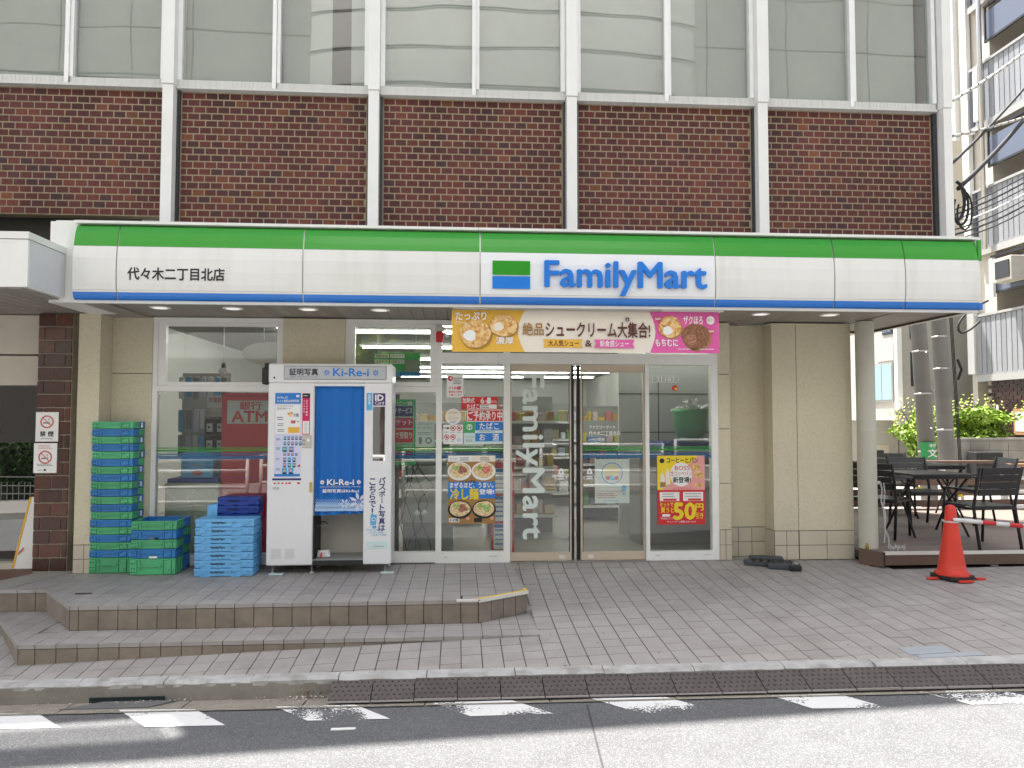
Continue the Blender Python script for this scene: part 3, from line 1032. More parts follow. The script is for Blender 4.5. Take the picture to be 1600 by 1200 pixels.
# trim strips on the corner of the platform
m = MB()
m.box(0.0, 0.178, -1.592, -1.565, -0.012, 0.006)
m.build('edge_trim', 'trim', plat)
d = (Vector((0.605, -1.28, 0)) - Vector((0.178, -1.57, 0))).normalized()
nn = Vector((d.y, -d.x, 0))
A, B = Vector((0.178, -1.57, -0.022)) + nn * 0.014, Vector((0.612, -1.275, -0.022)) + nn * 0.014
m = MB()
m.prism([tuple(A), tuple(B), tuple(B - nn * 0.03), tuple(A - nn * 0.03)], (0, 0, 0.026))
m.build('edge_trim', 'trim', plat)
m = MB()
m.prism([tuple(A - nn * 0.014 + Vector((0, 0, 0.0265))), tuple(B - nn * 0.014 + Vector((0, 0, 0.0265))), tuple(B - nn * 0.032 + Vector((0, 0, 0.0265))), tuple(A - nn * 0.032 + Vector((0, 0, 0.0265)))], (0, 0, 0.003))
m.box(0.572, 0.602, -1.275, -1.225, 0.001, 0.010)
m.build('yellow_edge_line', 'yellow', plat)
m = MB()      # pale slab and brown floor at the left entrance
m.prism([(-4.9, -0.93, 0.0), (-3.90, -0.93, 0.0), (-3.62, 0.0, 0.0), (-3.9, 0.0, 0.0), (-4.18, -0.66, 0.0), (-4.9, -0.9, 0.0)], (0, 0, 0.006))
m.build('entrance_slab', 'slab', plat)
m = MB()
m.prism([(-6.4, -0.86, 0.001), (-4.10, -0.86, 0.001), (-3.86, -0.05, 0.001), (-6.4, -0.05, 0.001)], (0, 0, 0.003))
m.build('entrance_floor', 'brown_floor', plat)

MB().box(0.598, 0.648, -1.31, -1.20, -0.30, gz(0.62, -1.26) - 0.001).build('filler_tile', 'tile', plat)

# litter and crumbled stone at the foot of the kerb
random.seed(5)
m = MB()
for i in range(150):
    xx = random.choice([random.gauss(-2.15, 0.28), random.gauss(-1.0, 0.09), random.gauss(-1.05, 0.22), random.uniform(-3.4, 4.6)])
    yy = yk(xx) - 0.125 - abs(random.gauss(0.02, 0.035))
    s = random.uniform(0.002, 0.008)
    a = random.random() * 6.28
    m.prism([(xx + s * math.cos(a + t) * random.uniform(0.5, 1.4), yy + s * math.sin(a + t), zr(xx) - 0.012) for t in (0, 1.7, 3.1, 4.6)], (0, 0, s * 0.6))
m.build('kerb_grit', mat('pale_grit', (0.48, 0.45, 0.38), 0.9, isl=0.5), kind='stuff')
m = MB()
for i in range(26):
    xx = random.gauss(-1.0, 0.05)
    yy = yk(xx) - 0.13 - abs(random.gauss(0.0, 0.03))
    a = random.random() * 6.28
    s = random.uniform(0.008, 0.018)
    m.add([(xx, yy, zr(xx) + 0.02), (xx + s * math.cos(a), yy + s * math.sin(a), zr(xx) + 0.028), (xx + s * math.cos(a + 0.7), yy + s * math.sin(a + 0.7), zr(xx) + 0.016)], [(0, 1, 2)])
m.build('dry_leaf_litter', mat('dry_leaf', (0.16, 0.10, 0.05), 0.9, isl=0.6), kind='stuff')

# checkered ramp plates leaning on the kerb
ORD = ['first', 'second', 'third', 'fourth', 'fifth', 'sixth', 'seventh', 'eighth', 'ninth', 'tenth', 'eleventh', 'twelfth', 'thirteenth',
       'fourteenth', 'fifteenth', 'sixteenth', 'seventeenth', 'eighteenth', 'nineteenth', 'twentieth', 'twenty-first']
xx = -0.84
for k in range(18):
    W = 0.283
    a, b = xx + 0.003, xx + W - 0.003
    lab = 'brown checkered kerb ramp plate, ' + ORD[k] + ' from the left end of the row'
    t = thing('ramp_plate', lab, 'kerb ramp', ((a + b) / 2, yk(xx) - 0.2, zr(xx)), 'kerb ramp plates along the road')
    d = random.uniform(-0.004, 0.003)
    y0a, y0b, y1a, y1b = yk(a) - 0.335, yk(b) - 0.335, yk(a) - 0.128, yk(b) - 0.128
    m = MB()
    lo, hi = 0.018 + d, 0.088 + d
    vs = [(a, y0a, zr(a) + 0.012), (b, y0b, zr(b) + 0.012), (b, y0b, zr(b) + lo), (a, y0a, zr(a) + lo), (b, y1b, zr(b) + hi), (a, y1a, zr(a) + hi), (b, y1b, zr(b) + 0.012), (a, y1a, zr(a) + 0.012)]
    m.add(vs, [(0, 1, 2, 3), (3, 2, 4, 5), (5, 4, 6, 7), (1, 6, 4, 2), (0, 3, 5, 7)])
    m.build('plate', 'ramp', t)
    m = MB()
    for r in range(5):
        for c_ in range(7):
            u = (c_ + 0.5 + (0.25 if r % 2 else -0.25)) / 7
            v = (r + 0.5) / 5
            px = a + u * (b - a)
            py = (y0a + (y1a - y0a) * v) + (yk(px) - yk(a))
            pz = zr(px) + lo + (hi - lo) * v
            s = 0.0085
            ang = 0.7 if (r + c_) % 2 else -0.7
            ca, sa = math.cos(ang) * s, math.sin(ang) * s
            sl = (hi - lo) / (y1a - y0a)
            q = [(px + ca * 1.3, py + sa * 1.3), (px - sa * 0.6, py + ca * 0.6), (px - ca * 1.3, py - sa * 1.3), (px + sa * 0.6, py - ca * 0.6)]
            m.prism([(qx, qy, pz + (qy - py) * sl + 0.0002) for qx, qy in q], (0, 0, 0.003))
    m.build('studs', 'ramp_stud', t, kind='stuff')
    m = MB()
    m.add([(a, y0a - 0.004, zr(a) + 0.013), (b, y0b - 0.004, zr(b) + 0.013), (b, y0b - 0.001, zr(b) + lo + 0.002), (a, y0a - 0.001, zr(a) + lo + 0.002), (b, y0b + 0.008, zr(b) + lo + 0.005), (a, y0a + 0.008, zr(a) + lo + 0.005)], [(0, 1, 2, 3), (3, 2, 4, 5)])
    m.build('front_edge', mat('worn_plate_edge', (0.22, 0.20, 0.19), 0.5) if k == 0 else bpy.data.materials['worn_plate_edge'], t)
    xx += W

# ================================================================== THE SHOP BUILDING
bl = thing('shop_building', 'brick and white panelled office building with a glazed convenience shop at street level', 'building', (0.0, 2.0, 0.0))
BAYX = [-2.951 + 2.0748 * i for i in range(-2, 5)]        # pillar lines
BRP, CRS = 0.1213, 0.0726
ZS = 4.865
panels, all_bricks = [], []
for i in range(len(BAYX) - 1):
    xa, xb = BAYX[i] + 0.09, BAYX[i + 1] - (0.085 if i < 5 else 0.10)
    m = MB()
    m.box(BAYX[i] + 0.05, BAYX[i + 1] - 0.05, 0.104, 0.25, 3.05 if i > 1 else 3.555, ZS + 0.01)
    pn = m.build('brick_panel', 'mortar', bl)
    panels.append(pn)
    for r in range(18 if i < 2 else 21):
        z1 = ZS - r * CRS - 0.007
        z0 = z1 - CRS + 0.0145
        x = xa - (BRP * 0.5 if r % 2 else 0.0)
        n = 0
        while x < xb - 0.02:
            a, b = max(x, xa) + 0.0065, min(x + BRP, xb) - 0.0070
            if b - a > 0.02:
                all_bricks.append((((a + b) / 2) ** 2 + (z0 - 1.5) ** 2, i, a, b, z0, z1))
            x += BRP
    MB().box(BAYX[i] + 0.052, xa - 0.008, 0.06, 0.103, 3.05 if i > 1 else 3.555, ZS).build('panel_edge_shade', 'dark_frame', bl)  # dark strip stands in for the shaded gap beside the pillar
    MB().box(xb + 0.008, BAYX[i + 1] - 0.052, 0.06, 0.103, 3.05 if i > 1 else 3.555, ZS).build('panel_edge_shade', 'dark_frame', bl)
order = sorted(range(len(all_bricks)), key=lambda k: all_bricks[k][0])
single = set([k for k in order if abs(all_bricks[k][3] - all_bricks[k][2] - BRP + 0.0135) < 0.002 and all_bricks[k][4] > 3.46][:296])
wb = BRP - 0.0135
bmesh_ = mesh_of(MB().add([(-wb/2, 0, -0.0290), (wb/2, 0, -0.0290), (wb/2, 0, 0.0290), (-wb/2, 0, 0.0290), (-wb/2, 0.02, -0.0290), (wb/2, 0.02, -0.0290), (wb/2, 0.02, 0.0290), (-wb/2, 0.02, 0.0290)],
                          [(0, 1, 2, 3), (1, 5, 6, 2), (4, 0, 3, 7), (3, 2, 6, 7), (4, 5, 1, 0)]), 'brick', 'brick')
joined = [MB() for _ in panels]
for k, (d, i, a, b, z0, z1) in enumerate(all_bricks):
    yj = random.uniform(0.0985, 0.1010)
    if k in single:
        share('brick', bmesh_, panels[i], ((a + b) / 2, yj, (z0 + z1) / 2))
    else:
        joined[i].add([(a, yj, z0), (b, yj, z0), (b, yj, z1), (a, yj, z1), (a, yj + 0.02, z0), (b, yj + 0.02, z0), (b, yj + 0.02, z1), (a, yj + 0.02, z1)],
                      [(0, 1, 2, 3), (1, 5, 6, 2), (4, 0, 3, 7), (3, 2, 6, 7), (4, 5, 1, 0)])
for i, j in enumerate(joined):
    if j.v:
        j.build('brickwork', 'brick', panels[i], kind='stuff')

# white pillars between the bays
for i, x in enumerate(BAYX):
    m = MB()
    w0, w1 = 0.054, 0.054
    if i == len(BAYX) - 1:
        w1 = 0.040
        x += 0.015
    m.box(x - w0, x + w1, -0.045, 0.13, 3.05, 4.886)
    m.box(x - w0 - 0.004, x + w1 + 0.006, -0.060, 0.13, 4.890, 10.34 if x > -3.5 else 9.1)
    m.box(x - w0 + 0.01, x + w1 - 0.01, -0.03, 0.13, 4.80, 5.0)
    m.build('pillar', 'white_metal', bl)

# office windows
for i in range(len(BAYX) - 1):
    xa, xb = BAYX[i] + 0.062, BAYX[i + 1] - 0.062
    xm = (xa + xb) / 2 + 0.012
    z0, z1 = 4.872, 6.70
    m = MB()
    m.box(xa, xb, 0.02, 0.14, z0, z0 + 0.026)
    m.box(xa, xm + 0.012, 0.032, 0.12, z0 + 0.028, z0 + 0.095)
    m.box(xm + 0.014, xb, 0.045, 0.12, z0 + 0.030, z0 + 0.095)
    w = m.build('office_window', 'sill', bl)
    m = MB()
    m.box(xa, xa + 0.045, 0.03, 0.13, z0 + 0.096, z1)
    m.box(xb - 0.045, xb, 0.03, 0.13, z0 + 0.096, z1)
    m.box(xm - 0.028, xm + 0.012, 0.018, 0.12, z0 + 0.027, z1)
    m.box(xm + 0.015, xm + 0.048, 0.04, 0.12, z0 + 0.096, z1)
    m.box(xa, xb, 0.02, 0.13, z1, z1 + 0.08)
    m.build('window_frame', 'alu', w)
    m = MB()
    for k in range(46):
        t = k / 46
        xx = xa + 0.02 + t * (xb - xa - 0.04)
        m.box(xx, xx + 0.004, 0.028 if xx < xm else 0.041, 0.033 if xx < xm else 0.046, z0 + 0.03, z0 + 0.09)
    m.build('sill_ribs', 'sill', w, kind='stuff')
    m = MB()
    m.box(xa + 0.046, xm - 0.029, 0.072, 0.078, z0 + 0.09, z1)
    m.build('pane', 'office_glass', w)
    m = MB()
    m.box(xm + 0.049, xb - 0.046, 0.088, 0.094, z0 + 0.09, z1)
    m.build('pane', 'office_glass', w)
    m = MB()
    m.box(xa + 0.02, xm - 0.01, 0.15, 0.155, z0 + 0.05, z1)
    if i == 2:
        m.box(xm - 0.01, xb - 0.40, 0.155, 0.16, z0 + 0.05, z1)
        m.box(xb - 0.20, xb - 0.02, 0.155, 0.16, z0 + 0.05, z1)
    elif i == 5:
        m.box(xm - 0.01, xb - 0.17, 0.155, 0.16, z0 + 0.05, z1)
    else:
        m.box(xm - 0.01, xb - 0.02, 0.155, 0.16, z0 + 0.05, z1)
    m.build('blind', 'blind', w)
m = MB()
m.box(-9.3, 5.36, 0.5, 0.6, 4.8, 6.9)
m.build('room_backing', 'curtain_brown', bl)

# storeys above the picture: they cast the shade that the photograph shows on the road
m = MB()
m.box(-9.3, 5.39, 0.14, 4.6, 6.81, 9.42)
m.box(-3.9, 5.39, 0.14, 4.6, 9.422, 10.35)
m.box(-3.9, 5.39, 0.02, 0.4, 10.352, 11.15)
m.box(-9.3, -3.902, 0.02, 0.12, 10.5, 11.15)  # unseen beam added above the low roof, darkens a band on the road
for k in range(108):  # unseen bars added in the roof gap to soften the light streak
    xx = -9.3 + 0.05 * k
    m.box(xx, xx + 0.009, 0.05, 0.08, 9.422, 10.498)
m.build('storeys_and_shade_screen', 'brick', bl)
m = MB()
m.box(-3.3, 5.39, 0.26, 4.6, 3.3, 4.80)
m.box(-9.3, -3.31, 0.26, 4.6, 3.62, 4.80)
m.box(-9.3, -9.28, 0.26, 4.6, 4.81, 6.80)
m.box(5.36, 5.39, 0.26, 4.6, 4.81, 6.80)
m.box(-9.3, 5.39, 4.58, 4.6, 4.81, 6.80)
m.build('core_walls', 'white_metal', bl)

# shop interior shell
m = MB()
m.box(-3.9, 4.19, 0.10, 16.1, -0.06, -0.002)
m.build('shop_floor', 'shop_floor', bl)
m = MB()
m.box(-3.9, 4.19, 0.30, 16.1, 2.70, 2.74)
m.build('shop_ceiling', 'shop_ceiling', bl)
m = MB()
m.box(-3.95, 4.19, 16.0, 16.1, 0.0, 2.699)
m.box(-3.95, -3.9, 0.25, 15.99, 0.0, 2.699)
m.box(4.10, 4.19, 0.30, 15.99, 0.0, 2.699)
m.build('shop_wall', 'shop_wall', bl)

# cream stucco walls, piers and tiled skirting
def skirt(parent, x0, x1, y, n, z1=0.30, rows=2):
    w = (x1 - x0) / n
    h = z1 / rows
    b = MB().box(x0, x1, y + 0.004, y + 0.02, 0.0, z1)
    b.build('skirting_bed', 'joint_dark', parent)
    for r in range(rows):
        for k in range(n):
            MB().box(x0 + k * w + 0.003, x0 + (k + 1) * w - 0.003, y - 0.006, y + 0.006, r * h + 0.003, (r + 1) * h - 0.003).build('skirting_tile', 'cream_tile', parent)

def pier(x0, x1, y0, y1, z0, z1, n_skirt, zs=0.30, joints=()):
    zz = [z0 + zs] + list(joints) + [z1]
    m = MB()
    for a, b in zip(zz, zz[1:]):
        m.box(x0, x1, y0, y1, a + 0.004, b - 0.004)
    o = m.build('stucco_pier', 'cream', bl)
    m = MB().box(x0 + 0.006, x1 - 0.006, y0 + 0.008, y1, z0, z1)
    m.build('pier_core', 'joint_dark', o)
    if n_skirt:
        skirt(o, x0, x1, y0, n_skirt, zs)
    return o

pier(-3.6535, -3.4518, -0.26, 0.06, 0.0, 2.50, 2, 0.27)
pier(-3.4518+0.002, -3.0604, -0.005, 0.10, 0.0, 2.50, 3, 0.27, joints=(1.93,))
pier(-1.7653, -1.1470, -0.035, 0.12, 0.0, 2.50, 4, 0.27)
pier(2.7231+0.03, 2.8822, -0.012, 0.30, 0.0, 2.50, 2, 0.315, joints=(0.801, 1.373, 1.95))
pier(2.8822+0.002, 3.3766+0.1, 0.20, 0.33, 0.0, 2.50, 4, 0.31)
o = pier(3.3314, 3.5962-0.003, -0.04, 0.32, 0.0, 2.50, 2, 0.30)
pier(3.5962+0.003, 4.2002, -0.04, 0.32, 0.0, 2.50, 2, 0.30)
m = MB().box(3.3314-0.006, 3.3314+0.006, -0.03, 0.20, 0.003, 0.297)
m.build('return_tile', 'cream_tile', o)
m = MB()
m.box(4.192, 4.21, 0.33, 15, 0.0, 2.9)
m.build('side_wall', 'cream', bl)
m = MB()
m.lathe([(0.094, 0.135), (0.094, 1.35), (0.0945, 1.352), (0.094, 1.354), (0.094, 2.50)], 4.285, -0.17, 28)
m.build('round_column', mat('pale_olive_column', (0.53, 0.52, 0.44), 0.45, var=0.04, dirt=0.1), bl)

# aluminium shop front
def frame(name, bars, y0=0.0, y1=0.075, m='alu', parent=None):
    b = MB()
    for (x0, x1, z0, z1) in bars:
        b.box(x0, x1, y0, y1, z0, z1)
    return b.build(name, m, parent or bl)

XL = -3.0604
f = frame('shop_window', [(XL + 0.002, -3.0107, 0.012, 2.50), (-3.0107, -1.7721, 1.752, 1.808), (-1.8230, -1.7721, 0.012, 1.752),
                          (-3.0107, -1.8230, 0.012, 0.12), (-3.0107, -1.7721, 2.445, 2.50)], y0=0.004)
frame('sash_frame', [(-3.0107+.002, -2.9361, 1.81, 2.443), (-1.8357, -1.7721-.002, 1.81, 2.443), (-2.9361, -1.8357, 1.81, 1.848), (-2.9361, -1.8357, 2.415, 2.443)], 0.012, 0.07, parent=f)
MB().box(-2.9361, -1.8357, 0.036, 0.042, 1.848, 2.415).build('pane', 'glass', f)
MB().box(-3.0107, -1.8230, 0.036, 0.042, 0.12, 1.752).build('pane', 'glass', f)
f = frame('shop_window', [(-1.1514+.002, -1.0999, 0.012, 2.50), (-1.0999, -0.2166, 1.752, 1.808), (-1.0999, -0.2166, 0.012, 0.12), (-1.0999, -0.2166, 2.455, 2.50)], y0=0.004)
frame('sash_frame', [(-1.0999+.002, -1.0484, 1.81, 2.453), (-0.2820, -0.2166-.002, 1.81, 2.453), (-1.0484, -0.2820, 1.81, 1.855), (-1.0484, -0.2820, 2.425, 2.453)], 0.012, 0.07, parent=f)
MB().box(-1.0484, -0.2820, 0.036, 0.042, 1.855, 2.425).build('pane', 'glass', f)
MB().box(-1.0999, -0.2166, 0.036, 0.042, 0.12, 1.752).build('pane', 'glass', f)
f = frame('door_surround', [(-0.2166, -0.1576, 0.003, 2.50), (-0.1576, 2.7576, 2.05, 2.16), (-0.1576, 2.7576, 2.45, 2.50),
                            (0.4821, 0.5485, 0.003, 2.05), (1.9716, 2.0125, 0.003, 2.05), (2.6816, 2.7576, 0.003, 2.05),
                            (0.4821, 0.5485, 2.16, 2.45), (1.9716, 2.0125, 2.16, 2.45), (2.6816, 2.8407, 2.16, 2.45),
                            (-0.1576, 0.4821, 0.003, 0.115), (2.0125, 2.6816, 0.003, 0.095)], y0=-0.008)
for a, b in ((-0.1576, 0.4821), (2.0125, 2.6816)):
    MB().box(a, b, 0.030, 0.036, 0.095 if b > 1 else 0.115, 2.05).build('pane', 'glass', f)
for a, b in ((-0.1576, 0.4821), (0.5485, 1.9682), (2.0159, 2.6816)):
    MB().box(a, b, 0.030, 0.036, 2.16, 2.45).build('pane', 'glass', f)
def door(x0, x1, y):
    d = frame('sliding_door', [(x0, x1, 1.965, 2.045), (x0, x1, 0.012, 0.098), (x0, x0 + 0.016, 0.098, 1.965), (x1 - 0.016, x1, 0.098, 1.965)], y, y + 0.035, 'beige_metal')
    MB().box(x0 + 0.016, x1 - 0.016, y + 0.012, y + 0.018, 0.098, 1.965).build('pane', 'glass', d)
    b = MB()
    b.box(x1 - 0.022 if x0 < 1 else x0 + 0.018, x1 - 0.017 if x0 < 1 else x0 + 0.023, y - 0.003, y + 0.02, 0.10, 1.96)
    b.build('door_gasket', 'black_rubber', d)
    b = MB()
    xx = x1 - 0.13 if x0 < 1 else x0 + 0.07
    b.ell(xx + 0.03, 0.05, 0.035, 0.022, y - 0.002, 16, t=0.003)
    b.build('lock_plate', 'trim', d)
    return d
door(0.5518, 1.1898, 0.018)
door(1.2907, 1.9682, 0.018)
m = MB()
m.box(1.1898+.001, 1.1898+.036, 0.06, 0.10, 0.01, 2.04)
m.box(1.2907-.036, 1.2907-.001, 0.06, 0.10, 0.01, 2.04)
m.build('inner_door_edge', 'black_rubber', bl)  # black door edges, widened so the gap between the leaves reads dark
m = MB()
m.box(0.5485, 1.9682, -0.02, 0.12, 0.0, 0.006)
m.build('door_sill', 'steel', bl)
m = MB()
for a, b in ((640, 655), (698, 704), (766, 780), (1024, 1032), (1092, 1104)):
    pass
m.box(0.3363, 0.4158, -0.0095, -0.0075, 0.066, 0.074)
m.box(-0.1248, -0.0920, -0.0095, -0.0075, 0.062, 0.070)
m.box(2.0637, 2.1183, -0.0095, -0.0075, 0.052, 0.060)
m.box(2.5851, 2.6402, -0.0095, -0.0075, 0.052, 0.060)
m.build('rail_latch', 'steel', f)
# coloured film stripes across the panes
for name, mt, zz in (('film_stripe', 'stripe_green', ((1.176, 1.187), (1.146, 1.165))), ('film_stripe', 'stripe_blue', ((1.112, 1.126), (1.068, 1.103)))):
    m = MB()
    for x0, x1, y in ((-3.0107, -1.8230, 0.0345), (-1.0999, -0.2166, 0.0345), (-0.1576, 0.4821, 0.0285),
                      (1.2907+.018, 1.9682-.018, 0.0285), (2.0125, 2.6816, 0.0285)):
        for a, b in zz:
            m.box(x0, x1, y, y + 0.001, a, b)
    m.build(name, mt, f)

# soffit under the canopy, its slats and edges
m = MB()
m.box(-3.95, 4.88, -1.04, 0.32, 2.532, 2.56)
m.box(4.22, 4.88, 0.322, 0.75, 2.532, 2.56)
sf = m.build('soffit', 'joint_dark', bl)
sl = mesh_of(MB().box(-0.056, 0.056, -1.04, 0.20, 2.512, 2.53), 'soffit_slat', 'soffit')
k = 0
while -3.90 + 0.117 * k < 4.24:
    share('soffit_slat', sl, sf, (-3.90 + 0.117 * k, 0, 0))
    k += 1
for k in range(20):
    y = -1.03 + 0.089 * k
    MB().box(4.262, 4.838, y, y + 0.083, 2.512, 2.53).build('soffit_slat', 'soffit', sf)
m = MB()
m.box(4.84, 4.90, -1.05, 0.78, 2.488, 2.60)
m.box(-3.30, 4.90, -1.085, -1.045, 2.478, 2.53)
m.build('soffit_edge', 'white_metal', bl)
m = MB()
m.box(4.838, 4.8385, -1.04, 0.75, 2.489, 2.512)
m.box(4.22, 4.84, 0.75, 0.78, 2.49, 2.53)
m.build('soffit_dark_line', 'joint_dark', bl)  # thin dark strips along the right and rear edges of the soffit
m = MB()
m.box(-3.42, 4.90, -1.03, 0.03, 2.62, 3.17)
m.box(4.25, 5.39, 0.03, 4.6, 2.62, 3.28)
m.build('canopy_body', 'white_metal', bl)
m = MB()
m.box(-3.5451, -3.4922-.003, -1.03, -0.3, 2.485, 3.20)
m.box(-3.4922, -3.2905, -1.045, -0.3, 2.485, 3.205)
m.build('canopy_end_panel', 'white_metal', bl)
# round downlights in the soffit
DL = [(-2.7597, 'by the left end of the soffit'), (-2.0971, 'over the wide shop window'), (-1.4017, 'over the stucco pier behind the photo booth'),
      (-0.7324, 'over the window left of the banner'), (2.9755, 'over the stucco recess right of the banner'), (3.6797, 'nearest the round column')]
for x, where in DL:
    t = thing('downlight', 'round white recessed downlight ' + where, 'downlight', (x, -0.62, 2.505), 'downlights in the canopy soffit')
    MB().lathe([(0.0, 2.506), (0.075, 2.504), (0.088, 2.503), (0.094, 2.506), (0.094, 2.511)], x, -0.62, 24).build('rim', 'lamp_white', t)
    MB().lathe([(0.0, 2.5025), (0.06, 2.5020), (0.066, 2.5035)], x, -0.62, 20).build('lens', 'lamp_lens', t)

# ================================================================== SIGNS ON THE FRONT
cs = thing('canopy_sign', 'long green white and blue canopy sign with blue shop lettering above the entrance', 'shop sign', (0.8, -1.1, 2.5))
JX = [-3.300, -2.930, -1.353, 0.200, 2.344, 3.467, 4.148, 4.875]
# cross-section of the bulging face: (y, z)
GREEN = [(-1.045, 3.168), (-1.085, 3.150), (-1.112, 3.09), (-1.128, 3.02), (-1.138, 2.966)]
WHITE = [(-1.139, 2.964), (-1.150, 2.86), (-1.152, 2.75), (-1.146, 2.64), (-1.140, 2.585)]
TRIM = [(-1.134, 2.584), (-1.132, 2.566)]
BLUE = [(-1.137, 2.565), (-1.130, 2.535), (-1.118, 2.512), (-1.098, 2.502)]
def skin(x0, x1, prof, n=1, sag=0.0):
    m = MB()
    vs = []
    for y, z in prof:
        vs += [(x0, y, z), (x1, y, z), (x0, -1.03, z), (x1, -1.03, z)]
    fs = []
    for i in range(len(prof) - 1):
        a, b = 4 * i, 4 * (i + 1)
        fs += [(b, b + 1, a + 1, a), (a, a + 2, b + 2, b), (b + 1, b + 3, a + 3, a + 1)]
    e = 4 * (len(prof) - 1)
    fs += [(0, 1, 3, 2), (e + 2, e + 3, e + 1, e)]
    return m.add(vs, fs)
for i in range(7):
    x0, x1 = JX[i] + 0.006, JX[i + 1] - 0.006
    o = skin(x0, x1, WHITE).build('sign_panel', 'white_sign_bright' if i == 3 else 'white_sign', cs)
    skin(x0, x1, GREEN).build('green_band', 'green_sign', o)
    skin(x0, x1, TRIM).build('trim_groove', 'white_metal', o)
    skin(x0, x1, BLUE).build('blue_band', 'blue_sign', o)
    if i < 6:
        j = MB()
        for p, q in zip(GREEN + WHITE + BLUE, (GREEN + WHITE + BLUE)[1:]):
            j.add([(x1, p[0] + 0.012, p[1]), (x1 + 0.012, p[0] + 0.012, p[1]), (x1 + 0.012, q[0] + 0.012, q[1]), (x1, q[0] + 0.012, q[1])], [(3, 2, 1, 0)])
        j.build('panel_joint', 'steel', o)
m = MB()
for i in range(7):
    m.box(JX[i] - 0.012, JX[i + 1] - 0.016, -1.105, -0.95, 3.172, 3.196)
m.box(JX[7] - 0.016, JX[7] + 0.05, -1.09, -0.95, 3.172, 3.196)
m.build('cap_rail', 'white_metal', cs)
m = MB()
m.box(4.88, 4.915, -1.10, -1.03, 2.52, 3.165)
m.build('end_cap', 'white_sign', cs)
MB().box(4.8805, 4.9165, -1.12, -0.90, 2.967, 3.16).build('end_green_band', 'green_sign', cs)
MB().box(4.8805, 4.9165, -1.115, -0.90, 2.503, 2.566).build('end_blue_band', 'blue_sign', cs)
MB().btext('FamilyMart', 0.772, 2.256, 2.578, 2.893, -1.153, 0.0075, depth=0.03).build('shop_name', 'letter_blue', cs)
MB().box(0.310, 0.646, -1.160, -1.150, 2.760, 2.886).build('logo_green', 'green_sign', cs)
MB().box(0.310, 0.646, -1.160, -1.150, 2.636, 2.748).build('logo_blue', 'letter_blue', cs)
MB().text('代々木二丁目北店', -2.835, -2.020, 2.672, 2.780, -1.1545, bold=0.030).build('branch_name', 'black_print', cs)

# promotion banner hung under the canopy
BX0, BX1, BZ0, BZ1, BY = -0.0519, 2.4348, 2.087, 2.470, -0.97
bn = thing('promotion_banner', 'wide cloth banner with cream puff pictures hanging over the sliding doors', 'banner', ((BX0 + BX1) / 2, BY, BZ0))
W, H = BX1 - BX0, BZ1 - BZ0
bxp = lambda p: BX0 + W * p
bzp = lambda p: BZ1 - H * p
wav = lambda x: 0.006 * math.sin(x * 5.1 + 0.5) + 0.004 * math.sin(x * 11.3)
def cloth(p0, p1, name, mt, par, edge0=0.0, edge1=0.0, dy=0.0):
    m = MB()
    n, k = 26, 6
    for j in range(k + 1):
        v = j / k
        e0, e1 = edge0 * math.sin(math.pi * v), edge1 * math.sin(math.pi * v)
        for i in range(n + 1):
            u = (p0 + e0) + ((p1 + e1) - (p0 + e0)) * i / n
            x = bxp(u)
            m.v.append((x, BY + wav(x) - dy, bzp(v)))
    for j in range(k):
        for i in range(n):
            a = j * (n + 1) + i
            m.f.append((a + n + 1, a + n + 2, a + 1, a))
    m.sm = [True] * len(m.f)
    return m.build(name, mt, par)
clo = cloth(0.0, 1.0, 'cloth', 'cream_print', bn)
cloth(0.0, 0.268, 'mustard_field', 'mustard', clo, 0.0, -0.026, 0.0015)
cloth(0.735, 1.0, 'pink_field', 'pink', clo, 0.022, 0.0, 0.0015)
m = MB()
m.box(BX0 + 0.01, BX1 + 0.02, BY + 0.02, BY + 0.032, BZ1 - 0.004, BZ1 + 0.02)
m.build('hanging_rod', 'alu', bn)
MB().box(1.8808, 2.4700, -.998, -.990, 2.4691, 2.5079).build('top_strip', 'white_metal', bn)
yb = BY - 0.0135
m = MB()
m.text('絶品', bxp(.26), bxp(.337), bzp(.60), bzp(.30), yb, bold=.02)
m.build('lettering', 'gold_print', clo)
m = MB()
m.text('シュークリーム大集合!', bxp(.345), bxp(.735), bzp(.64), bzp(.27), yb, bold=.028)
m.text('&', bxp(.492), bxp(.516), bzp(.86), bzp(.71), yb, bold=.03)
m.text('大人気シュー', bxp(.355), bxp(.467), bzp(.86), bzp(.71), yb - .001, bold=.02)
m.ell(bxp(.650), bzp(.20), .024, .020, yb, 16)
m.build('lettering', 'brown_print', clo)
m = MB()
for a, b, mt in ((.335, .483, 'mustard'), (.525, .677, 'pink')):
    z0, z1, zm = bzp(.89), bzp(.69), bzp(.79)
    q = MB()
    q.prism([(bxp(a), yb + .001, z0), (bxp(a + .008), yb + .001, zm), (bxp(a), yb + .001, z1), (bxp(b), yb + .001, z1), (bxp(b - .008), yb + .001, zm), (bxp(b), yb + .001, z0)], (0, .0008, 0))
    q.build('ribbon', mt, clo)
m = MB()
m.text('新食感シュー', bxp(.547), bxp(.655), bzp(.86), bzp(.71), yb - .001, bold=.02)
m.text('シュー', bxp(.638), bxp(.662), bzp(.24), bzp(.16), yb - .001, bold=.03)
m.text('たっぷり', bxp(.014), bxp(.126), bzp(.25), bzp(.05), yb - .002, bold=.03)
m.text('クリーム', bxp(.012), bxp(.055), bzp(.36), bzp(.27), yb - .002, bold=.02)
m.text('濃厚', bxp(.162), bxp(.226), bzp(.82), bzp(.65), yb - .002, bold=.02)
m.text('ザクほろ', bxp(.862), bxp(.935), bzp(.30), bzp(.10), yb - .002, bold=.03)
m.text('もちむに', bxp(.755), bxp(.840), bzp(.84), bzp(.67), yb - .002, bold=.03)
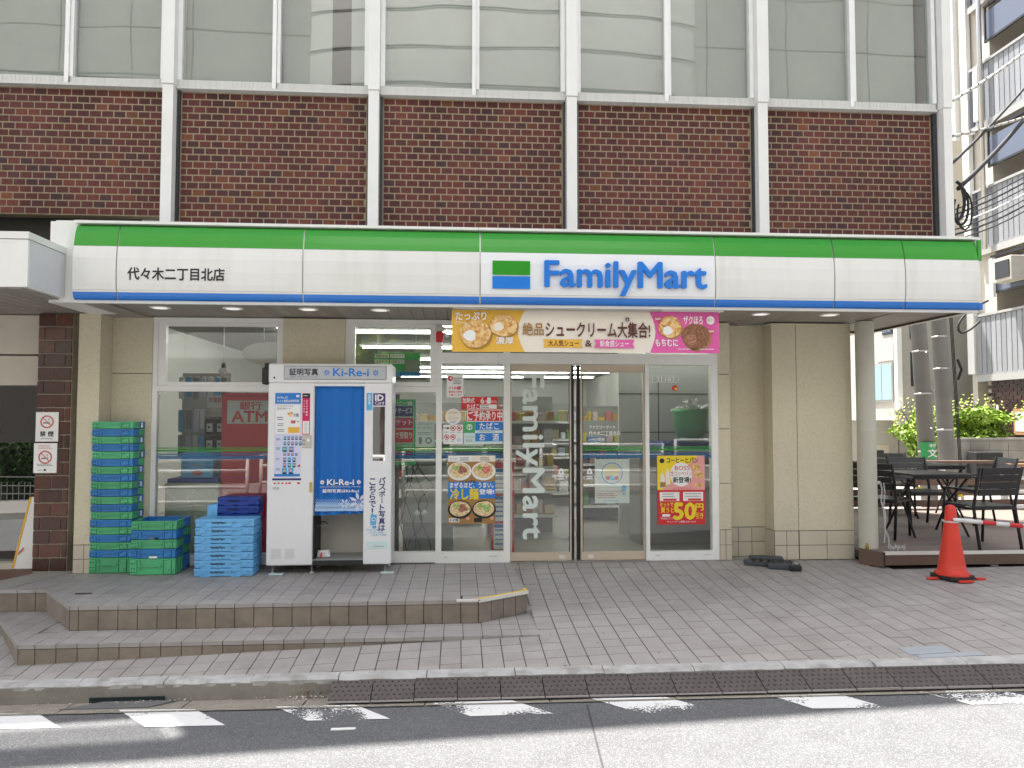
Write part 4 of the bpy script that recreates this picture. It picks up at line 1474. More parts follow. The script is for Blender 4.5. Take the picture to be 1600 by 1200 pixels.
m.lines(bxp(.84), bxp(.99), bzp(.93), bzp(.88), 1, yb)
m.ell(bxp(.965), bzp(.20), .040, .040, yb, 14)
m.build('lettering', 'white_print', clo)
def puff(cx, cz, rx, rz, mt, hole, hx, hz, hr):
    q = MB(); q.ell(cx + .012, cz - .014, rx * 1.0, rz * .98, yb + .0012, 26, .02); q.build('puff_shade', 'gold_print', clo)
    q = MB(); q.ell(cx, cz, rx, rz, yb, 28, .03); o = q.build('puff', mt, clo)
    if mt == 'bun':
        for k_ in range(7):
            a_ = .3 + k_ * .42
            q = MB(); q.ell(cx + rx * .62 * math.cos(a_), cz + rz * (.18 + .52 * math.sin(a_)), rx * random.uniform(.16, .30), rz * random.uniform(.12, .22), yb - .0004 - .00005 * k_, 12, .2, rot=a_); q.build('crust_patch', 'crust', clo)
    q = MB(); q.ell(cx + hx, cz + hz, hr * 1.15, hr, yb - .0012, 20, .06); q.build('filling', hole, clo)
puff(bxp(.189), bzp(.37), .130, .100, 'bun', 'cream_print', -.045, -.012, .040)
puff(bxp(.086), bzp(.57), .142, .125, 'bun', 'white_print', -.050, -.018, .050)
puff(bxp(.811), bzp(.37), .108, .102, 'bun', 'white_print', -.022, -.034, .040)
puff(bxp(.908), bzp(.60), .135, .122, 'choc', 'meat', -.050, -.028, .052)
m = MB()
m.ell(bxp(.765), bzp(.18), .023, .023, yb - .001, 16)
m.ell(bxp(.968), bzp(.47), .023, .023, yb - .002, 16)
m.text('人気スイーツ', bxp(.951), bxp(.979), bzp(.24), bzp(.15), yb - .002)
m.build('badge', 'red_print', clo)
m = MB()
m.text('NEW', bxp(.755), bxp(.775), bzp(.21), bzp(.15), yb - .003, bold=.03)
m.text('NEW', bxp(.958), bxp(.978), bzp(.50), bzp(.44), yb - .004, bold=.03)
m.build('badge_lettering', 'white_print', clo)

# small red alarm lamp on the wall left of the banner
t = thing('alarm_lamp', 'small red alarm lamp with beige base under the soffit left of the banner', 'alarm lamp', (-0.19, -0.06, 2.30))
MB().cbox(-0.225, -0.135, -0.07, -0.009, 2.375, 2.43, 0.006).build('base', 'shade_beige', t)
MB().cbox(-0.218, -0.145, -0.085, -0.012, 2.265, 2.372, 0.01).build('lens', 'red_print', t)
MB().tube([(-0.14, -0.05, 2.36), (-0.10, -0.09, 2.32)], 0.016, 8).build('side_spot', 'alu', t)

# ------------------------------------------------------------------ posters and stickers on the glass
def sheet(name, label, cat, box, y, base, group=None, t=0.0015):
    x0, x1, z0, z1 = box
    o = thing(name, label, cat, ((x0 + x1) / 2, y, z0), group)
    s = MB().plate(x0, x1, z0, z1, y, t).build('paper', base, o)
    X = lambda p: x0 + (x1 - x0) * p
    Zp = lambda p: z1 - (z1 - z0) * p
    return o, s, X, Zp, y - 0.0008

# noodle poster
o, s, X, Zp, y = sheet('noodle_poster', 'tall poster of four noodle bowls with a blue middle band, left of the doors', 'poster', (-0.090, 0.397, 0.397, 1.098), 0.024, 'gold_print')
MB().plate(X(0), X(1), Zp(.63), Zp(.385), y, .0006).build('blue_band', 'blue_print', s)
MB().plate(X(0), X(.5), Zp(.09), Zp(0), y, .0006).build('top_strip', 'white_print', s)
MB().plate(X(.5), X(1), Zp(.09), Zp(0), y, .0006).build('top_strip', 'cream_print', s)
for cx, cz, rim, food, top in ((.24, .23, 'white_print', 'noodle', 'meat'), (.75, .23, 'white_print', 'noodle', 'tomato'), (.25, .79, 'black_print', 'noodle', 'meat'), (.76, .79, 'black_print', 'noodle', 'leafy')):
    rx, rz = .255 * (X(1) - X(0)), .135 * (Zp(0) - Zp(1))
    MB().ell(X(cx), Zp(cz), rx, rz, y - .0008, 28).build('bowl', rim, s)
    MB().ell(X(cx), Zp(cz - .01), rx * .86, rz * .82, y - .0016, 26, .03).build('noodles', food, s)
    MB().ell(X(cx + .06), Zp(cz - .02), rx * .36, rz * .42, y - .0024, 16, .15).build('topping', top, s)
    MB().ell(X(cx - .08), Zp(cz - .05), rx * .26, rz * .26, y - .0024, 14, .2).build('topping', 'leafy', s)
m = MB()
m.text('まぜるほど、うまい。', X(.04), X(.96), Zp(.475), Zp(.395), y - .001, bold=.035)
m.text('登場!', X(.66), X(.97), Zp(.57), Zp(.495), y - .001, bold=.035)
m.plate(X(.02), X(.24), Zp(.975), Zp(.915), y - .0004, .0006)
m.build('lettering', 'white_print', s)
MB().text('冷し麺', X(.05), X(.64), Zp(.645), Zp(.485), y - .0014, bold=.04).build('lettering', 'yellow_print', s)
m = MB()
m.text('よくばり宣言', X(.24), X(.58), Zp(.40), Zp(.365), y - .0014, bold=.02)
m.text('まぜ麺', X(.03), X(.22), Zp(.965), Zp(.925), y - .0016, bold=.02)
m.plate(X(.55), X(.72), Zp(.975), Zp(.915), y - .0014, .0006)
m.text('冷しラーメン', X(.04), X(.2), Zp(.07), Zp(.03), y - .001)
m.lines(X(.25), X(.48), Zp(.08), Zp(.02), 2, y - .001)
m.lines(X(.68), X(.92), Zp(.08), Zp(.02), 2, y - .001)
m.build('fine_print', 'black_print', s)
m = MB()
m.ell(X(.42), Zp(.92), .018, .018, y - .003, 14)
m.ell(X(.93), Zp(.92), .018, .018, y - .003, 14)
m.build('badge', 'pale_pink', s)

# heated tobacco notice, two red plates
o, s, X, Zp, y = sheet('tobacco_notice', 'small red notice with a date above the wider red notice on the glass', 'notice', (0.044, 0.422, 1.573, 1.705), 0.020, 'red_print')
m = MB()
m.text('加熱式', X(.03), X(.36), Zp(.48), Zp(.08), y, bold=.03)
m.text('6', X(.53), X(.62), Zp(.52), Zp(.06), y, bold=.03)
m.text('月', X(.63), X(.70), Zp(.5), Zp(.28), y)
m.text('1', X(.72), X(.79), Zp(.52), Zp(.06), y, bold=.03)
m.text('日(木)', X(.80), X(.97), Zp(.5), Zp(.26), y)
m.text('たばこ', X(.15), X(.49), Zp(.95), Zp(.56), y, bold=.03)
m.plate(X(.51), X(.97), Zp(.93), Zp(.6), y, .0006)
m.build('lettering', 'white_print', s)
MB().lines(X(.53), X(.8), Zp(.92), Zp(.62), 2, y - .001).build('fine_print', 'black_print', s)
o, s, X, Zp, y = sheet('reservation_notice', 'wide red notice with large white letters on the glass, below the small red one', 'notice', (0.104, 0.478, 1.447, 1.573), 0.018, 'white_print')
q = MB().plate(X(.02), X(.98), Zp(.94), Zp(.06), y, .0006).build('red_field', 'red_print', s)
MB().text('ご予約承り中', X(.03), X(.97), Zp(.88), Zp(.12), y - .001, bold=.03).build('lettering', 'white_print', q) if False else MB().text('ご予約承り中', X(.03), X(.97), Zp(.88), Zp(.12), y - .001, bold=.03).build('lettering', 'white_print', s)
o, s, X, Zp, y = sheet('tobacco_alcohol_plate', 'blue and green plate for tobacco and alcohol sale on the glass under the red notices', 'plate', (0.072, 0.472, 1.216, 1.447), 0.022, 'mint')
MB().plate(X(0), X(.285), Zp(.5), Zp(0), y, .0006).build('green_field', 'green_print', s)
m = MB(); m.plate(X(.29), X(1), Zp(.385), Zp(.0), y, .0006); m.plate(X(.29), X(1), Zp(.88), Zp(.51), y, .0006); m.build('blue_field', 'blue_print', s)
m = MB()
m.text('たばこ', X(.40), X(.90), Zp(.35), Zp(.04), y - .001, bold=.02)
m.text('お　酒', X(.40), X(.90), Zp(.85), Zp(.54), y - .001, bold=.02)
m.ring(X(.14), Zp(.24), .022, .030, y - .001)
m.text('Y', X(.10), X(.18), Zp(.36), Zp(.12), y - .001, bold=.05)
m.build('lettering', 'white_print', s)
m = MB(); m.text('ここから先は', X(.02), X(.27), Zp(.73), Zp(.63), y); m.text('禁煙席', X(.05), X(.22), Zp(.90), Zp(.78), y); m.lines(X(.4), X(.9), Zp(.48), Zp(.41), 1, y); m.build('fine_print', 'grey_print', s)
# emergency notice
o, s, X, Zp, y = sheet('emergency_notice', 'small white notice with a red round mark and red numerals high on the glass', 'notice', (-0.108, 0.064, 1.698, 1.936), 0.024, 'white_print')
m = MB(); m.ell(X(.22), Zp(.17), .026, .026, y, 18); m.text('110番', X(.15), X(.88), Zp(.66), Zp(.51), y, bold=.04, slant=.2); m.text('警察官立寄所', X(.12), X(.92), Zp(.80), Zp(.71), y, bold=.02); m.text('お願いします', X(.16), X(.88), Zp(.93), Zp(.84), y, bold=.02); m.build('lettering', 'red_print', s)
MB().lines(X(.4), X(.92), Zp(.44), Zp(.12), 4, y).build('fine_print', 'black_print', s)
m = MB(); m.ell(X(.24), Zp(.16), .010, .012, y - .001, 10, .3); m.build('mark', 'white_print', s)
# round sticker
t = thing('round_sticker', 'round peach and blue sticker on the glass left of the wide red notice', 'sticker', (-0.0395, 0.024, 1.40))
cx, cz = -0.0395, 1.4997
q = MB().ell(cx, cz, .083, .083, 0.024, 28, t=.001).build('disc', 'white_print', t)
MB().ell(cx, cz + .010, .072, .062, 0.0228, 24, t=.0006).build('peach_field', 'cream_print', q)
m = MB(); m.text('お店で受取り', cx - .05, cx + .05, cz + .032, cz + .052, .0215); m.text('サービス', cx - .045, cx + .045, cz - .03, cz - .005, .0215); m.build('lettering', 'gold_print', q)
MB().text('実施中', cx - .03, cx + .03, cz - .068, cz - .048, .0215).build('lettering', 'blue_print', q)
# prohibition sticker
o, s, X, Zp, y = sheet('pictogram_sticker', 'white sticker with red prohibition circles on the glass beside the blue plate', 'sticker', (-0.142, 0.059, 1.217, 1.417), 0.024, 'white_print')
m = MB(); r = MB()
for cx_, cz_ in ((.5, .18), (.82, .18), (.18, .64), (.5, .64)):
    r.ring(X(cx_), Zp(cz_), .021, .028, y - .001)
    a, b = .014, .017
    r.prism([(X(cx_) - a - .003, y - .001, Zp(cz_) + b), (X(cx_) - a + .003, y - .001, Zp(cz_) + b), (X(cx_) + a + .003, y - .001, Zp(cz_) - b), (X(cx_) + a - .003, y - .001, Zp(cz_) - b)], (0, .0005, 0))
    m.ell(X(cx_), Zp(cz_), .014, .009, y, 10, .3)
    m.lines(X(cx_ - .12), X(cx_ + .12), Zp(cz_ + .24), Zp(cz_ + .18), 1, y)
m.box(X(.05), X(.14), y, y + .0005, Zp(.2), Zp(.15)); m.ell(X(.24), Zp(.18), .016, .010, y, 10, .2); m.lines(X(.05), X(.33), Zp(.42), Zp(.36), 1, y)
m.build('pictograms', 'black_print', s); r.build('prohibition_rings', 'red_print', s)
MB().text('お願い', X(.7), X(.95), Zp(.88), Zp(.7), y).build('lettering', 'sky_print', s)
# coffee and bread poster
o, s, X, Zp, y = sheet('coffee_poster', 'red and yellow coffee and bread poster with a large yellow price on the right pane', 'poster', (2.101, 2.611, 0.370, 1.091), 0.022, 'red_print')
MB().plate(X(0), X(1), Zp(.50), Zp(0), y + .0004, .0004).build('yellow_field', 'yellow_print', s)
MB().poly([(X(1), y, Zp(0)), (X(.86), y, Zp(0)), (X(.55), y, Zp(.2)), (X(.1), y, Zp(.5)), (X(1), y, Zp(.5))][::-1]).build('pink_field', 'pale_pink', s)
MB().ell(X(.50), Zp(.275), .118, .125, y - .001, 30).build('white_circle', 'white_print', s)
m = MB()
m.text('コーヒーとパン', X(.2), X(.86), Zp(.105), Zp(.03), y - .0015, bold=.03)
m.text('新登場!', X(.33), X(.70), Zp(.395), Zp(.31), y - .002, bold=.03)
m.ell(X(.10), Zp(.075), .026, .026, y - .001, 16)
m.build('lettering', 'black_print', s)
m = MB(); m.text('BOSS', X(.37), X(.68), Zp(.21), Zp(.15), y - .002, bold=.01); m.text('生コッペパン', X(.28), X(.72), Zp(.295), Zp(.225), y - .002, bold=.01); m.text('よく合うおいしさ', X(.33), X(.70), Zp(.495), Zp(.46), y - .002, bold=.01); m.build('lettering', 'red_print', s)
m = MB(); m.plate(X(.05), X(.46), Zp(.66), Zp(.53), y, .0004); m.build('white_box', 'white_print', s); m = MB(); m.plate(X(.54), X(.96), Zp(.66), Zp(.53), y, .0004); m.text('キャンペーン期間 5/30～6/19', X(.2), X(.8), Zp(.975), Zp(.945), y - .001, bold=.01); m.plate(X(.10), X(.26), Zp(.885), Zp(.85), y, .0004); m.text('対象商品よりどり', X(.06), X(.33), Zp(.925), Zp(.895), y - .001); m.build('white_boxes', 'white_print', s)
m = MB(); m.lines(X(.1), X(.42), Zp(.61), Zp(.54), 2, y - .001); m.build('fine_print', 'grey_print', s); m = MB(); m.lines(X(.58), X(.93), Zp(.61), Zp(.54), 2, y - .001); m.build('fine_print', 'grey_print', s)
m = MB(); m.plate(X(.12), X(.40), Zp(.655), Zp(.625), y - .001, .0004); m.build('box_ribbon', 'red_print', s); m = MB(); m.plate(X(.64), X(.92), Zp(.655), Zp(.625), y - .001, .0004); m.text('BOSS', X(.3), X(.3), Zp(.3), Zp(.3), y) if False else None; m.build('box_ribbon', 'red_print', s)
m = MB()
m.text('50', X(.345), X(.79), Zp(.925), Zp(.69), y - .001, bold=.05)
m.text('円', X(.80), X(.96), Zp(.80), Zp(.70), y - .001, bold=.04)
m.text('引き', X(.80), X(.96), Zp(.92), Zp(.83), y - .001, bold=.03)
m.text('セットで', X(.05), X(.33), Zp(.745), Zp(.68), y - .001, bold=.03)
m.text('買うと', X(.07), X(.34), Zp(.83), Zp(.755), y - .001, bold=.03)
m.build('lettering', 'yellow_print', s)
m = MB(); m.ell(X(.80), Zp(.17), .050, .040, y - .002, 16, .08, rot=-.4); m.ell(X(.87), Zp(.28), .056, .042, y - .0028, 16, .08, rot=-.5); m.ell(X(.87), Zp(.43), .05, .022, y - .002, 14, .1); m.build('bread_picture', 'crust', s)
m = MB(); m.prism([(X(.05), y - .002, Zp(.47)), (X(.06), y - .002, Zp(.30)), (X(.10), y - .002, Zp(.24)), (X(.14), y - .002, Zp(.28)), (X(.18), y - .002, Zp(.47))], (0, .0005, 0)); m.prism([(X(.18), y - .0015, Zp(.42)), (X(.17), y - .0015, Zp(.26)), (X(.21), y - .0015, Zp(.17)), (X(.25), y - .0015, Zp(.26)), (X(.27), y - .0015, Zp(.42))], (0, .0005, 0)); m.build('bottle_picture', 'cream_print', s)
m = MB(); m.plate(X(.06), X(.17), Zp(.46), Zp(.385), y - .003, .0004); m.build('bottle_picture', 'gold_print', s)
# white poster with a round picture
o, s, X, Zp, y = sheet('white_poster', 'white poster with a round picture and red small print on the right sliding door', 'poster', (1.441, 1.807, 0.596, 1.082), 0.036, 'white_print')
MB().ring(X(.5), Zp(.36), .105, .113, y).build('ring', 'blue_print', s)
MB().ell(X(.5), Zp(.30), .08, .062, y, 24).build('round_picture', mat('pale_yellow_print', (0.75, 0.66, 0.40), 0.5), s)
m = MB(); m.ell(X(.38), Zp(.46), .028, .022, y - .001, 14); m.ell(X(.62), Zp(.46), .028, .022, y - .001, 14); m.text('ファミリーマートからのお知らせ', X(.08), X(.9), Zp(.77), Zp(.72), y); m.lines(X(.05), X(.65), Zp(.9), Zp(.78), 3, y); m.build('red_print', 'red_soft', s)
m = MB(); m.ell(X(.5), Zp(.46), .034, .024, y - .0015, 14); m.ell(X(.84), Zp(.68), .024, .034, y, 16, .12); m.ell(X(.84), Zp(.80), .020, .010, y, 12, .2); m.build('blue_shapes', 'sky_print', s)
MB().lines(X(.03), X(.97), Zp(.055), Zp(.015), 1, y, .8, False).build('heading', 'black_print', s)
MB().lines(X(.25), X(.75), Zp(.97), Zp(.93), 1, y).build('fine_print', 'sky_print', s)
# shop name down the left leaf
xa_, xb_ = 0.6098, 0.9106
t = thing('door_lettering', 'large pale shop name running down the left sliding door', 'window lettering', ((xa_ + xb_) / 2, 0.02, 0.2))
MB().btext('FamilyMart', xa_, xb_, 0.2309, 1.9546, 0.0275, .009, rot=-math.pi / 2, depth=0.002).build('lettering', 'frost', t)
# small store text on the right leaf
t = thing('door_text', 'small white shop name and hours lettered on the right sliding door', 'window lettering', (1.5443, 0.028, 1.2))
m = MB()
bx = lambda u: 1.2400 + (u - 900) * 0.0068
m.text('ファミリーマート', bx(921), bx(961.5), 1.373, 1.408, 0.0275, bold=.02)
m.text('代々木二丁目北店', bx(920), bx(970), 1.306, 1.350, 0.0275, bold=.015)
m.text('24時間営業', bx(920), bx(945), 1.248, 1.276, 0.0275)
m.text('年中無休', bx(921), bx(939), 1.204, 1.232, 0.0275)
m.build('lettering', 'white_print', t)
# push labels
for u, side in ((877, 'left'), (921, 'right')):
    t = thing('push_label', 'small white hand label at waist height on the %s sliding door' % side, 'label', (1.2400, 0.026, 0.90), 'white labels on the sliding doors')
    cx = bx(u)
    m = MB()
    m.box(cx - .048, cx + .048, 0.0262, 0.0275, 0.846, 0.882)
    m.ell(cx - .048, .864, .018, .018, .0262, 12, t=.0012); m.ell(cx + .048, .864, .018, .018, .0262, 12, t=.0012)
    m.prism([(cx - .032, .0262, .90), (cx - .022, .0262, .945), (cx, .0262, .965), (cx + .022, .0262, .945), (cx + .032, .0262, .90)], (0, .0012, 0))
    o = m.build('label', 'white_print', t)
    m = MB(); m.ell(cx, .925, .012, .012, .0255, 10); m.lines(cx - .04, cx + .04, .852, .876, 1, .0255); m.build('print', 'grey_print', t)
# number plate and red mark on the right pane
t = thing('number_sticker', 'outlined five digit number lettered at the top of the right pane', 'window lettering', (2.1936, 0.028, 1.85))
m = MB()
x0, x1 = 2.0568, 2.3409
z0, z1 = 1.8624, 1.9334
m.text('21163', x0 + .045, x1 - .045, z0 + .010, z1 - .010, .0285, bold=.01)
for a, b, c, d in ((x0, x1, z0, z0 + .003), (x0, x1, z1 - .003, z1), (x0, x0 + .003, z0, z1), (x1 - .003, x1, z0, z1)):
    m.box(a, b, .0285, .0295, c, d)
m.build('lettering', 'white_print', t)
t = thing('red_mark', 'round red sticker below the five digit number on the right pane', 'sticker', (2.2997, 0.028, 1.8052))
MB().ell(2.2997, 1.8052, .032, .032, .0280, 16, .08, t=.001).build('disc', 'red_print', t)
MB().ell(2.2997+.01, 1.8052-.01, .014, .012, .0270, 12, .2, t=.0005).build('flash', 'yellow_print', t)
# service board and notice behind the pane right of the booth
o, s, X, Zp, y = sheet('service_board', 'green board of coloured service labels behind the glass right of the photo booth', 'board', (-0.7763, -0.4290, 1.00, 1.6784), 0.062, 'green_print', t=.006)
for i, (a, b, mt, tx) in enumerate(((.10, .26, 'navy_print', 'マルチサービス'), (.28, .44, 'crimson', 'eチケット'), (.46, .66, 'red_print', 'レジで受取り'), (.68, .76, 'green_print', '税金・公共料金'), (.78, .86, 'red_print', '電子マネー'), (.88, .94, 'gold_print', 'スポーツ'))):
    q = MB().plate(X(.05), X(.94), Zp(b) - .004, Zp(a) + .004, y, .0006).build('white_edge', 'white_print', s)
    q = MB().plate(X(.06), X(.93), Zp(b), Zp(a), y - .0008, .0006).build('label_field', mt, s)
    m = MB().text(tx, X(.15), X(.9), Zp(b) + (Zp(a) - Zp(b)) * .3, Zp(a) - (Zp(a) - Zp(b)) * .18, y - .0018, bold=.02)
    m.build('lettering', 'white_print', s)
MB().text('コピー機', X(.3), X(.9), Zp(.085), Zp(.03), y - .001, bold=.02).build('lettering', 'white_print', s)
o, s, X, Zp, y = sheet('smoking_notice', 'grey white paper notice with faint print between the green board and the door pane', 'notice', (-0.427, -0.230, 1.184, 1.460), 0.046, 'white_print')
m = MB(); m.text('店内店外', X(.1), X(.9), Zp(.18), Zp(.07), y); m.text('ポイ捨て禁止', X(.1), X(.9), Zp(.33), Zp(.22), y); m.lines(X(.1), X(.95), Zp(.55), Zp(.42), 2, y); m.ell(X(.25), Zp(.75), .018, .04, y, 12); m.ring(X(.68), Zp(.75), .02, .034, y); m.build('print', 'grey_print', s)
# hanging service board in the upper window
o, s, X, Zp, y = sheet('hanging_board', 'green hanging board with small white labels inside the upper window above the photo booth', 'board', (-0.9159, -0.4043, 1.9416, 2.2015), 0.50, 'green_print', t=.01)
m = MB()
for i, tx in enumerate(('コピー', 'eチケット', '住民票・証明書', '公共料金', 'サービス', '保険')):
    r, c = divmod(i, 2)
    if i < 5:
        m.plate(X(.03 + c * .33), X(.33 + c * .33), Zp(.05 + r * .24 + .18), Zp(.05 + r * .24), y, .001)
m.build('white_labels', 'white_print', s)
m = MB()
for i, tx in enumerate(('各種証明書', 'eチケット', '公共料金', '保険など', 'サービス')):
    r, c = divmod(i, 2)
    m.text(tx, X(.05 + c * .33), X(.31 + c * .33), Zp(.05 + r * .24 + .15), Zp(.05 + r * .24 + .03), y - .002)
m.build('lettering', 'black_print', s)
m = MB(); m.plate(X(0), X(1), Zp(1), Zp(.82), y - .001, .0005); m.build('blue_band', 'blue_print', s)
MB().plate(X(.68), X(.97), Zp(.8), Zp(.3), y - .001, .0005).build('picture', 'cabinet', s)
m = MB(); m.box(X(.1), X(.1) + .006, y, y + .006, Zp(0), 2.70); m.box(X(.9), X(.9) + .006, y, y + .006, Zp(0), 2.70); m.build('hanger', 'alu', s)

# ------------------------------------------------------------------ seen through the glass
TUBES = [(1.7, 'nearest the glass'), (2.5, 'second from the glass'), (4.7, 'third from the glass'), (7.2, 'fourth from the glass'), (9.6, 'fifth from the glass'), (11.2, 'sixth from the glass'), (13.4, 'deepest in the shop')]
for yy, w_ in TUBES:
    t = thing('ceiling_tube', 'long lit ceiling tube running across the shop, ' + w_, 'ceiling light', (0.9, yy, 2.66), 'lit tubes on the shop ceiling')
    MB().box(-1.6, 3.9, yy - .045, yy + .045, 2.672, 2.699).build('fitting', 'lamp_white', t)
    MB().tube([(-1.55, yy, 2.655), (3.85, yy, 2.655)], .017, 8).build('tube', 'tube', t)
t = thing('ceiling_tube', 'lit ceiling tube running straight back over the left shop window', 'ceiling light', (-2.3, 3.0, 2.66), 'lit tubes on the shop ceiling')
MB().box(-2.345, -2.255, 1.9, 4.6, 2.672, 2.699).build('fitting', 'lamp_white', t)
MB().tube([(-2.3, 1.95, 2.655), (-2.3, 4.55, 2.655)], .017, 8).build('tube', 'tube', t)
t = thing('ceiling_tube', 'lit ceiling tube running across just inside the left shop window', 'ceiling light', (-2.5, 1.1, 2.66), 'lit tubes on the shop ceiling')
MB().box(-3.0, -1.7, 1.055, 1.145, 2.672, 2.699).build('fitting', 'lamp_white', t)
MB().tube([(-2.72, 1.1, 2.655), (-1.75, 1.1, 2.655)], .017, 8).build('tube', 'tube', t)
# wall-mounted dome camera and a hanging oval board
t = thing('dome_camera', 'small dome camera hanging on a thin rod behind the upper left window', 'camera', (-2.5410, 0.6, 1.97))
cx = -2.5410
MB().tube([(cx, .6, 2.70), (cx, .6, 2.07)], .006, 6).build('rod', 'alu', t)
MB().lathe([(0, 1.955), (.03, 1.96), (.048, 1.985), (.05, 2.01), (.03, 2.03)], cx, .6, 18).build('dome', 'alu', t)
MB().lathe([(.024, 2.03), (.02, 2.08), (0, 2.085)], cx, .6, 12).build('mount', 'black_rubber', t)
t = thing('hanging_oval_board', 'white rounded board hanging behind the upper left window', 'board', (-1.85, .8, 2.1))
m = MB(); m.ell(-2.1069, 2.2105, .30, .13, .8, 30, .0, t=.02); m.build('board', 'white_metal', t)
MB().tube([(-2.1767, .81, 2.70), (-2.1628, .81, 2.3686)], .004, 6).build('cord', 'alu', t)
# cash machine
ax0, ax1 = -2.5243, -1.9662
t = thing('cash_machine', 'tall red cash machine standing behind the left shop window', 'cash machine', ((ax0 + ax1) / 2, .75, 0))
MB().cbox(ax0, ax1 + .25, .5, 1.1, 0.0, 1.7546, .012).build('body', 'atm_red', t)
x0, x1, z0, z1 = -2.461, -2.010, 1.424, 1.672
MB().plate(x0, x1 + .08, z0, z1, .488, .010).build('sign_plate', mat('pale_plate', (0.62, 0.60, 0.59), .5), t)
m = MB(); m.text('銀行', x0 + .13, x0 + .36, z0 + .15, z1 - .01, .4865, bold=.02); m.text('ATM', x0 + .05, x1 - .03, z0 + .02, z0 + .135, .4865, bold=.035); m.build('lettering', 'red_print', t)
m = MB(); m.plate(ax0 + .03, ax1, 0.83, 0.86, .497, .003); m.build('slot', 'crimson', t)
m = MB(); m.plate(ax0 + .27, ax0 + .274, 1.72, 1.77, .496, .004); m.plate(ax0, ax1 + .2, 1.715, 1.72, .496, .004); m.build('seam', 'black_rubber', t)
# chest freezer with boxes on it
x0, x1, z0, z1 = -3.078, -2.513, 0.040, 0.797
t = thing('chest_freezer', 'low white ribbed freezer chest behind the left shop window', 'freezer', ((x0 + x1) / 2, .6, 0))
MB().cbox(x0 + .008, x1 - .008, .43, 1.0, 0.0, z1 - .05, .01).build('body', 'chest', t)
MB().cbox(x0, x1, .42, 1.01, z1 - .048, z1, .012).build('lid', 'chest', t)
m = MB()
for k in range(18):
    xx = x0 + .03 + k * (x1 - x0 - .06) / 17
    m.box(xx - .006, xx + .006, .425, .432, .08, z1 - .06)
m.build('ribs', 'chest', t)
tz = z1 + .002
x0b, x1b = -3.0585, -2.5291
t = thing('navy_tray', 'flat navy tray lying on the white freezer chest', 'tray', ((x0b + x1b) / 2, .6, tz))
MB().cbox(x0b, x1b, .45, .9, tz, tz + .045, .006).build('tray', 'crate_navy', t)
x0, x1, z0, z1 = -2.934, -2.601, 0.858, 1.110
t = thing('blue_box', 'pale blue box standing on the navy tray behind the left shop window', 'box', ((x0 + x1) / 2, .6, tz + .047))
MB().cbox(x0, x1, .5, .8, tz + .047, z1, .006).build('box', 'crate_sky', t)
m = MB(); m.ell((x0 + x1) / 2, tz + .10, .055, .03, .4985, 14, .1); m.lines(x0 + .10, x1 - .10, tz + .17, tz + .19, 1, .4985); m.build('print', 'red_soft', t)
m = MB(); m.lines(x0 + .02, x0 + .08, tz + .14, z1 - .03, 3, .4985); m.lines(x1 - .08, x1 - .02, tz + .14, z1 - .03, 3, .4985); m.build('side_print', 'blue_print', t)
# rack of small goods on hooks
x0, x1 = -3.1411, -2.5962
t = thing('hook_rack', 'narrow rack of packets and bags on hooks behind the left shop window', 'rack', ((x0 + x1) / 2, 1.05, 0))
MB().box(x0, x1, 1.08, 1.12, 0.0, 2.0).build('back_panel', 'shop_wall', t)
m = MB()
for r, zz in enumerate((1.95, 1.58, 1.30)):
    for k in range(7):
        xx = x0 + .04 + k * (x1 - x0) / 7
        if (k >= 4 and r > 0): continue
        m.box(xx - .002, xx + .002, .92, 1.08, zz, zz + .004)
m.build('hooks', 'alu', t)
for r, zz in enumerate((1.95, 1.58, 1.30)):
    for k in range(7):
        if (k >= 4 and r > 0): continue
        xx = x0 + .04 + k * (x1 - x0) / 7
        mt = ('white_print', 'sky_print', 'grey_print', 'lavender')[(k + r) % 4]
        MB().cbox(xx - .028, xx + .028, .93 + .01 * (k % 3), .955 + .01 * (k % 3), zz - .25 + .03 * (k % 2), zz - .005, .006).build('packet', mt, t)
for r in range(2):
    for k in range(2):
        a = x1 - .235 + k * .115
        zz = 1.30 - r * .19
        q = MB().box(a, a + .095, .93, 1.06, zz, zz + .165).build('small_carton', 'black_print', t)
        MB().plate(a + .016, a + .082, zz + .03, zz + .125, .928, .0015).build('label', 'white_print', q)
        MB().prism([(a + .03, .927, zz + .06), (a + .06, .927, zz + .08), (a + .03, .927, zz + .10)], (0, .0005, 0)).build('mark', 'black_print', q)
MB().plate(x1 - .22, x1 - .02, 1.60, 1.74, .93, .004).build('shelf_card', 'white_print', t)
MB().text('ネスカフェ' if False else '充電器', x1 - .2, x1 - .06, 1.66, 1.72, .928, bold=.02).build('card_lettering', 'red_soft', t)
MB().box(x1 - .24, x1 + .0, .93, 1.08, 1.5, 1.52).build('shelf', 'alu', t)
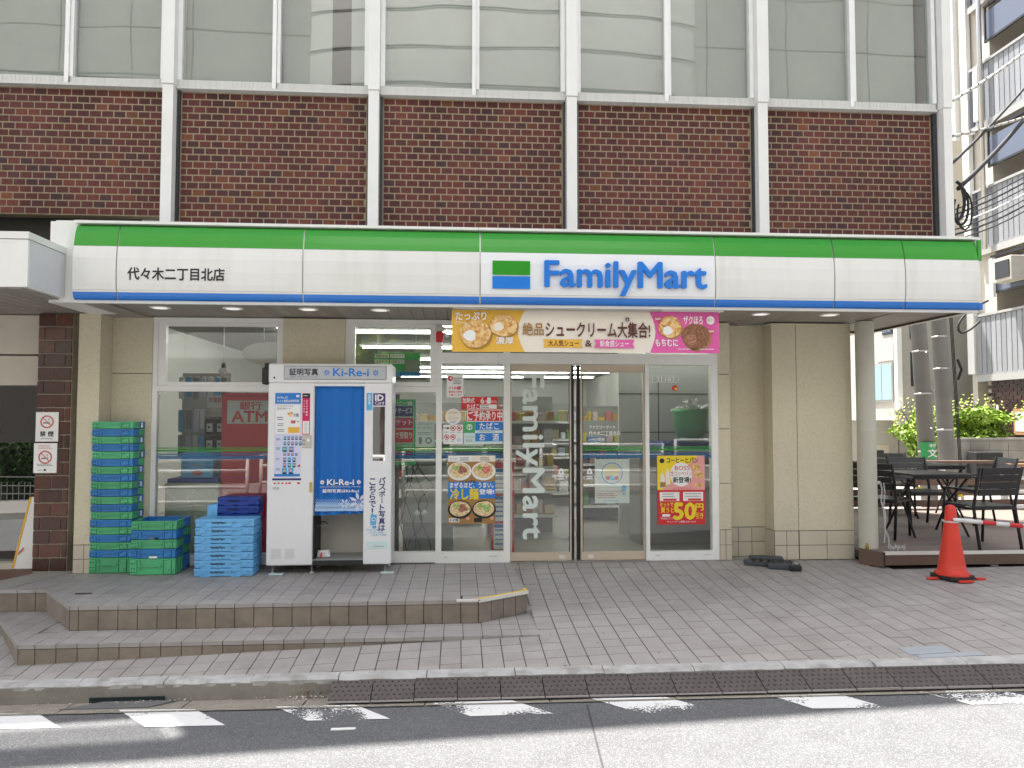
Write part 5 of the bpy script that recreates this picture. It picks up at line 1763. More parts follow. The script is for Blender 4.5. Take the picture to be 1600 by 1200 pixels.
# copier with tangled cables
x0, x1 = -0.5276, -0.1574
t = thing('copier', 'grey multifunction copier behind the pane right of the photo booth', 'copier', (-.3, .9, 0))
MB().cbox(-.62, -.02, .7, 1.3, .30, .95, .02).build('body', 'copier', t)
MB().cbox(-.60, -.04, .72, 1.28, .0, .299, .01).build('paper_drawer', 'cabinet', t)
MB().cbox(-.55, -.10, .74, 1.2, .955, 1.12, .03).build('scanner', 'copier', t)
MB().box(-.72, -.64, .62, .70, 0, 1.75).build('stand_post', 'black_rubber', t)
t = thing('cable_tangle', 'tangle of black cables hanging behind the pane right of the photo booth', 'cables', (-.62, .5, 0))
random.seed(3)
for k in range(6):
    pts = []
    cx = -.62 + k * .055
    for i in range(22):
        a = i / 21
        pts.append((cx + .10 * math.sin(a * (5 + k) + k) * (1 - .4 * a), .42 + .03 * k, 1.05 - a * 1.02 + .08 * math.sin(a * 8 + k * 2)))
    MB().tube(pts, .006 if k % 2 else .004, 6).build('cable', 'cable', t)
MB().lathe([(0, .43), (.03, .44), (.034, .47), (0, .5)], -.43, .42, 12).build('white_plug', 'white_print', t)
MB().lathe([(0, .43), (.03, .44), (.034, .47), (0, .5)], -.35, .42, 12).build('white_plug', 'white_print', t)
# shelves of bread and groceries inside the doors
def gondola(x0, x1, y0, y1, label, goods, zs, seed):
    random.seed(seed)
    t = thing('goods_shelf', label, 'shelf', ((x0 + x1) / 2, (y0 + y1) / 2, 0), 'goods shelves inside the doors')
    MB().box(x0, x1, y1 - .03, y1, 0, zs[-1] + .35).build('back_board', 'cabinet', t)
    for zz in zs:
        MB().box(x0, x1, y0 - .004, y0 - .001, zz + .001, zz + .034).build('price_strip', 'white_print', t)
        MB().box(x0, x1, y0, y1 - .03, zz, zz + .035).build('shelf_board', 'white_metal', t)
        m = MB()
        x = x0 + .02
        while x < x1 - .1:
            w = random.uniform(.07, .15)
            h = random.uniform(.08, .2)
            m.cbox(x, x + w, y0 + .03, y0 + .22, zz + .036, zz + .036 + h, .012)
            x += w + random.uniform(.004, .03)
        m.build('goods', goods, t, kind='stuff')
    MB().box(x0, x0 + .03, y0, y1, 0, zs[-1] + .3).build('end_panel', 'white_metal', t)
    return t
gondola(.35, 1.25, 1.6, 2.1, 'bread shelf with white boards behind the left sliding door', 'goods', (.25, .55, .85, 1.12, 1.42), 4)
gondola(1.75, 2.5, 3.0, 3.5, 'tall shelf of boxed goods behind the right sliding door', 'goods_cool', (.2, .5, .8, 1.1), 6)
gondola(-.1, .36, 2.6, 3.1, 'narrow shelf of boxed goods behind the noodle poster', 'goods_cool', (.2, .5, .8, 1.1), 7)
gondola(-1.1, .25, 4.6, 5.1, 'shelf of packets behind the pane right of the photo booth', 'goods', (.2, .5, .8, 1.1, 1.4), 9)
gondola(.6, 2.05, 4.9, 5.4, 'middle shelf of packets straight behind the sliding doors', 'goods_cool', (.2, .5, .8, 1.1, 1.4), 10)
gondola(.6, 3.6, 8.0, 8.5, 'long goods shelf far back in the shop', 'goods', (.2, .5, .8, 1.1, 1.4), 8)
t = thing('paper_rack', 'red edged rack of papers behind the pane left of the doors', 'rack', (.53, .5, 0))
MB().box(0.3744, 0.6253, .42, .6, 0.02, 1.0).build('frame', 'red_print', t)
m = MB()
for r in range(3):
    m.box(0.3744+.025, 0.6253-.025, .41, .42, .07 + r * .3, .34 + r * .3)
m.build('papers', 'white_print', t)
m = MB()
for r in range(3):
    m.lines(0.3744+.04, 0.6253-.04, .10 + r * .3, .30 + r * .3, 4, .4085)
    m.box(0.3744+.03, 0.6253-.03, .408, .41, .30 + r * .3, .335 + r * .3)
m.build('print', 'blue_print', t)
# cabinet with a green tub behind the right pane
t = thing('waste_cabinet', 'grey cabinet behind the right pane with a blue top', 'cabinet', (2.5, 1.3, 0))
MB().cbox(2.15, 3.05, 1.0, 1.6, 0, 1.10, .01).build('body', 'cabinet', t)
MB().cbox(2.42, 3.05, .98, 1.62, 1.102, 1.20, .01).build('top', 'crate_navy', t)
t = thing('green_tub', 'green plastic tub lined with a white bag standing on the grey cabinet', 'tub', (2.68, 1.25, 1.203))
gx0 = 2.8454
MB().lathe([(0, 1.205), (.155, 1.205), (.165, 1.30), (.19, 1.31), (.205, 1.55), (.225, 1.56), (.225, 1.60), (.20, 1.60)], gx0, 1.25, 24).build('tub', 'tub_green', t)
m = MB()
for k in range(34):
    a, rr_ = random.uniform(0, 6.28), random.uniform(.04, .21)
    px, py, pz = gx0 + rr_ * math.cos(a), 1.25 + rr_ * math.sin(a), 1.595 + random.uniform(0, .05) + (.05 if rr_ < .1 else 0)
    q = [Vector((px, py, pz)) + Vector((random.uniform(-.07, .07), random.uniform(-.07, .07), random.uniform(-.03, .05))) for _ in range(3)]
    m.add([Vector((px, py, pz))] + q, [(0, 1, 2), (0, 2, 3), (0, 3, 1), (1, 3, 2)])
m.build('bag', 'bag', t)
# partition behind the right pane
m = MB()
m.box(2.1, 4.05, 1.9, 1.95, 0, 2.70)
m.build('partition', 'shop_wall', bl)
m = MB()
m.box(2.1, 4.05, 1.897, 1.899, 1.80, 1.81); m.box(2.1, 4.05, 1.897, 1.899, 1.30, 1.31); m.box(2.62, 2.63, 1.897, 1.899, 0, 2.0)
m.build('partition_seam', 'black_rubber', bl)

# ================================================================== PHOTO BOOTH
BYF, BYB = -0.45, -0.03
bo = thing('photo_booth', 'white identity photo booth with a blue curtain standing on the platform', 'photo booth', (-1.2, -0.25, 0.0))
bX0, bX1 = -1.8022, -0.6283
zt = 2.0063
cxl, cxr = -1.3697, -0.8939       # curtain opening
zh = 1.8117
ztop2 = zh + .012
m = MB(); m.cbox(bX0, cxl, BYF, BYB, .085, zh + .008, .008); m.build('machine_cabinet', 'booth', bo)
m = MB(); m.cbox(cxr, bX1, BYF, BYB, .085, zh + .008, .008); m.build('side_panel', 'booth', bo)
m = MB(); m.cbox(bX0, bX1, BYF - .006, BYB, zh + .010, zt, .010); hd = m.build('header', 'booth', bo)
m = MB(); m.box(cxl, cxr, -.06, BYB, .12, zh); m.build('back_wall', 'booth_in', bo)
m = MB(); m.box(cxl, cxr, BYF + .02, -.061, .10, .135); m.box(cxl, cxr, BYF + .03, -.061, .085, .10); m.build('booth_floor', 'cabinet', bo)
m = MB(); m.box(cxl, cxr, BYF + .005, BYF + .02, .085, .125); m.build('threshold', 'black_rubber', bo)
m = MB(); m.box(cxl, cxr, BYF + .004, -.061, zh - .02, zh + .006); m.build('curtain_pelmet', 'booth', bo)
m = MB(); m.box(cxl + .001, cxl + .010, BYF + .004, -.062, .14, .55); m.build('opening_edge', 'black_rubber', bo)
for x in (bX0 + .05, bX0 + .42, bX1 - .06):
    for yy in (BYF + .06, BYB - .05):
        MB().lathe([(0, .086), (.010, .086), (.010, .016), (.028, .012), (.030, .0), (0, .0)], x, yy, 12).build('foot', 'steel', bo)
for x in (bX0 + .03, bX1 - .10):
    m = MB(); m.box(x, x + .13, BYF - .02, BYF + .05, .0015, .008); m.build('foot_plate', 'mint', bo)
# name panel in the header
hx0, hx1, hz0, hz1 = -1.661, -0.695, 1.858, 1.981
hx0 = -1.6511; hx1 = -0.6889
m = MB(); m.cbox(hx0 - .006, hx1 + .006, BYF - .012, BYF - .0065, hz0 - .005, hz1 + .005, .004); pl_ = m.build('panel_rim', 'cabinet', hd)
m = MB(); m.cbox(hx0, hx1, BYF - .018, BYF - .0125, hz0, hz1, .003); m.build('name_panel', 'silver', hd)
yy = BYF - .0190
hp = lambda p: hx0 + (hx1 - hx0) * p
m = MB(); m.text('証明写真', hp(.05), hp(.33), hz0 + .035, hz1 - .022, yy, bold=.03); m.text('ID PHOTO', hp(.06), hp(.32), hz0 + .014, hz0 + .024, yy); m.build('lettering', 'black_print', hd)
def burst(mb, cx, cz, r, y, n=8):
    for k in range(n):
        a = math.pi * 2 * k / n
        c, s_ = math.cos(a), math.sin(a)
        p = [(cx + r * .25 * c - r * .08 * s_, cz + r * .25 * s_ + r * .08 * c), (cx + r * .6 * c - r * .16 * s_, cz + r * .6 * s_ + r * .16 * c), (cx + r * c, cz + r * s_), (cx + r * .6 * c + r * .16 * s_, cz + r * .6 * s_ - r * .16 * c), (cx + r * .25 * c + r * .08 * s_, cz + r * .25 * s_ - r * .08 * c)]
        mb.add([(a_, y, b_) for a_, b_ in p], [(0, 1, 2, 3, 4)])
m = MB(); m.text('Ki-Re-i', hp(.48), hp(.83), hz0 + .028, hz1 - .020, yy, bold=.03); burst(m, hp(.415), (hz0 + hz1) / 2, .034, yy); burst(m, hp(.90), (hz0 + hz1) / 2, .034, yy); m.build('lettering', 'blue_print', hd)
m = MB(); m.ell(bX0 + .055, hz0 + .012, .010, .010, BYF - .008, 12, t=.002); m.build('key_hole', 'black_rubber', hd)
# curtain
ctop, cbot = zh - .003, 0.5473
m = MB()
n, k = 60, 14
for j in range(k + 1):
    v = j / k
    for i in range(n + 1):
        u = i / n
        amp = .006 + .010 * v
        yy = BYF + .045 + amp * math.sin(u * 26 + 1.2 * math.sin(u * 7)) + .006 * math.sin(u * 9 + 2 * v)
        m.v.append((cxl + .008 + u * (cxr - cxl - .012), yy, ctop + (cbot - ctop) * v + (.018 * u if j == k else 0)))
for j in range(k):
    for i in range(n):
        a = j * (n + 1) + i
        m.f.append((a + n + 1, a + n + 2, a + 1, a))
m.sm = [True] * len(m.f)
cu = m.build('curtain', 'curtain', bo)
yc = BYF + .022
cp = lambda p: cxl + (cxr - cxl) * p
m = MB(); m.text('Ki-Re-i', cp(.27), cp(.80), .84, .895, yc, bold=.03); burst(m, cp(.17), .868, .024, yc, 12); burst(m, cp(.90), .868, .024, yc, 12); m.box(cp(.12), cp(.94), yc, yc + .0005, .822, .825)
m.text('証明写真はKi-Re-i', cp(.18), cp(.90), .768, .802, yc, bold=.03); m.build('lettering', 'white_print', cu)
m = MB()
for r in range(7):
    for c_ in range(26):
        s = .0035 + .0014 * r
        m.ell(cp(.05 + c_ * .036 + (.018 if r % 2 else 0)), .705 - r * .014, s, s, yc, 6, t=.0004)
m.box(cp(.03), cp(.985), yc, yc + .0005, .592, .612)
m.build('dotted_band', 'bluedot', cu)
m = MB(); burst(m, cp(.62), .66, .055, yc - .001, 6); burst(m, cp(.90), .68, .10, yc - .001, 7); m.build('petal_pattern', 'lavender', cu)
# advertising panel on the machine cabinet
yp = BYF - .003
px0, px1, pz0, pz1 = -1.743, -1.491, 0.927, 1.724
px0 = -1.7356; px1 = -1.4956
q = MB().plate(px0 - .004, px1 + .004, pz0 - .004, pz1 + .003, yp, .0025).build('advert_panel', 'lavender', bo)
PX = lambda p: px0 + (px1 - px0) * p
PZ = lambda p: pz1 - (pz1 - pz0) * p
yq = yp - .001
MB().plate(PX(0), PX(1), PZ(.13), PZ(0), yq, .0006).build('blue_heading', 'blue_print', q)
MB().plate(PX(.02), PX(.98), PZ(.49), PZ(.14), yq, .0006).build('white_field', 'white_print', q)
MB().plate(PX(0), PX(1), PZ(1), PZ(.97), yq, .0006).build('blue_footing', 'blue_print', q)
m = MB(); m.text('Ki-Re-iの', PX(.08), PX(.5), PZ(.07), PZ(.04), yq - .001); m.text('もっと美肌は証明写真', PX(.08), PX(.93), PZ(.112), PZ(.08), yq - .001, bold=.02); m.plate(PX(.82), PX(.94), PZ(.05), PZ(.025), yq - .001, .0005); m.build('lettering', 'white_print', q)
m = MB(); m.text('証明写真データ', PX(.08), PX(.6), PZ(.20), PZ(.175), yq - .001); m.text('2倍', PX(.72), PX(.93), PZ(.285), PZ(.245), yq - .001, bold=.03)
for a, b, c, d, nn_ in ((.08, .9, .165, .15, 1), (.08, .35, .33, .28, 2), (.1, .35, .40, .36, 2), (.1, .4, .47, .43, 2), (.06, .24, .57, .54, 2), (.06, .24, .68, .65, 2), (.06, .24, .80, .78, 2), (.06, .24, .93, .9, 2)):
    m.lines(PX(a), PX(b), PZ(c), PZ(d), nn_, yq - .001)
m.build('fine_print', 'navy_print', q)
m = MB(); m.ell(PX(.6), PZ(.255), .026, .022, yq - .001, 14, .2); m.ell(PX(.74), PZ(.35), .018, .014, yq - .001, 12, .2); m.build('picture', 'crust', q)
m = MB(); m.ell(PX(.9), PZ(.345), .008, .008, yq - .001, 10); m.plate(PX(.62), PX(.8), PZ(.365), PZ(.33), yq - .0012, .0004); m.build('picture', 'red_soft', q)
m = MB(); m.plate(PX(.52), PX(.96), PZ(.48), PZ(.41), yq - .001, .0005); m.build('picture', 'mustard', q)
faces_bg, faces_sk, faces_cl = MB(), MB(), MB()
def face(cx, cz, w, h):
    faces_bg.plate(cx - w / 2, cx + w / 2, cz - h / 2, cz + h / 2, yq - .001, .0004)
    faces_sk.ell(cx, cz + h * .08, w * .24, h * .27, yq - .002, 10, t=.0004)
    faces_cl.prism([(cx - w * .4, yq - .0016, cz - h / 2), (cx - w * .25, yq - .0016, cz - h * .22), (cx + w * .25, yq - .0016, cz - h * .22), (cx + w * .4, yq - .0016, cz - h / 2)], (0, .0003, 0))
    faces_cl.ell(cx, cz + h * .22, w * .27, h * .2, yq - .0014, 10, t=.0002)
for r, (zz, n_, w, h) in enumerate(((.54, 5, .026, .036), (.605, 5, .026, .036), (.675, 2, .05, .05), (.735, 4, .026, .026), (.80, 3, .034, .044), (.865, 3, .034, .044), (.935, 2, .05, .055))):
    for i in range(n_):
        face(PX(.40) + i * (w + .010), PZ(zz), w, h)
faces_bg.build('photo_sample_back', 'sky_print', q); faces_sk.build('photo_sample_face', 'skin', q); faces_cl.build('photo_sample_dress', 'black_print', q)
MB().prism([(PX(.88), yq - .001, PZ(.885)), (PX(1.0), yq - .001, PZ(.885)), (PX(1.0), yq - .001, PZ(.85))], (0, .0005, 0)).build('corner_mark', 'red_print', q)
# slim crimson instruction strip, coin plate, latch, vents, small marks
sx0, sx1, sz0, sz1 = -1.482, -1.412, 1.326, 1.721
sx0 = -1.4806; sx1 = -1.4083
q = MB().plate(sx0, sx1, sz0, sz1, yp, .0025).build('instruction_strip', 'crimson', bo)
MB().plate(sx0, sx1, sz1 - .045, sz1, yq, .0006).build('strip_head', 'black_print', q)
MB().plate(sx0 + .006, sx1 - .006, sz0 + .008, sz0 + .13, yq, .0006).build('strip_box', 'white_print', q)
m = MB(); m.vtext('スマホで簡単', sx0 + .042, .018, sz1 - .06, sz1 - .22, yq - .001, .02); m.vtext('データ受取', sx0 + .018, .016, sz1 - .06, sz1 - .19, yq - .001); m.lines(sx0 + .01, sx1 - .01, sz1 - .032, sz1 - .014, 1, yq - .001); m.build('lettering', 'white_print', q)
m = MB(); m.vtext('ここから', (sx0 + sx1) / 2, .022, sz0 + .125, sz0 + .015, yq - .001); m.build('fine_print', 'grey_print', q)
c0, c1, d0, d1 = -1.478, -1.391, 1.198, 1.317
c0 = -1.4776; c1 = -1.3902
q = MB().cbox(c0, c1, BYF - .010, BYF - .0005, d0, d1, .004).build('coin_plate', 'steel', bo)
m = MB(); m.ell(c0 + .058, d0 + .075, .014, .014, BYF - .012, 14, t=.002); m.build('coin_slot', 'white_print', q)
m = MB(); m.plate(c0 + .006, c0 + .03, d0 + .03, d0 + .045, BYF - .012, .002); m.plate(c0 + .006, c0 + .03, d0 + .065, d0 + .08, BYF - .012, .002); m.build('buttons', 'cabinet', q)
m = MB(); m.box(cxl - .034, cxl - .008, BYF - .006, BYF - .0005, 0.7737, 0.8710); m.build('latch', 'brass', bo)
for u0, u1 in ((425.5, 441), (447, 462)):
    a, b = -1.9089 + (u0 - 400) * 0.0060, -1.9089 + (u1 - 400) * 0.0060
    m = MB()
    for k in range(9):
        zz = 0.1530 + k * .0105
        m.box(a, b, BYF - .002, BYF - .0003, zz, zz + .005)
    m.build('vent', mat('vent_grey', (0.62, 0.62, 0.63), .5) if u0 < 430 else bpy.data.materials['vent_grey'], bo)
m = MB(); m.plate(-1.7536, -1.4836, 0.8905, 0.9099, yp, .002); m.build('blue_strip', 'navy_print', bo)
m = MB()
for k, u in enumerate((430, 436, 442, 448)):
    m.ell(-1.7296 + k * .036, 0.8632, .010, .009, yp, 10, .25)
m.ell(-1.5918, 0.8632, .016, .008, yp, 10, .1); m.ell(-1.5076, 0.8632, .016, .009, yp, 10, .0)
m.build('card_marks', 'red_print', bo)
MB().text('禁煙', -1.7476, -1.6877, 0.8030, 0.8273, yp).build('small_print', 'grey_print', bo)
# right-hand panel: strips, sticker, mirror, passport lettering
r0, r1 = -0.8082, -0.6923
q = MB().plate(-0.8722, -0.8174, 1.5595, 1.7263, yp, .002).build('narrow_label', 'sky_print', bo)
m = MB(); m.vtext('証明写真', -0.8448, .035, 1.7140, 1.6151, yq - .0005, .03); m.build('lettering', 'white_print', q)
q = MB().plate(r0, r1, 1.6060, 1.7235, yp, .002).build('card_sticker', 'purple_print', bo)
m = MB(); m.text('ID', r0 + .02, r1 - .02, 1.6523, 1.7080, yq - .0005, bold=.05); m.text('Card', r0 + .018, r1 - .014, 1.6152, 1.6462, yq - .0005, bold=.01); m.build('lettering', 'white_print', q)
mir = bpy.data.materials.new('mirror'); mir.use_nodes = True
p_ = mir.node_tree.nodes['Principled BSDF']; p_.inputs['Metallic'].default_value = 1.0; p_.inputs['Roughness'].default_value = 0.02; p_.inputs['Base Color'].default_value = (.55, .56, .55, 1)
m = MB(); m.plate(r0, r1 - .004, 1.0730, 1.5936, yp, .002); q = m.build('mirror', mir, bo)
g0, g1 = -0.8722, -0.6586
q = MB().plate(g0 + .006, g1, 0.2300, 0.3030, yp + .0006, .0014).build('mint_field', 'mint', bo)
m = MB(); m.vtext('パスポート写真は', -0.7167, .068, 0.9194, 0.3999, yp, .03); m.vtext('こちらで!', -0.8082, .064, 0.9076, 0.5531, yp, .03); m.build('lettering', 'navy_print', bo)
m = MB(); m.prism([(g0 + .040, yp, 0.455), (g0 + .048, yp, .555), (g0 + .108, yp, .56), (g0 + .100, yp, .462)], (0, .001, 0)); m.ell(g0 + .085, .44, .02, .016, yp, 12); m.build('document_picture', 'sky_print', bo)
m = MB(); m.prism([(g0 + .008, yp - .001, .435), (g0 + .004, yp - .001, .505), (g0 + .044, yp - .001, .51), (g0 + .048, yp - .001, .442)], (0, .001, 0)); m.ring(g0 + .078, .515, .014, .020, yp - .001); m.build('document_picture', 'white_print', bo)
m = MB()
for i, (a, b, zz) in enumerate(((.01, .11, .412), (.04, .15, .388), (.06, .18, .364))):
    m.text('パスポート対応', g0 + a, g0 + b + .02, zz - .010, zz + .010, yp, bold=.02)
m.build('blue_lettering', 'sky_print', bo)
MB().lines(g0 + .08, g1 - .02, 0.2483, 0.2665, 1, yp - .0004).build('fine_print', 'grey_print', bo)
# side mounted bracket at the left top, waste left on the booth floor
m = MB(); m.cbox(bX0 - .085, bX0 - .004, BYF + .08, BYF + .20, 1.8092, 1.9750, .012); m.box(bX0 - .06, bX0 - .02, BYF + .09, BYF + .12, 1.9750, 2.0180); m.build('side_bracket', 'black_rubber', bo)
t = thing('crumpled_bag', 'crumpled white paper bag with a red mark on the photo booth floor', 'paper bag', (cxl + .09, -.30, .136))
m = MB(); m.cbox(cxl + .03, cxl + .145, -.36, -.26, .137, .20, .012); m.v = [(a + random.uniform(-.008, .008), b + random.uniform(-.008, .008), c + (random.uniform(-.012, .012) if c > .15 else 0)) for a, b, c in m.v]; m.build('bag', 'bag', t)
MB().prism([(cxl + .055, -.3725, .145), (cxl + .072, -.3725, .145), (cxl + .08, -.3725, .19), (cxl + .066, -.3725, .19)], (0, .001, 0)).build('mark', 'red_print', t)
m = MB(); m.tube([(cxl + .01, -.28, .435), (cxl + .10, -.30, .43), (cxl + .125, -.28, .445), (cxl + .09, -.20, .46), (cxl + .02, -.18, .46)], .007, 6); m.build('hand_ring', 'cabinet', bo)

# ================================================================== CRATES ON THE PLATFORM
def bin_crate(front, rear, w, d, h, tall=False):
    """Two-tone nesting crate, front half one colour and rear half the other; local coordinates, front face at y = 0."""
    t = thing('crate', 'crate', 'crate')
    def half(y0, y1, front_wall):
        m = MB()
        s = .004
        m.box(-w / 2 + s, -w / 2 + .018, y0, y1, .004, h - .002); m.box(w / 2 - .018, w / 2 - s, y0, y1, .004, h - .002)
        m.box(-w / 2 + .018, w / 2 - .018, y0, y1, .004, .012)
        yy = y0 if front_wall else y1 - .014
        m.box(-w / 2 + .018, w / 2 - .018, yy + .002, yy + .014, .012, h - .002)
        m.box(-w / 2, -w / 2 + .022, y0 - .003 if front_wall else y0, y1, h - .014, h); m.box(w / 2 - .022, w / 2, y0 - .003 if front_wall else y0, y1, h - .014, h)
        if front_wall:
            m.box(-w / 2 + .0225, w / 2 - .0225, y0 - .004, y0 + .016, h - .012, h - .0005)
            for a, b in ((-w / 2 + .001, -w / 2 + .062), (w / 2 - .105, w / 2 - .040)):
                m.cbox(a, b, y0 - .010, y0 + .001, .010, h - .016, .003)
            m.cbox(w / 2 - .034, w / 2 - .001, y0 - .007, y0 + .001, .008, h - .016, .003)
            m.box(-w / 2 + .09, w / 2 - .13, y0 - .012, y0 + .001, h * .50, h * .62)
            m.box(-w / 2 + .082, -w / 2 + .092, y0 - .008, y0 + .001, .012, h - .016); m.box(w / 2 - .125, w / 2 - .115, y0 - .008, y0 + .001, .012, h - .016)
            if tall:
                m.box(-w / 2 + .07, w / 2 - .11, y0 - .005, y0 + .001, .012, .03)
        else:
            m.box(-w / 2 + .022, w / 2 - .022, y1 - .018, y1 + .002, h - .013, h)
        for k in range(3):
            yy = y0 + (k + .5) * (y1 - y0) / 3
            m.box(w / 2 - .006, w / 2 + .002, yy - .008, yy + .008, .01, h - .016)
        return m
    half(0.0, d * .52, True).build('front_half', front, t)
    half(d * .52 + .001, d, False).build('rear_half', rear, t)
    m = MB()
    for a in (-w / 2 + .018, -w / 2 + .042):
        for z in ((.26, .62) if not tall else (.2, .4, .72)):
            m.ell(a, h * z, .006, .006, -.0108, 8, t=.0008)
    for a in (w / 2 - .09, w / 2 - .058):
        m.ell(a, h * (.68 if a < w / 2 - .07 else .3), .005, .005, -.0108, 8, t=.0008)
    m.build('vent_holes', 'hole', t)
    return t
PROTO = {}
def stack(n, x, y, w, d, pitch, first, tall_h, group, where, lean, labels_card):
    z = 0.0
    for k in range(n):
        tall = k == 0
        h = tall_h if tall else pitch
        colr = ('crate_green', 'crate_blue') if (k % 2 == 0) == first else ('crate_blue', 'crate_green')
        key = (colr, w, tall)
        nm = 'green' if colr[0] == 'crate_green' else 'blue'
        if tall:
            lab = 'tall %s-fronted crate at the bottom of the %s' % (nm, where)
        else:
            up_ = n - 1 - k
            lab = '%s-fronted crate, %s the %s' % (nm, 'topmost of' if up_ == 0 else ORD[up_] + ' from the top of', where)
        if key not in PROTO:
            PROTO[key] = bin_crate(colr[0], colr[1], w, d, h - .0015, tall)
            o = PROTO[key]
        else:
            o = copy_tree(PROTO[key])
        tag(o, lab, 'crate', group)
        o.location = (x + lean * z + random.uniform(-.004, .004), y + random.uniform(-.004, .004), z)
        o.rotation_euler.z = random.uniform(-.008, .008)
        if labels_card and not tall and k % 2 == 0 and k > 5:
            q = MB(); q.box(w / 2 + .0025, w / 2 + .0035, d * .62, d * .78, .012, h - .012)
            c = q.build('paper_tag', 'white_print', o)
        if not labels_card and not tall and colr[0] == 'crate_blue':
            q = MB(); q.plate(-.03, .045, .004, .022, -.014, .001)
            c = q.build('paper_tag', 'white_print', o)
        z += h
random.seed(21)
xs1 = -3.3057
stack(19, xs1 + .005, -.275, .385, .27, .0722, True, .150, 'two-tone crates in the tall stack', 'tall stack beside the cream pillar', -.004, True)
xs2 = -2.8606
stack(5, xs2, -.392, .418, .38, .0875, True, .158, 'two-tone crates in the short stack', 'short stack beside the tall one', 0.01, False)

def fold_crate(w, d, h, m_, lettering=True):
    t = thing('folding_crate', 'crate', 'crate')
    m = MB()
    m.cbox(-w / 2, w / 2, 0, d, .003, h * .86, .006)
    m.cbox(-w / 2 - .003, w / 2 + .003, -.004, d + .003, h * .62, h - .001, .004)
    m.box(-w / 2 + .06, -w / 2 + .15, -.006, .001, .0, .012); m.box(w / 2 - .20, w / 2 - .11, -.006, .001, .0, .012)
    for k in range(3):
        yy = d * (.2 + .3 * k)
        m.box(w / 2, w / 2 + .005, yy - .02, yy + .02, .012, h * .5)
    m.build('body', m_, t)
    m = MB()
    for a in (-w / 2 + .045, w / 2 - .095):
        m.box(a, a + .05, -.0085, -.0042, h * .30, h * .78)
        m.box(a + .006, a + .044, -.0105, -.008, h * .36, h * .5)
    m.build('handle', m_, t)
    if lettering:
        m = MB()
        m.text('FamilyMart', -w * .22, w * .02, h * .36, h * .70, -.0046, bold=.03)
        m.text('50-11', w * .13, w * .20, h * .44, h * .60, -.0046, bold=.01)
        m.build('lettering', 'black_print', t)
    return t
fx0, fx1 = -2.4446, -1.9031
fw = fx1 - fx0
pf = None
NUM = ['50-11', '50-24', '62-05']
for k in range(7):
    o = fold_crate(fw - .006, .25, .0765, 'crate_sky') if pf is None else copy_tree(pf)
    pf = pf or o
    up_ = 6 - k
    tag(o, 'light blue folded crate, %s the lettered stack beside the photo booth' % ('topmost of' if up_ == 0 else 'lowest of' if k == 0 else ORD[up_] + ' from the top of'), 'crate', 'light blue folded crates')
    o.location = ((fx0 + fx1) / 2 + random.uniform(-.004, .004), -.508 + random.uniform(-.003, .003), k * .0765)
gx0, gx1 = -2.3400, -1.9510
pb = None
for k in range(5):
    o = fold_crate(gx1 - gx0, .16, .092, 'crate_sky', False) if pb is None else copy_tree(pb)
    pb = pb or o
    tag(o, 'light blue folded crate, %s from the floor in the rear pile behind the lettered stack' % ORD[k], 'crate', 'light blue folded crates of the rear pile')
    o.location = ((gx0 + gx1) / 2, -.18, k * .092)
pn_ = None
for k in range(3):
    o = fold_crate(gx1 - gx0 + .01, .17, .082, 'crate_navy', True) if pn_ is None else copy_tree(pn_)
    pn_ = pn_ or o
    tag(o, ('deep blue folded crate, %s of the rear pile behind the lettered stack' % ('topmost', 'second from the top', 'third from the top')[2 - k]), 'crate', 'deep blue folded crates of the rear pile')
    o.location = ((gx0 + gx1) / 2 + .004 * k, -.182, .4605 + k * .0825)
t = thing('folding_crate', 'light blue folded crate standing on edge between the short stack and the deep blue crates', 'crate', (-2.3982, -.15, 0))
m = MB(); m.prism([(-2.4594, -.19, 0.0), (-2.3554, -.19, 0.0), (-2.3370, -.19, .645), (-2.4288, -.19, .63)][::1], (0, .15, 0)); m.build('body', 'crate_sky', t)
m = MB(); m.box(-2.4227, -2.3799, -.196, -.189, .50, .60); m.build('handle', 'crate_sky', t)

# ================================================================== LEFT ENTRANCE
LX0, LX1 = -4.0629, -3.7421
bp = thing('brick_pillar', 'dark glazed brick pillar between the entrance glass and the cream pillar', 'pillar', ((LX0 + LX1) / 2, 0, 0))
core = MB().box(LX0 + .004, LX1, -.190, .30, 0.0, 2.50).build('mortar_core', 'mortar_grey', bp)
CH = 2.49 / 19
for r in range(19):
    z0 = .01 + r * CH
    w = LX1 - LX0
    cuts = [0, .235, w] if r % 2 == 0 else [0, .10, .315, w]
    if r % 2 == 0:
        cuts = [0, w * .50, w]
    else:
        cuts = [0, w * .20, w * .82, w]
    for a, b in zip(cuts, cuts[1:]):
        dy = random.uniform(-.003, .003)
        MB().cbox(LX0 + a + .005, LX0 + b - .005, -.204 + dy, -.17, z0 + .006, z0 + CH - .006, .004).build('brick', 'dark_brick', core)
m = MB(); m.box(LX0 + .02, LX1 - .02, -.215, -.16, 0, .012); m.build('base_plate', 'slab', bp)
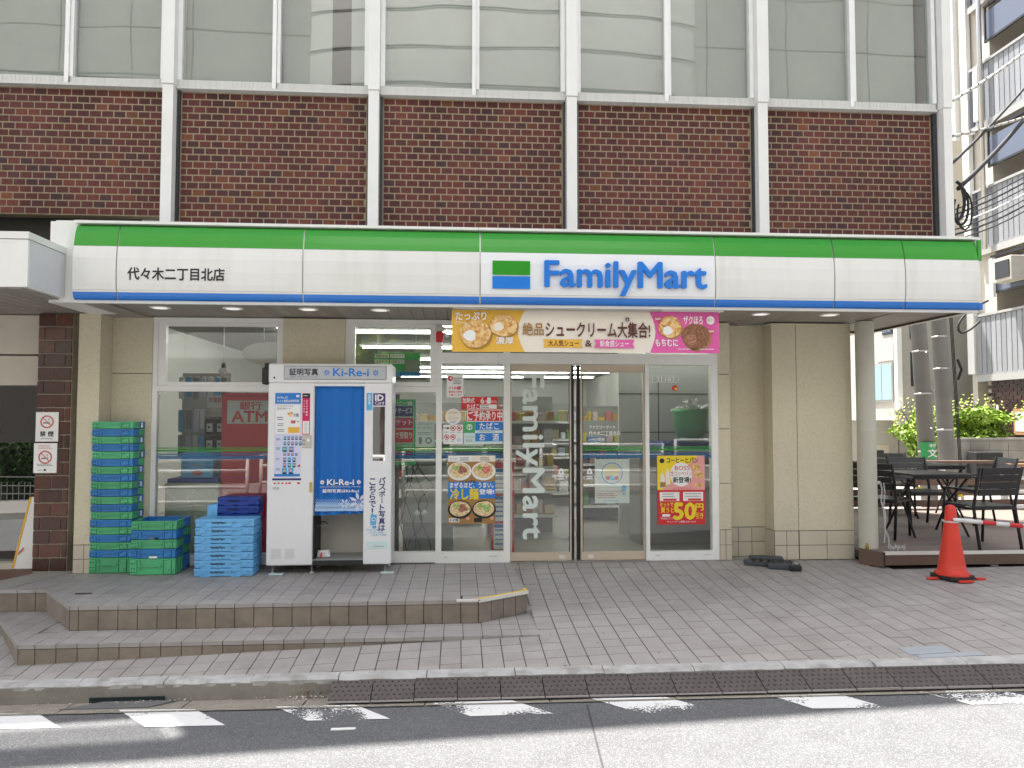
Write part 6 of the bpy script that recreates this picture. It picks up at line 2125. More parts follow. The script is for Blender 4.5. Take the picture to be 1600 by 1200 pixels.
def smoke_sign(box, label, second):
    o, s, X, Zp, y = sheet('no_smoking_sign', label, 'sign', box, -.212, 'white_print', 'no smoking signs on the brick pillar', t=.006)
    m = MB(); r = MB(); cz = .33 if not second else .47
    rad = (X(1) - X(0)) * .30
    r.ring(X(.5), Zp(cz), rad * .78, rad, y - .001, 28)
    a = rad * .62
    r.prism([(X(.5) - a - .006, y - .0015, Zp(cz) + a), (X(.5) - a + .006, y - .0015, Zp(cz) + a), (X(.5) + a + .006, y - .0015, Zp(cz) - a), (X(.5) + a - .006, y - .0015, Zp(cz) - a)], (0, .0006, 0))
    m.box(X(.5) - rad * .55, X(.5) + rad * .4, y - .0006, y, Zp(cz) - .016, Zp(cz) - .006)
    m.tube([(X(.5) + rad * .45, y, Zp(cz)), (X(.5) + rad * .2, y, Zp(cz) + .02), (X(.5) + rad * .45, y, Zp(cz) + .035)], .002, 5)
    if not second:
        m.text('禁 煙', X(.2), X(.8), Zp(.83), Zp(.65), y, bold=.04)
        m.text('NO SMOKING', X(.25), X(.75), Zp(.92), Zp(.88), y, bold=.02)
    else:
        r.lines(X(.2), X(.85), Zp(.20), Zp(.06), 3, y)
        m.lines(X(.15), X(.9), Zp(.78), Zp(.68), 2, y)
        m.ell(X(.5), Zp(.9), .012, .012, y, 8); m.lines(X(.2), X(.38), Zp(.93), Zp(.88), 1, y)
    m.build('print', 'black_print', s); r.build('red_print', 'red_soft', s)
smoke_sign((-4.056, -3.846, 1.256, 1.540), 'white no smoking sign with two large characters, upper of the two on the brick pillar', False)
smoke_sign((-4.066, -3.852, 0.954, 1.240), 'white no smoking sign with red small print, lower of the two on the brick pillar', True)
en = thing('entrance_screen', 'dark glass entrance screen under beige panels at the left edge of the building', 'entrance', (-5.2, .1, 0))
ex = LX0 + .15
MB().box(-7.4, -4.0550, -.05, .30, 2.1156, 2.50).build('beige_panel', 'shade_beige', en)
MB().box(-7.4, -4.1358, .0, .28, 1.8076, 2.1006).build('beige_panel', 'shade_beige', en)
MB().box(-7.4, ex, .10, .106, .06, 1.8076).build('pane', 'dark_glass', en)
MB().box(-7.4, ex, -.02, .2, 0.004, .062).build('sill', 'shade_beige', en)
m = MB(); m.box(-4.93, -4.915, .107, .13, .07, 1.79); m.build('glass_joint', 'alu', en)
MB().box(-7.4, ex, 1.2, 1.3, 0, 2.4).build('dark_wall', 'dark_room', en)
MB().box(-7.4, ex, .11, 1.2, 0.0, .004).build('inner_floor', 'cabinet', en)
t = thing('floor_sign', 'white standing floor sign with yellow edge partly hidden behind the brick pillar', 'sign', (-4.2, .0, 0))
p0, p1, p2 = -4.3301, -4.2148, -4.0140
MB().prism([(p0, -.03, .010), (p2, -.03, .010), (p2 - .08, .03, .70), (p1, .03, .70)], (0, .02, 0)).build('panel', 'white_print', t)
MB().prism([(p0 - .008, -.034, .012), (p0 + .012, -.034, .012), (p1 + .014, .026, .70), (p1 - .006, .026, .70)], (0, .004, 0)).build('edge', 'mustard', t)
MB().prism([(p0 + .04, -.026, .14), (p0 + .09, -.026, .19), (p0 + .095, -.025, .22), (p0 + .05, -.026, .17)], (0, .003, 0)).build('mark', 'red_soft', t)
MB().prism([(p0 + .02, .10, .010), (p2, .10, .010), (p2 - .08, .055, .70), (p1, .055, .70)], (0, .01, 0)).build('rear_panel', 'white_print', t)
# neighbouring entrance canopy
ec = thing('entrance_canopy', 'white boxed entrance canopy with slatted soffit at the left edge', 'canopy', (-5.5, -1.0, 2.55))
cxr_ = -3.4044
cz0, cz1, cz2 = 2.5198, 2.9034, 2.9624
m = MB(); m.box(-8.2, cxr_, -1.62, -1.05, cz0, cz1 - .004); m.build('fascia_box', 'white_metal', ec)
m = MB(); m.box(-8.2, cxr_ + .004, -1.626, -1.04, cz1 + .002, cz2); m.build('cap', 'white_metal', ec)
m = MB(); m.box(-8.2, cxr_ - .004, -1.615, -1.05, cz1 - .006, cz1 + .004); m.build('cap_groove', 'joint_dark', ec)
m = MB(); m.box(cxr_ + .0005, cxr_ + .006, -1.60, -1.06, cz0 + .012, cz1 - .012); m.build('side_panel', mat('grey_side_panel', (.60, .62, .63), .3, var=.05, scale=3, dirt=.2, dscale=2, dcol=(.4, .4, .38)), ec)
m = MB(); m.box(-8.2, cxr_, -1.04, .10, cz0 + .03, cz0 + .06)
sfe = m.build('soffit_board', 'joint_dark', ec)
for k in range(30):
    x = cxr_ + .30 - .115 * k
    if x < -7: break
    MB().box(x - .11, x - .004, -1.60 if x < cxr_ else -1.03, .05, cz0 - .012 if x < cxr_ else 2.492, cz0 + .004 if x < cxr_ else 2.508).build('soffit_slat', 'soffit', sfe)
m = MB(); m.box(-8.2, -3.2, .30, .40, 2.52, 3.60); m.build('dark_recess', 'dark_room', ec)

# ================================================================== FORECOURT RIGHT: CONE, PLASTIC BLOCKS, TERRACE
random.seed(8)
t = thing('plastic_block', 'dark grey plastic weight lying flat against the cream wall, left of its twin', 'weight', (3.12, -.2, 0))
zc = gz(3.1, -.2)
R_ = Matrix.Rotation(-.55, 3, 'Z')
def blk(cx, cy, w, d, h, a, z):
    m = MB().cbox(-w / 2, w / 2, -d / 2, d / 2, 0, h, .012)
    R3 = Matrix.Rotation(a, 3, 'Z')
    m.v = [tuple(R3 @ Vector(p) + Vector((cx, cy, z))) for p in m.v]
    return m
blk(3.13, -.17, .34, .12, .055, -.30, zc).build('slab', 'chock', t)
blk(3.22, -.08, .34, .12, .075, -.30, zc + .002).build('slab', 'chock', t)
for k in range(3):
    blk(3.05 + k * .07, -.17 + .0 - k * .022, .03, .09, .004, -.30, zc + .0545).build('tread_rib', 'black_rubber', t)
t = thing('plastic_block', 'dark grey ribbed plastic weight with black end, right of its twin by the cream column', 'weight', (3.4, -.35, 0))
zc = gz(3.4, -.35)
blk(3.30, -.27, .28, .20, .06, -.32, zc).build('slab', 'chock', t)
blk(3.40, -.36, .12, .19, .05, -.32, zc + .002).build('black_end', 'black_rubber', t)
for k in range(6):
    blk(3.20 + k * .038, -.235 - k * .012, .018, .17, .012, -.32, zc + .058).build('rib', 'chock', t)
m = blk(3.405, -.36, .06, .06, .014, -.32, zc + .052); m.build('clasp', 'steel', t)

cz = gz(4.72, -.86)
t = thing('traffic_cone', 'red traffic cone on a black square base in front of the deck', 'cone', (4.72, -.86, cz))
m = MB(); m.prism([(4.72 + .185 * math.cos(a) * 1.0, -.86 + .185 * math.sin(a), cz + .012) for a in [math.radians(18 + 90 * k + o) for k in range(4) for o in (-38, 38)]], (0, 0, .030)); m.build('base', 'black_rubber', t)
MB().lathe([(.150, cz + .040), (.152, cz + .062), (.142, cz + .070), (.128, cz + .074), (.112, cz + .16), (.085, cz + .35), (.058, cz + .54), (.052, cz + .585), (.047, cz + .66), (.038, cz + .690), (.018, cz + .700), (0, cz + .700)], 4.72, -.86, 32).build('cone_body', 'cone', t)
m = MB(); m.box(4.46, 4.56, -.90, -.86, cz + .004, cz + .02); m.box(4.66, 4.80, -1.06, -1.02, cz + .004, cz + .018); m.box(4.90, 4.985, -.96, -.92, cz + .004, cz + .02); m.build('red_flange', 'cone', t)
bz = cz + .545
t = thing('barrier_bar', 'red and white striped barrier bar hooked over the traffic cone', 'barrier bar', (4.72, -.86, bz))
A = Vector((4.70, -.93, bz + .025)); B = Vector((6.3, -.92, bz - .135))
def at(p): return tuple(A + (B - A) * p)
MB().tube([at(.0), at(.055)], .014, 10, r1=.020).build('hook', 'lamp_white', t)
pp = .055
wht = True
seg = 0.085
while pp < .98:
    MB().tube([at(pp), at(min(pp + (.12 if wht and pp < .1 else seg), 1.0))], .0205, 12).build('bar_section', 'rail_white' if wht else 'red_print', t)
    pp += (.12 if wht and pp < .1 else seg)
    wht = not wht
MB().ring(4.72, 0, 0, 0, 0).build('x', 'cone', t) if False else None
m = MB()
for k in range(24):
    a0, a1 = 2 * math.pi * k / 24, 2 * math.pi * (k + 1) / 24
    m.add([(4.72 + r * math.cos(a), -.86 + r * math.sin(a), bz + z) for a in (a0, a1) for r, z in ((.064, -.01), (.078, .008))], [(0, 1, 3, 2)])
m.build('ring', 'lamp_white', t)

# deck
dk = thing('terrace_deck', 'low brown wooden terrace deck to the right of the shop', 'deck', (6.0, 1.0, 0))
DZ = .13
DP = [(4.165, -.19), (4.31, -.41), (9.2, -.47), (9.2, 3.3), (4.215, 3.3), (4.215, -.10)]
cvx = [(4.165, -.19), (4.31, -.41), (9.2, -.47), (9.2, 3.3), (4.165, 3.3)]
m = MB(); m.prism([(x, y, .03) for x, y in [(4.20, -.15), (4.33, -.37), (9.2, -.42), (9.2, 3.3), (4.215, 3.3)]], (0, 0, .075)); m.build('joist_frame', 'dark_room', dk)
y = -.47
k = 0
while y < 3.3:
    p = clip_to([(4.1, y + .003), (9.2, y + .003), (9.2, y + .137), (4.1, y + .137)], [(4.19, -.165), (4.325, -.385), (9.2, -.445), (9.2, 3.3), (4.216, 3.3), (4.216, -.10)] if False else [(4.19, -.165), (4.325, -.385), (9.2, -.445), (9.2, 3.3), (4.19, 3.3)])
    p = clip(p, (4.216, 3.3), (4.216, -.3)) if y > -.05 and len(p) > 2 else p
    if area(p) > .002:
        MB().prism([(a, b, DZ - .025) for a, b in p], (0, 0, .025)).build('deck_board', 'deck_top', dk)
    y += .14
def fascia(p, q, z0, z1, nm, m_, th=.02):
    p, q = Vector((*p, 0)), Vector((*q, 0))
    d = (q - p).normalized(); n = Vector((d.y, -d.x, 0))
    b = MB(); b.prism([tuple(p + Vector((0, 0, z0))), tuple(q + Vector((0, 0, z0))), tuple(q - n * th + Vector((0, 0, z0))), tuple(p - n * th + Vector((0, 0, z0)))], (0, 0, z1 - z0))
    return b.build(nm, m_, dk)
fascia((4.165, -.19), (4.305, -.405), -.02, DZ - .002, 'fascia_board', 'deck')
fascia((4.318, -.412), (6.05, -.432), .0, DZ - .028, 'fascia_board', 'deck')
fascia((6.055, -.432), (9.2, -.47), .0, DZ - .028, 'fascia_board', 'deck')
fascia((4.318, -.420), (9.2, -.476), DZ - .026, DZ + .006, 'edge_trim', 'trim', .035)
fascia((4.303, -.412), (4.318, -.418), -.02, DZ, 'corner_post', 'black_rubber', .02)
for x in (5.05, 5.45):
    m = MB(); m.box(x, x + .08, -.40, -.34, -.03, .0); m.build('support_block', 'slab', dk)

def chair(label=None):
    t = thing('terrace_chair', 'chair', 'chair')
    w, d = .50, .46
    for sx in (-1, 1):
        MB().tube([(sx * w / 2, d / 2, 0), (sx * w / 2, d / 2 - .03, .43), (sx * w / 2, d / 2 - .05, .60)], .015, 6).build('leg', 'black_metal', t)
        MB().tube([(sx * w / 2, -d / 2 - .05, 0), (sx * w / 2, -d / 2 + .02, .43), (sx * w / 2, -d / 2 - .03, .66), (sx * w / 2, -d / 2 - .09, .85)], .016, 6).build('leg', 'black_metal', t)
        m = MB(); m.box(sx * w / 2 - .022, sx * w / 2 + .022, -d / 2 - .02, d / 2 - .01, .60, .618); m.build('armrest', 'black_metal', t)
    m = MB(); m.box(-w / 2, w / 2, d / 2 - .03, d / 2 - .005, .405, .43); m.box(-w / 2, w / 2, -d / 2, -d / 2 + .025, .405, .43)
    for sx in (-1, 1):
        m.box(sx * w / 2 - .012, sx * w / 2 + .012, -d / 2 + .026, d / 2 - .031, .405, .43)
    m.build('seat_frame', 'black_metal', t)
    for k in range(6):
        y = -d / 2 + .012 + k * (d - .02) / 6
        m = MB(); m.box(-w / 2 + .013, w / 2 - .013, y, y + .068, .431, .445); m.build('seat_slat', 'black_slat', t)
    for k in range(4):
        z = .555 + k * .074
        y = -d / 2 - .005 - (z - .5) * .24
        m = MB()
        m.prism([(-w / 2 + .018, y, z), (w / 2 - .018, y, z), (w / 2 - .018, y - .017, z + .068), (-w / 2 + .018, y - .017, z + .068)], (0, -.014, .0)); m.build('back_slat', 'black_slat', t)
    return t
c0 = chair()
CH_ = [((4.90, .68), -.85, 'black slatted terrace chair beside the round column'), ((5.56, -.08), .12, 'black slatted terrace chair nearest the front edge of the deck, behind the cone'),
       ((5.86, 1.42), 3.1, 'black slatted terrace chair on the far side of the small table'), ((6.20, 2.62), 2.8, 'black slatted terrace chair farthest back beside the column'),
       ((6.78, 1.55), 1.4, 'black slatted terrace chair seen behind the back of the front chair')]
for i, (p, a, l) in enumerate(CH_):
    o = c0 if i == 0 else copy_tree(c0)
    tag(o, l, 'chair', 'black chairs on the terrace')
    o.location = (*p, DZ)
    o.rotation_euler.z = a
def table(label, x, y):
    t = thing('terrace_table', label, 'table', (x, y, DZ), 'black tables on the terrace')
    for k in range(6):
        m = MB(); m.box(x - .36, x + .36, y - .36 + k * .12 + .004, y - .36 + (k + 1) * .12 - .004, DZ + .70, DZ + .72); m.build('top_slat', 'black_slat', t)
    m = MB(); m.box(x - .34, x + .34, y - .34, y - .31, DZ + .665, DZ + .699); m.box(x - .34, x + .34, y + .31, y + .34, DZ + .665, DZ + .699); m.build('apron', 'black_metal', t)
    for sx in (-1, 1):
        for sy in (-1, 1):
            MB().tube([(x + sx * .32, y + sy * .30, DZ), (x + sx * .30, y + sy * .05, DZ + .36), (x + sx * .32, y - sy * .30, DZ + .668)], .014, 6).build('leg', 'black_metal', t)
table('small black slatted table between the front chairs on the deck', 5.52, .78)
table('black slatted table further back on the deck', 6.55, 2.35)
# chain and bottle at the column
t = thing('steel_chain', 'galvanised chain hanging from the round column with its end heaped on the deck', 'chain', (4.42, -.20, DZ))
m = MB()
pts = []
for i in range(46):
    pts.append(Vector((4.395 + .012 * math.sin(i * .35) + .0012 * i, -.215 - .001 * i, .82 - i * .0146)))
for i in range(26):
    a = i * .55
    pts.append(Vector((4.46 + .012 * i * .45 + .03 * math.cos(a), -.27 + .04 * math.sin(a), DZ + .012 + .012 * (i % 3))))
for i in range(22):
    pts.append(Vector((4.425 + .008 * math.sin(i * .5), -.235, .80 - i * .028)))
for i, p in enumerate(pts):
    r = []
    n = 8
    for k in range(n + 1):
        a = 2 * math.pi * k / n
        u, v = .013 * math.cos(a), .007 * math.sin(a)
        r.append(p + (Vector((v, 0, u)) if i % 2 else Vector((0, v, u))))
    m.tube(r, .0026, 4, cap=False)
m.build('links', 'chain', t, kind='stuff')
MB().box(4.372, 4.40, -.215, -.19, .80, .83).build('hook', 'steel', t)
t = thing('brown_bottle', 'small brown bottle at the foot of the round column', 'bottle', (4.225, -.245, DZ))
MB().lathe([(0, DZ), (.017, DZ), (.018, DZ + .045), (.008, DZ + .058), (.008, DZ + .07), (0, DZ + .07)], 4.225, -.245, 12).build('glass', 'gold_print', t)

# railing at the back of the deck
fr_ = thing('terrace_railing', 'low railing of brown boards on white posts along the back of the deck', 'railing', (7.8, 3.2, 0))
for x in (6.35, 7.35, 8.35, 9.15):
    MB().cbox(x - .04, x + .04, 3.18, 3.26, 0.0, .80, .006).build('post', 'rail_white', fr_)
MB().box(5.2, 9.4, 3.14, 3.28, .805, .845).build('top_rail', 'deck', fr_)
for z in (.16, .32, .48):
    MB().box(5.2, 9.4, 3.155, 3.175, z, z + .10).build('board', 'deck', fr_)
for x, z in ((6.9, .42), (7.1, .34), (7.55, .30), (7.8, .20)):
    MB().cbox(x, x + .07, 3.12, 3.152, z, z + .04, .008).build('yellow_clamp', 'yellow', fr_)
ry = thing('side_railing', 'short white railing post with brown top rail at the right end of the deck', 'railing', (7.95, 1.9, 0))
for x in (7.72, 8.6):
    MB().cbox(x - .035, x + .035, 1.86, 1.94, DZ, .84, .006).build('post', 'rail_white', ry)
MB().box(7.35, 9.2, 1.85, 1.95, .843, .875).build('top_rail', 'wood', ry)
for z in (.28, .48, .66):
    MB().box(7.35, 9.2, 1.88, 1.90, z, z + .045).build('bar', 'rail_white', ry)

# ================================================================== BEHIND THE TERRACE
m = MB(); m.box(4.2, 60, 3.35, 60, -.028, -.015); m.build('side_street', 'opp_tile', kind='structure')
def foliage(c, r, n, size, seed, mt, drop=.0):
    random.seed(seed)
    m = MB()
    for _ in range(n):
        while True:
            p = Vector((random.uniform(-1, 1), random.uniform(-1, 1), random.uniform(-1, 1)))
            if .25 < p.length < 1:
                break
        k = .75 + .35 * math.sin(p.x * 5 + seed) * math.sin(p.y * 4 + 1) + .25 * math.sin(p.z * 7 + seed * 2)
        p = p * k
        q = Vector((c[0] + p.x * r[0], c[1] + p.y * r[1], c[2] + p.z * r[2]))
        a = Vector((random.gauss(0, 1), random.gauss(0, 1), random.gauss(0, .7))).normalized()
        b = a.orthogonal().normalized()
        b = (Matrix.Rotation(random.uniform(0, 6.28), 3, a) @ b)
        s = size * random.uniform(.6, 1.3)
        m.add([q - a * s, q + b * s * .42, q + a * s, q - b * s * .42], [(0, 1, 2, 3)])
    return m
# two utility poles
for (x, y, lean, z1, lab, bolts) in ((7.77, 4.15, -.045, 9.5, 'grey concrete utility pole with a green plate, leaning left', True), (8.42, 4.62, -.040, 9.5, 'pale concrete utility pole with cables clipped along it, right of the other', False)):
    t = thing('utility_pole', lab, 'utility pole', (x, y, 0), 'utility poles behind the terrace')
    MB().tube([(x, y, -.02), (x + lean * z1, y, z1)], .136, 20, r1=.09).build('shaft', 'pole', t)
    for z in ((.95, 1.9, 2.6) if bolts else (1.3, 2.35, 2.9)):
        xx = x + lean * z
        MB().tube([(xx, y, z - .012), (xx + lean * .024, y, z + .012)], .138 - z * .0045, 20).build('band', 'steel', t)
    if bolts:
        for k in range(5):
            z = .7 + k * .62
            MB().tube([(x + lean * z + (-.03 if k % 2 else .05), y - .15, z), (x + lean * z + (-.03 if k % 2 else .05), y - .22, z + .01)], .012, 6).build('step_bolt', 'steel', t)
        m = MB()
        for k in range(8):
            a = math.pi * (1.12 + .62 * k / 8); a2 = math.pi * (1.12 + .62 * (k + 1) / 8)
            xx = x + lean * 1.0
            m.add([(xx + .142 * math.cos(a), y + .142 * math.sin(a), .83), (xx + .142 * math.cos(a2), y + .142 * math.sin(a2), .83), (xx + .142 * math.cos(a2) - .012, y + .142 * math.sin(a2), 1.10), (xx + .142 * math.cos(a) - .012, y + .142 * math.sin(a), 1.10)], [(0, 1, 2, 3)])
        pl2 = m.build('green_plate', 'green_print', t)
        m = MB(); m.text('文', x + lean - .075, x + lean + .085, .86, .99, y - .146, bold=.03); m.text('通学', x + lean - .05, x + lean + .06, 1.02, 1.075, y - .146, bold=.02); m.build('lettering', 'white_print', pl2)
    else:
        for k in range(3):
            MB().tube([(x + .155 + .022 * k + lean * z, y - .08, z + .01 * k) for z in (0, .8, 1.6, 2.3, 2.4, 3.2, 5.0)], .007, 6).build('cable', 'cable', t)
        MB().tube([(x + .20 + lean * 2.3, y - .14, 2.15), (x + .25 + lean * 2.3, y - .16, 2.32), (x + .20 + lean * 2.4, y - .14, 2.5)], .022, 8).build('cable_joint', 'cable', t)
# concrete wall and shrubs
t = thing('block_wall', 'grey concrete block wall below the bright shrub', 'wall', (10.9, 7.5, 0))
for r in range(5):
    for k in range(6):
        MB().box(10.36 + k * .42 + .004, 10.36 + (k + 1) * .42 - .004, 7.4, 7.55, r * .205, r * .205 + .20).build('block', 'conc_wall', t)
MB().box(10.34, 12.9, 7.38, 7.57, 1.026, 1.08).build('coping', 'conc_wall', t)
t = thing('dark_box', 'black slatted box standing in front of the grey block wall', 'box', (10.7, 7.2, 0))
MB().cbox(10.62, 11.2, 7.0, 7.3, .0, .80, .01).build('body', 'black_slat', t)
for k in range(5):
    MB().box(10.64, 11.18, 6.985, 6.999, .1 + k * .14, .19 + k * .14).build('slat', 'black_metal', t)
for i, (c, r, n, lab) in enumerate((((11.45, 8.2, 1.38), (.95, .65, .52), 4200, 'bright green shrub spilling over the grey block wall'), ((10.02, 7.9, 1.15), (.52, .5, .62), 2300, 'bright green shrub showing between the utility poles'))):
    t = thing('shrub', lab, 'shrub', (c[0], c[1], 0), 'sunlit shrubs behind the terrace')
    foliage(c, r, n, .075, 31 + i, 'leaf').build('foliage', 'leaf', t)
    m = MB()
    random.seed(i)
    for k in range(7):
        m.tube([(c[0] + random.uniform(-.2, .2), c[1], 0), (c[0] + random.uniform(-.5, .5) * r[0], c[1] + random.uniform(-.3, .3), c[2]), (c[0] + random.uniform(-.9, .9) * r[0], c[1] + random.uniform(-.4, .4), c[2] + r[2] * .9)], .02, 5, r1=.006)
    m.build('stem', 'bark', t)
    # light upright shoots
    m = MB()
    for k in range(26):
        bx_, by_ = c[0] + random.uniform(-.9, .9) * r[0], c[1] + random.uniform(-.5, .3)
        h = c[2] + r[2] * random.uniform(.7, 1.25)
        for j in range(9):
            z = c[2] + (h - c[2]) * j / 8
            a = random.uniform(0, 6.28)
            s = .055
            p = Vector((bx_ + .02 * j * math.sin(k), by_, z))
            d = Vector((math.cos(a), math.sin(a), .6)).normalized() * s
            e = d.orthogonal().normalized() * s * .35
            m.add([p, p + d * .6 + e, p + d * 1.3, p + d * .6 - e], [(0, 1, 2, 3)])
    m.build('young_shoots', mat('young_leaf', (.30, .36, .05), .5, isl=.3) if i == 0 else bpy.data.materials['young_leaf'], t)
# cream house
hs = thing('cream_house', 'cream rendered house with a frosted corner window behind the terrace', 'house', (12.5, 13, 0))
hx, hy = 11.62, 11.35
m = MB(); m.box(hx, hx + 4.0, hy, hy + 6, 0.0, 1.70); m.box(hx + .02, hx + 4.0, hy + .02, hy + 6, 1.702, 9.0); m.build('wall', 'house_grey', hs)
m = MB(); m.box(hx - .04, hx + .10, hy - .04, hy + .10, 1.703, 9.0); m.build('corner_board', 'white_metal', hs)
m = MB(); m.box(hx - .03, hx - .001, hy + .10, hy + 6, 0.0, 9.0); m.build('side_render', 'house', hs)
def side_window(z0, z1, y0, y1, pale=True):
    f = MB(); f.box(hx - .07, hx - .031, y0, y1, z0, z1); f_ = f.build('window', 'dark_frame' if not pale else 'cabinet', hs)
    ym = (y0 + y1) / 2
    for a, b in ((y0 + .04, ym - .02), (ym + .02, y1 - .04)):
        MB().box(hx - .078, hx - .071, a, b, z0 + .05, z1 - .05).build('pane', 'win_pale' if pale else 'win_blue', f_)
side_window(1.95, 3.0, hy + .14, hy + 1.15)
m = MB(); m.box(hx - .05, hx + .0, hy + .12, hy + .9, 3.05, 3.75); m.build('balcony_panel', 'house_grey', hs)
side_window(3.76, 4.5, hy + .14, hy + .6, False)
m = MB(); m.box(hx - .6, hx + 1.6, hy - .8, hy + .02, 1.60, 1.72); m.build('porch_roof', 'house', hs)
m = MB(); m.box(hx - .45, hx + .5, hy - .79, hy - .6, 1.25, 1.58); m.build('porch_beam', 'house_grey', hs)
m = MB(); m.box(hx - .08, hx + .02, hy - .72, hy - .62, 0, 1.25); m.build('porch_post', 'white_metal', hs)
m = MB(); m.box(hx - .9, hx - .3, hy - .02, hy + .0, .55, .80); m.build('vent_plate', 'cream_tile', hs)
m = MB(); m.box(hx - 1.6, hx - .04, hy - .0, hy + .3, 0, 1.45); m.build('yard_wall', 'house', hs)
m = MB(); m.box(hx - .85, hx - .45, hy - .03, hy - .001, .55, .66); m.build('yard_grille', 'dark_frame', hs)
m = MB()
for z in (2.35, 3.6):
    m.box(hx + .36, hx + .60, hy - .005, hy + .019, z, z + .9)
m.build('window', 'dark_frame', hs)
# sided building further back
sd = thing('sided_building', 'tall pale building with horizontal siding behind the utility poles', 'building', (19, 19, 0))
sx, sy = 17.4, 17.0
m = MB(); m.box(sx, sx + 9, sy, sy + 8, 0, 24); m.build('wall', 'siding_shaded', sd)
m = MB(); m.box(sx - .06, sx - .001, sy, sy + 8, 0, 24); m.build('side_wall', 'siding', sd)
for k in range(120):
    z = .12 + k * .19
    MB().box(sx - .075, sx - .061, sy - .0, sy + 8, z, z + .165).build('siding_board', 'siding', sd)
    MB().box(sx + .02, sx + 4, sy - .02, sy - .001, z, z + .165).build('siding_board', 'siding_shaded', sd)
m = MB(); m.box(sx - .11, sx - .076, sy + .25, sy + .75, 0, 24); m.build('blue_glass_strip', mat('pale_blue_strip', (.42, .52, .72), .3), sd)
m = MB(); m.box(sx - .10, sx + .04, sy - .05, sy + .03, 0, 24); m.build('corner_trim', 'siding', sd)

# apartment block at the right with corrugated balconies
ap = thing('apartment_block', 'cream apartment block with grey corrugated balconies at the right edge', 'building', (14, 9, 0))
AX, AY = 12.9, 10.35
m = MB(); m.box(AX + 1.0, AX + 7, 1.5, AY, 0.0, 17.5); m.build('wall', 'flat_wall', ap)
m = MB(); m.box(AX + .06, AX + .999, AY - .20, AY - .02, 0.0, 17.5); m.box(AX + .1, AX + .999, AY - .9, AY, 2.5, 17.5); m.build('end_wall', 'flat_wall', ap)
m = MB(); m.box(AX - .06, AX + .055, AY - .27, AY - .03, 2.6, 17.5); m.build('white_corner_pillar', 'white_metal', ap)
for fl in range(5):
    zb = 2.50 + 3.1 * fl
    ye = AY - .35 - .0 * fl
    m = MB(); m.box(AX - .02, AX + .999, 1.5, ye, zb - .04, zb + .12); s = m.build('balcony_slab', 'flat_wall', ap)
    m = MB(); m.box(AX - .05, AX - .021, 1.5, ye, zb - .10, zb + .06); m.box(AX - .06, AX - .0, 1.5, ye, zb + 1.50, zb + 1.56); m.build('balcony_edge', 'balcony_trim', ap)
    b = MB(); b.box(AX - .012, AX + .0, 1.5, ye, zb + .121, zb + 1.49); pn2 = b.build('balcony_panel', 'corr', ap)
    y = ye - .14
    while y > 5.6:
        MB().box(AX - .026, AX - .013, y, y + .145, zb + .07, zb + 1.495).build('corrugation', 'corr', pn2)
        y -= .17
    if fl:
        q = MB(); q.box(AX - .05, AX - .013, ye - .13, ye - .001, zb + .06, zb + 1.5); q.build('end_strip', 'dark_frame', pn2)
    zt_ = zb + 1.6
    for y0 in (8.55, 6.2):
        f = MB(); f.box(AX + .93, AX + .999, y0 - 1.7, y0 + .0, zt_ - 1.3, zt_ + 1.05); f_ = f.build('window', 'dark_frame', ap)
        for a, c in ((y0 - 1.64, y0 - .88), (y0 - .82, y0 - .06)):
            MB().box(AX + .92, AX + .929, a, c, zt_ - 1.2, zt_ + .98).build('pane', 'win_blue', f_)
for fl in (1, 2, 3):      # open railings of the recessed windows
    zb = 2.50 + 3.1 * fl - 1.15
    m = MB(); m.box(AX - .02, AX + .03, 5.0, AY - .88, zb + .92, zb + .98); m.box(AX - .02, AX + .03, 5.0, AY - .88, zb + .05, zb + .10); m.box(AX - .02, AX + .03, AY - .92, AY - .88, zb + .05, zb + .95)
    m.build('window_rail', 'dark_frame', ap)
    m = MB(); m.box(AX + .0, AX + .012, 5.0, AY - .93, zb + .10, zb + .80); m.build('rail_panel', mat('blue_grey_rail_panel', (.12, .14, .19), .3) if fl == 1 else bpy.data.materials['blue_grey_rail_panel'], ap)
m = MB(); m.tube([(AX - .16, 9.45, 5.6), (AX - .16, 9.45, 17.0)], .055, 10); m.build('drain_pipe', 'steel', ap)
m = MB(); m.box(AX - .12, AX - .03, 9.62, 9.78, 8.85, 10.55 - .35); m.build('white_meter_box', 'white_metal', ap)
m = MB(); m.box(AX - .10, AX - .03, 9.30, 9.42, 4.4, 5.35); m.build('white_meter_box', 'white_metal', ap)
m = MB(); m.cbox(AX - .40, AX - .05, 8.3, 8.95, 4.65, 5.2, .01); m.build('window_unit', 'flat_wall', ap)
m = MB(); m.box(AX - .42, AX - .401, 8.35, 8.8, 4.72, 5.12); m.build('window_unit_grille', 'dark_frame', ap)
# black brick corner under the balconies
bk = thing('black_brick_corner', 'black brown brick corner with a framed notice at the right edge', 'wall', (13.2, 9, 0))
core = MB().box(AX + .03, AX + .9, 5.0, AY - .62, 0, 2.40).build('mortar_core', 'mortar_grey', bk)
nb = 0
for r in range(26):
    z = .02 + r * .0915
    y = AY - .62 - (.125 if r % 2 else 0)
    while y > 7.9 and nb < 295:
        MB().box(AX + .008, AX + .035, y - .235, y - .01, z, z + .08).build('brick', 'black_brick', core)
        y -= .245
        nb += 1
MB().box(AX - .03, AX + .006, 8.35, 8.85, 1.12, 1.72).build('notice_frame', 'wood', bk)
MB().box(AX - .036, AX - .031, 8.42, 8.78, 1.20, 1.64).build('notice_paper', 'white_print', bk)
MB().box(AX - .02, AX + .006, 9.35, 9.42, 1.70, 1.82).build('switch_plate', 'white_print', bk)

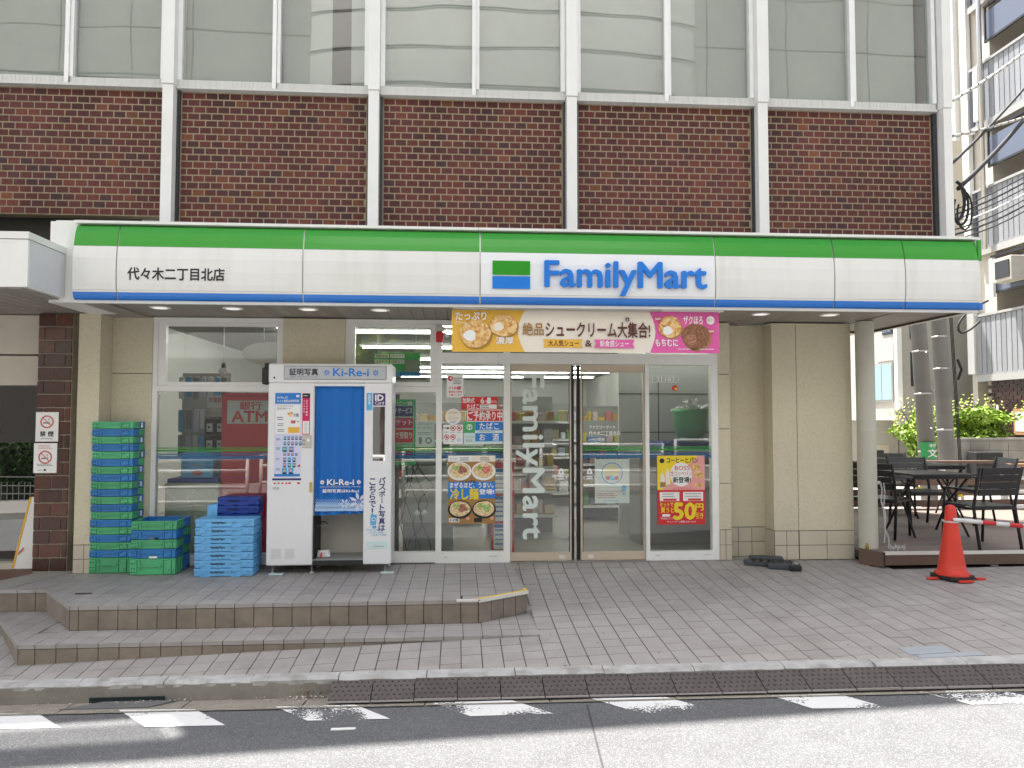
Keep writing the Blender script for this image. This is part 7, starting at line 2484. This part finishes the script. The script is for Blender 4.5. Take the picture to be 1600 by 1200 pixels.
# cables slung across the gap at the right
def cable(p0, p1, r, sag, m_, label, n=18, twist=0.0):
    t = thing('overhead_cable', label, 'cable', p0, 'cables slung across the gap at the right')
    pts = []
    for i in range(n + 1):
        u = i / n
        p = Vector(p0) + (Vector(p1) - Vector(p0)) * u
        p.z -= sag * 4 * u * (1 - u)
        pts.append(p)
    MB().tube(pts, r, 6).build('strand', m_, t)
    if twist:
        MB().tube([p + Vector((0, twist * math.sin(i * 2.2), twist * math.cos(i * 2.2))) for i, p in enumerate(pts)], r * .7, 5).build('wrapping', 'cable', t)
cable((5.95, 1.06, 5.33), (9.6, 3.8, 7.75), .022, .05, 'cable_white', 'pale wrapped cable, highest of those slung from the building corner', 40, .015)
cable((5.95, 1.08, 4.97), (9.6, 3.8, 6.55), .022, .03, 'cable_white', 'pale wrapped cable, second of those slung from the building corner', 40, .015)
cable((5.98, 1.1, 4.50), (9.6, 3.8, 7.25), .020, .06, 'cable', 'thick black cable rising steeply from the building corner')
cable((6.4, 1.3, 4.43), (9.6, 3.8, 6.75), .030, .05, 'cable', 'thickest black cable rising steeply beside the thick one')
for k in range(7):
    cable((5.9, 1.1, 3.98 - .055 * k), (9.8, 3.9, 5.75 - .09 * k), .010 + .004 * (k % 2), .06 + .01 * k, 'cable' if k != 3 else 'cable_white', 'thin cable, %s from the top of the bundle above the canopy end' % ORD[k])
for k in range(3):
    m = MB()
    pts = [(6.27 + .10 * math.sin(a) + .05 * k, 1.15, 4.25 - .06 * k + .22 * math.cos(a) - .10 * a / 6) for a in [i * .45 for i in range(13)]]
    t = thing('cable_loop', 'loop of black cable hanging at the building corner, %s of three' % ORD[k], 'cable', (6.27, 1.15, 4.0), 'cable loops at the building corner')
    MB().tube(pts, .020 - .004 * k, 6).build('strand', 'cable', t)
t = thing('cable_loop', 'small loop of black cable at the near end of the lowest corrugated balcony', 'cable', (9.6, 5.0, 3.2))
kn = [Vector(p) for p in ((10.9, 6.5, 3.98), (10.6, 6.5, 3.85), (10.2, 6.5, 3.64), (9.97, 6.5, 3.38), (10.0, 6.5, 3.2), (10.2, 6.5, 3.26), (10.45, 6.5, 3.45), (10.7, 6.5, 3.5))]
sp = []
for i in range(1, len(kn) - 2):
    for j in range(6):
        u = j / 6
        p0, p1, p2, p3 = kn[i - 1:i + 3]
        sp.append(.5 * ((2 * p1) + (p2 - p0) * u + (2 * p0 - 5 * p1 + 4 * p2 - p3) * u * u + (3 * p1 - p0 - 3 * p2 + p3) * u ** 3))
MB().tube(sp, .022, 6).build('strand', 'cable', t)

# ================================================================== ACROSS THE ROAD (seen in the glass)
m = MB()
for a, b in zip(RXS, RXS[1:]):
    m.quad((a, -60, zr(a) + .14), (b, -60, zr(b) + .14), (b, -9.0, zr(b) + .14), (a, -9.0, zr(a) + .14))
    m.quad((a, -9.0, zr(a) + .14), (b, -9.0, zr(b) + .14), (b, -8.999, zr(b) - .02), (a, -8.999, zr(a) - .02))
m.build('opposite_pavement', 'opp_tile', kind='structure')
for k in range(6):
    x0 = -7.4 + 3.1 * k
    t = thing('guard_rail', 'white pipe guard rail with arches across the road, %s from the left' % ORD[k], 'guard rail', (x0 + 1.4, -9.2, zr(x0) + .14), 'guard rails across the road')
    z = zr(x0 + 1.4) + .14
    for zz in (1.0, .76, .40, .08):
        MB().tube([(x0, -9.2, z + zz), (x0 + 2.8, -9.2, z + zz)], .034, 8).build('pipe', 'rail_white', t)
    for xx in (x0, x0 + 2.8):
        MB().tube([(xx, -9.2, z - .05), (xx, -9.2, z + 1.02)], .04, 8).build('post', 'rail_white', t)
    for s in (0, 1):
        MB().tube([(x0 + .25 + s * 1.2 + .11 * i, -9.2, z + .08 + .34 * math.sin(math.pi * i / 10)) for i in range(11)], .018, 6).build('arch', 'rail_white', t)
t = thing('clipped_hedge', 'dark clipped hedge across the road mirrored in the entrance glass', 'hedge', (-11.8, -12.6, 0))
m = MB()
random.seed(77)
for _ in range(9000):
    p = Vector((random.uniform(-14.5, -8.6), random.uniform(-13.2, -12.1), random.uniform(-.3, .85)))
    a = Vector((random.gauss(0, 1), random.gauss(0, 1), random.gauss(0, 1))).normalized()
    b = a.orthogonal().normalized()
    m.add([p - a * .06, p + b * .028, p + a * .06, p - b * .028], [(0, 1, 2, 3)])
m.build('foliage', 'leaf_dark', t)
MB().box(-14.4, -8.7, -13.0, -12.3, zr(-11) + .14, .75).build('core', mat('hedge_core', (.012, .02, .008), .9), t)
t = thing('mesh_fence', 'grey mesh fence in front of the hedge across the road', 'fence', (-11.6, -11.9, -.3))
for k in range(40):
    MB().box(-14.2 + k * .14, -14.185 + k * .14, -11.91, -11.90, zr(-11) + .14, zr(-11) + .62).build('wire', 'pole', t)
for z in (.2, .4, .62):
    MB().box(-14.3, -8.6, -11.92, -11.90, zr(-11) + .14 + z - .02, zr(-11) + .14 + z).build('rail', 'pole', t)
t = thing('street_tree', 'leafy street tree across the road mirrored in the upper shop window', 'tree', (-1.9, -13.2, 0))
foliage((-1.9, -13.2, 3.6), (1.9, 1.3, 1.3), 3600, .13, 5, 'leaf').build('crown', 'leaf', t)
MB().tube([(-1.9, -13.2, -.3), (-1.95, -13.2, 1.6), (-1.8, -13.2, 3.2)], .11, 10, r1=.05).build('trunk', 'bark', t)
ob = thing('opposite_office', 'pale grey panelled office building across the road', 'building', (0, -18, 0))
m = MB(); m.box(-9, 24, -30, -15.5, -.5, 16.5); m.build('wall', 'opp_wall', ob)
m = MB()
for i in range(9):
    m.box(-9, 24, -15.52, -15.499, 1.2 + i * 1.75, 1.25 + i * 1.75)
for i in range(12):
    x = -8.2 + i * 2.7
    m.box(x, x + .04, -15.525, -15.499, -.4, 16.4)
m.build('panel_joints', 'opp_line', ob)
MB().box(-8.9, 23.9, -15.48, -15.40, -.4, 3.3).build('ground_floor', 'opp_shop', ob)  # added dark front, its grey stands in for shade and cuts reflected veil
n = 28
prev = None
m = MB()
for i in range(n + 1):
    a = math.pi * i / n
    m.v += [(1.5 + 6.2 * math.cos(a), -15.6 + .8 * math.sin(a), 3.6), (1.5 + 6.2 * math.cos(a), -15.6 + .8 * math.sin(a), 16.4)]
for i in range(n):
    m.f.append((2 * i, 2 * i + 1, 2 * i + 3, 2 * i + 2))
m.f.append(tuple(2 * i for i in range(n + 1))); m.f.append(tuple(2 * i + 1 for i in range(n + 1))[::-1])
m.sm = [True] * n + [False, False]
m.build('curved_bay', 'opp_wall', ob)
for z in (5.2, 7.0, 8.8, 10.5, 11.7, 12.9, 14.1):
    m = MB()
    for i in range(n + 1):
        a = math.pi * i / n
        for zz in (z, z + .05):
            m.v.append((1.5 + 6.24 * math.cos(a), -15.6 + .82 * math.sin(a), zz))
    for i in range(n):
        m.f.append((2 * i, 2 * i + 1, 2 * i + 3, 2 * i + 2))
    m.sm = [True] * n
    m.build('bay_joint', 'opp_line', ob)
for x0, x1, z0, z1 in ((9.5, 12.0, 10.6, 11.8), (13, 15.5, 10.6, 11.8), (-7.5, -4.8, 1.2, 3.0), (9.5, 14.0, 1.0, 3.4)):
    f = MB(); f.box(x0, x1, -15.53, -15.50, z0, z1); f_ = f.build('window', 'dark_frame', ob)
    MB().box(x0 + .05, x1 - .05, -15.54, -15.531, z0 + .05, z1 - .05).build('pane', 'win_blue', f_)
lb = thing('hedge_side_building', 'grey panelled building across the road behind the hedge', 'building', (-20, -18, 0))
MB().box(-34, -9.3, -30, -16, -.8, 19).build('wall', 'opp_wall', lb)
MB().box(-30, -9.6, -15.999, -15.9, -.5, 3.0).build('ground_floor', 'dark_room', lb)
m = MB()
for i in range(11):
    m.box(-34, -9.3, -16.02, -15.999, 3.2 + i * 1.5, 3.25 + i * 1.5)
for i in range(10):
    m.box(-30 + i * 2.2, -29.96 + i * 2.2, -16.025, -15.999, 3.1, 19)
m.build('panel_joints', 'opp_line', lb)
for k in range(4):
    z = 7.2 + k * .55
    t = thing('street_cable', 'black cable strung along the road overhead, %s from below' % ORD[k], 'cable', (0, -7.5, z), 'cables strung along the road')
    pts = []
    for i in range(31):
        u = i / 30
        pts.append((-20 + 44 * u, -7.6 - .25 * k, z + .9 * (u - .5) ** 2 * 4 * (1 if k % 2 else .6) - .3))
    MB().tube(pts, .022, 5).build('strand', 'cable', t)
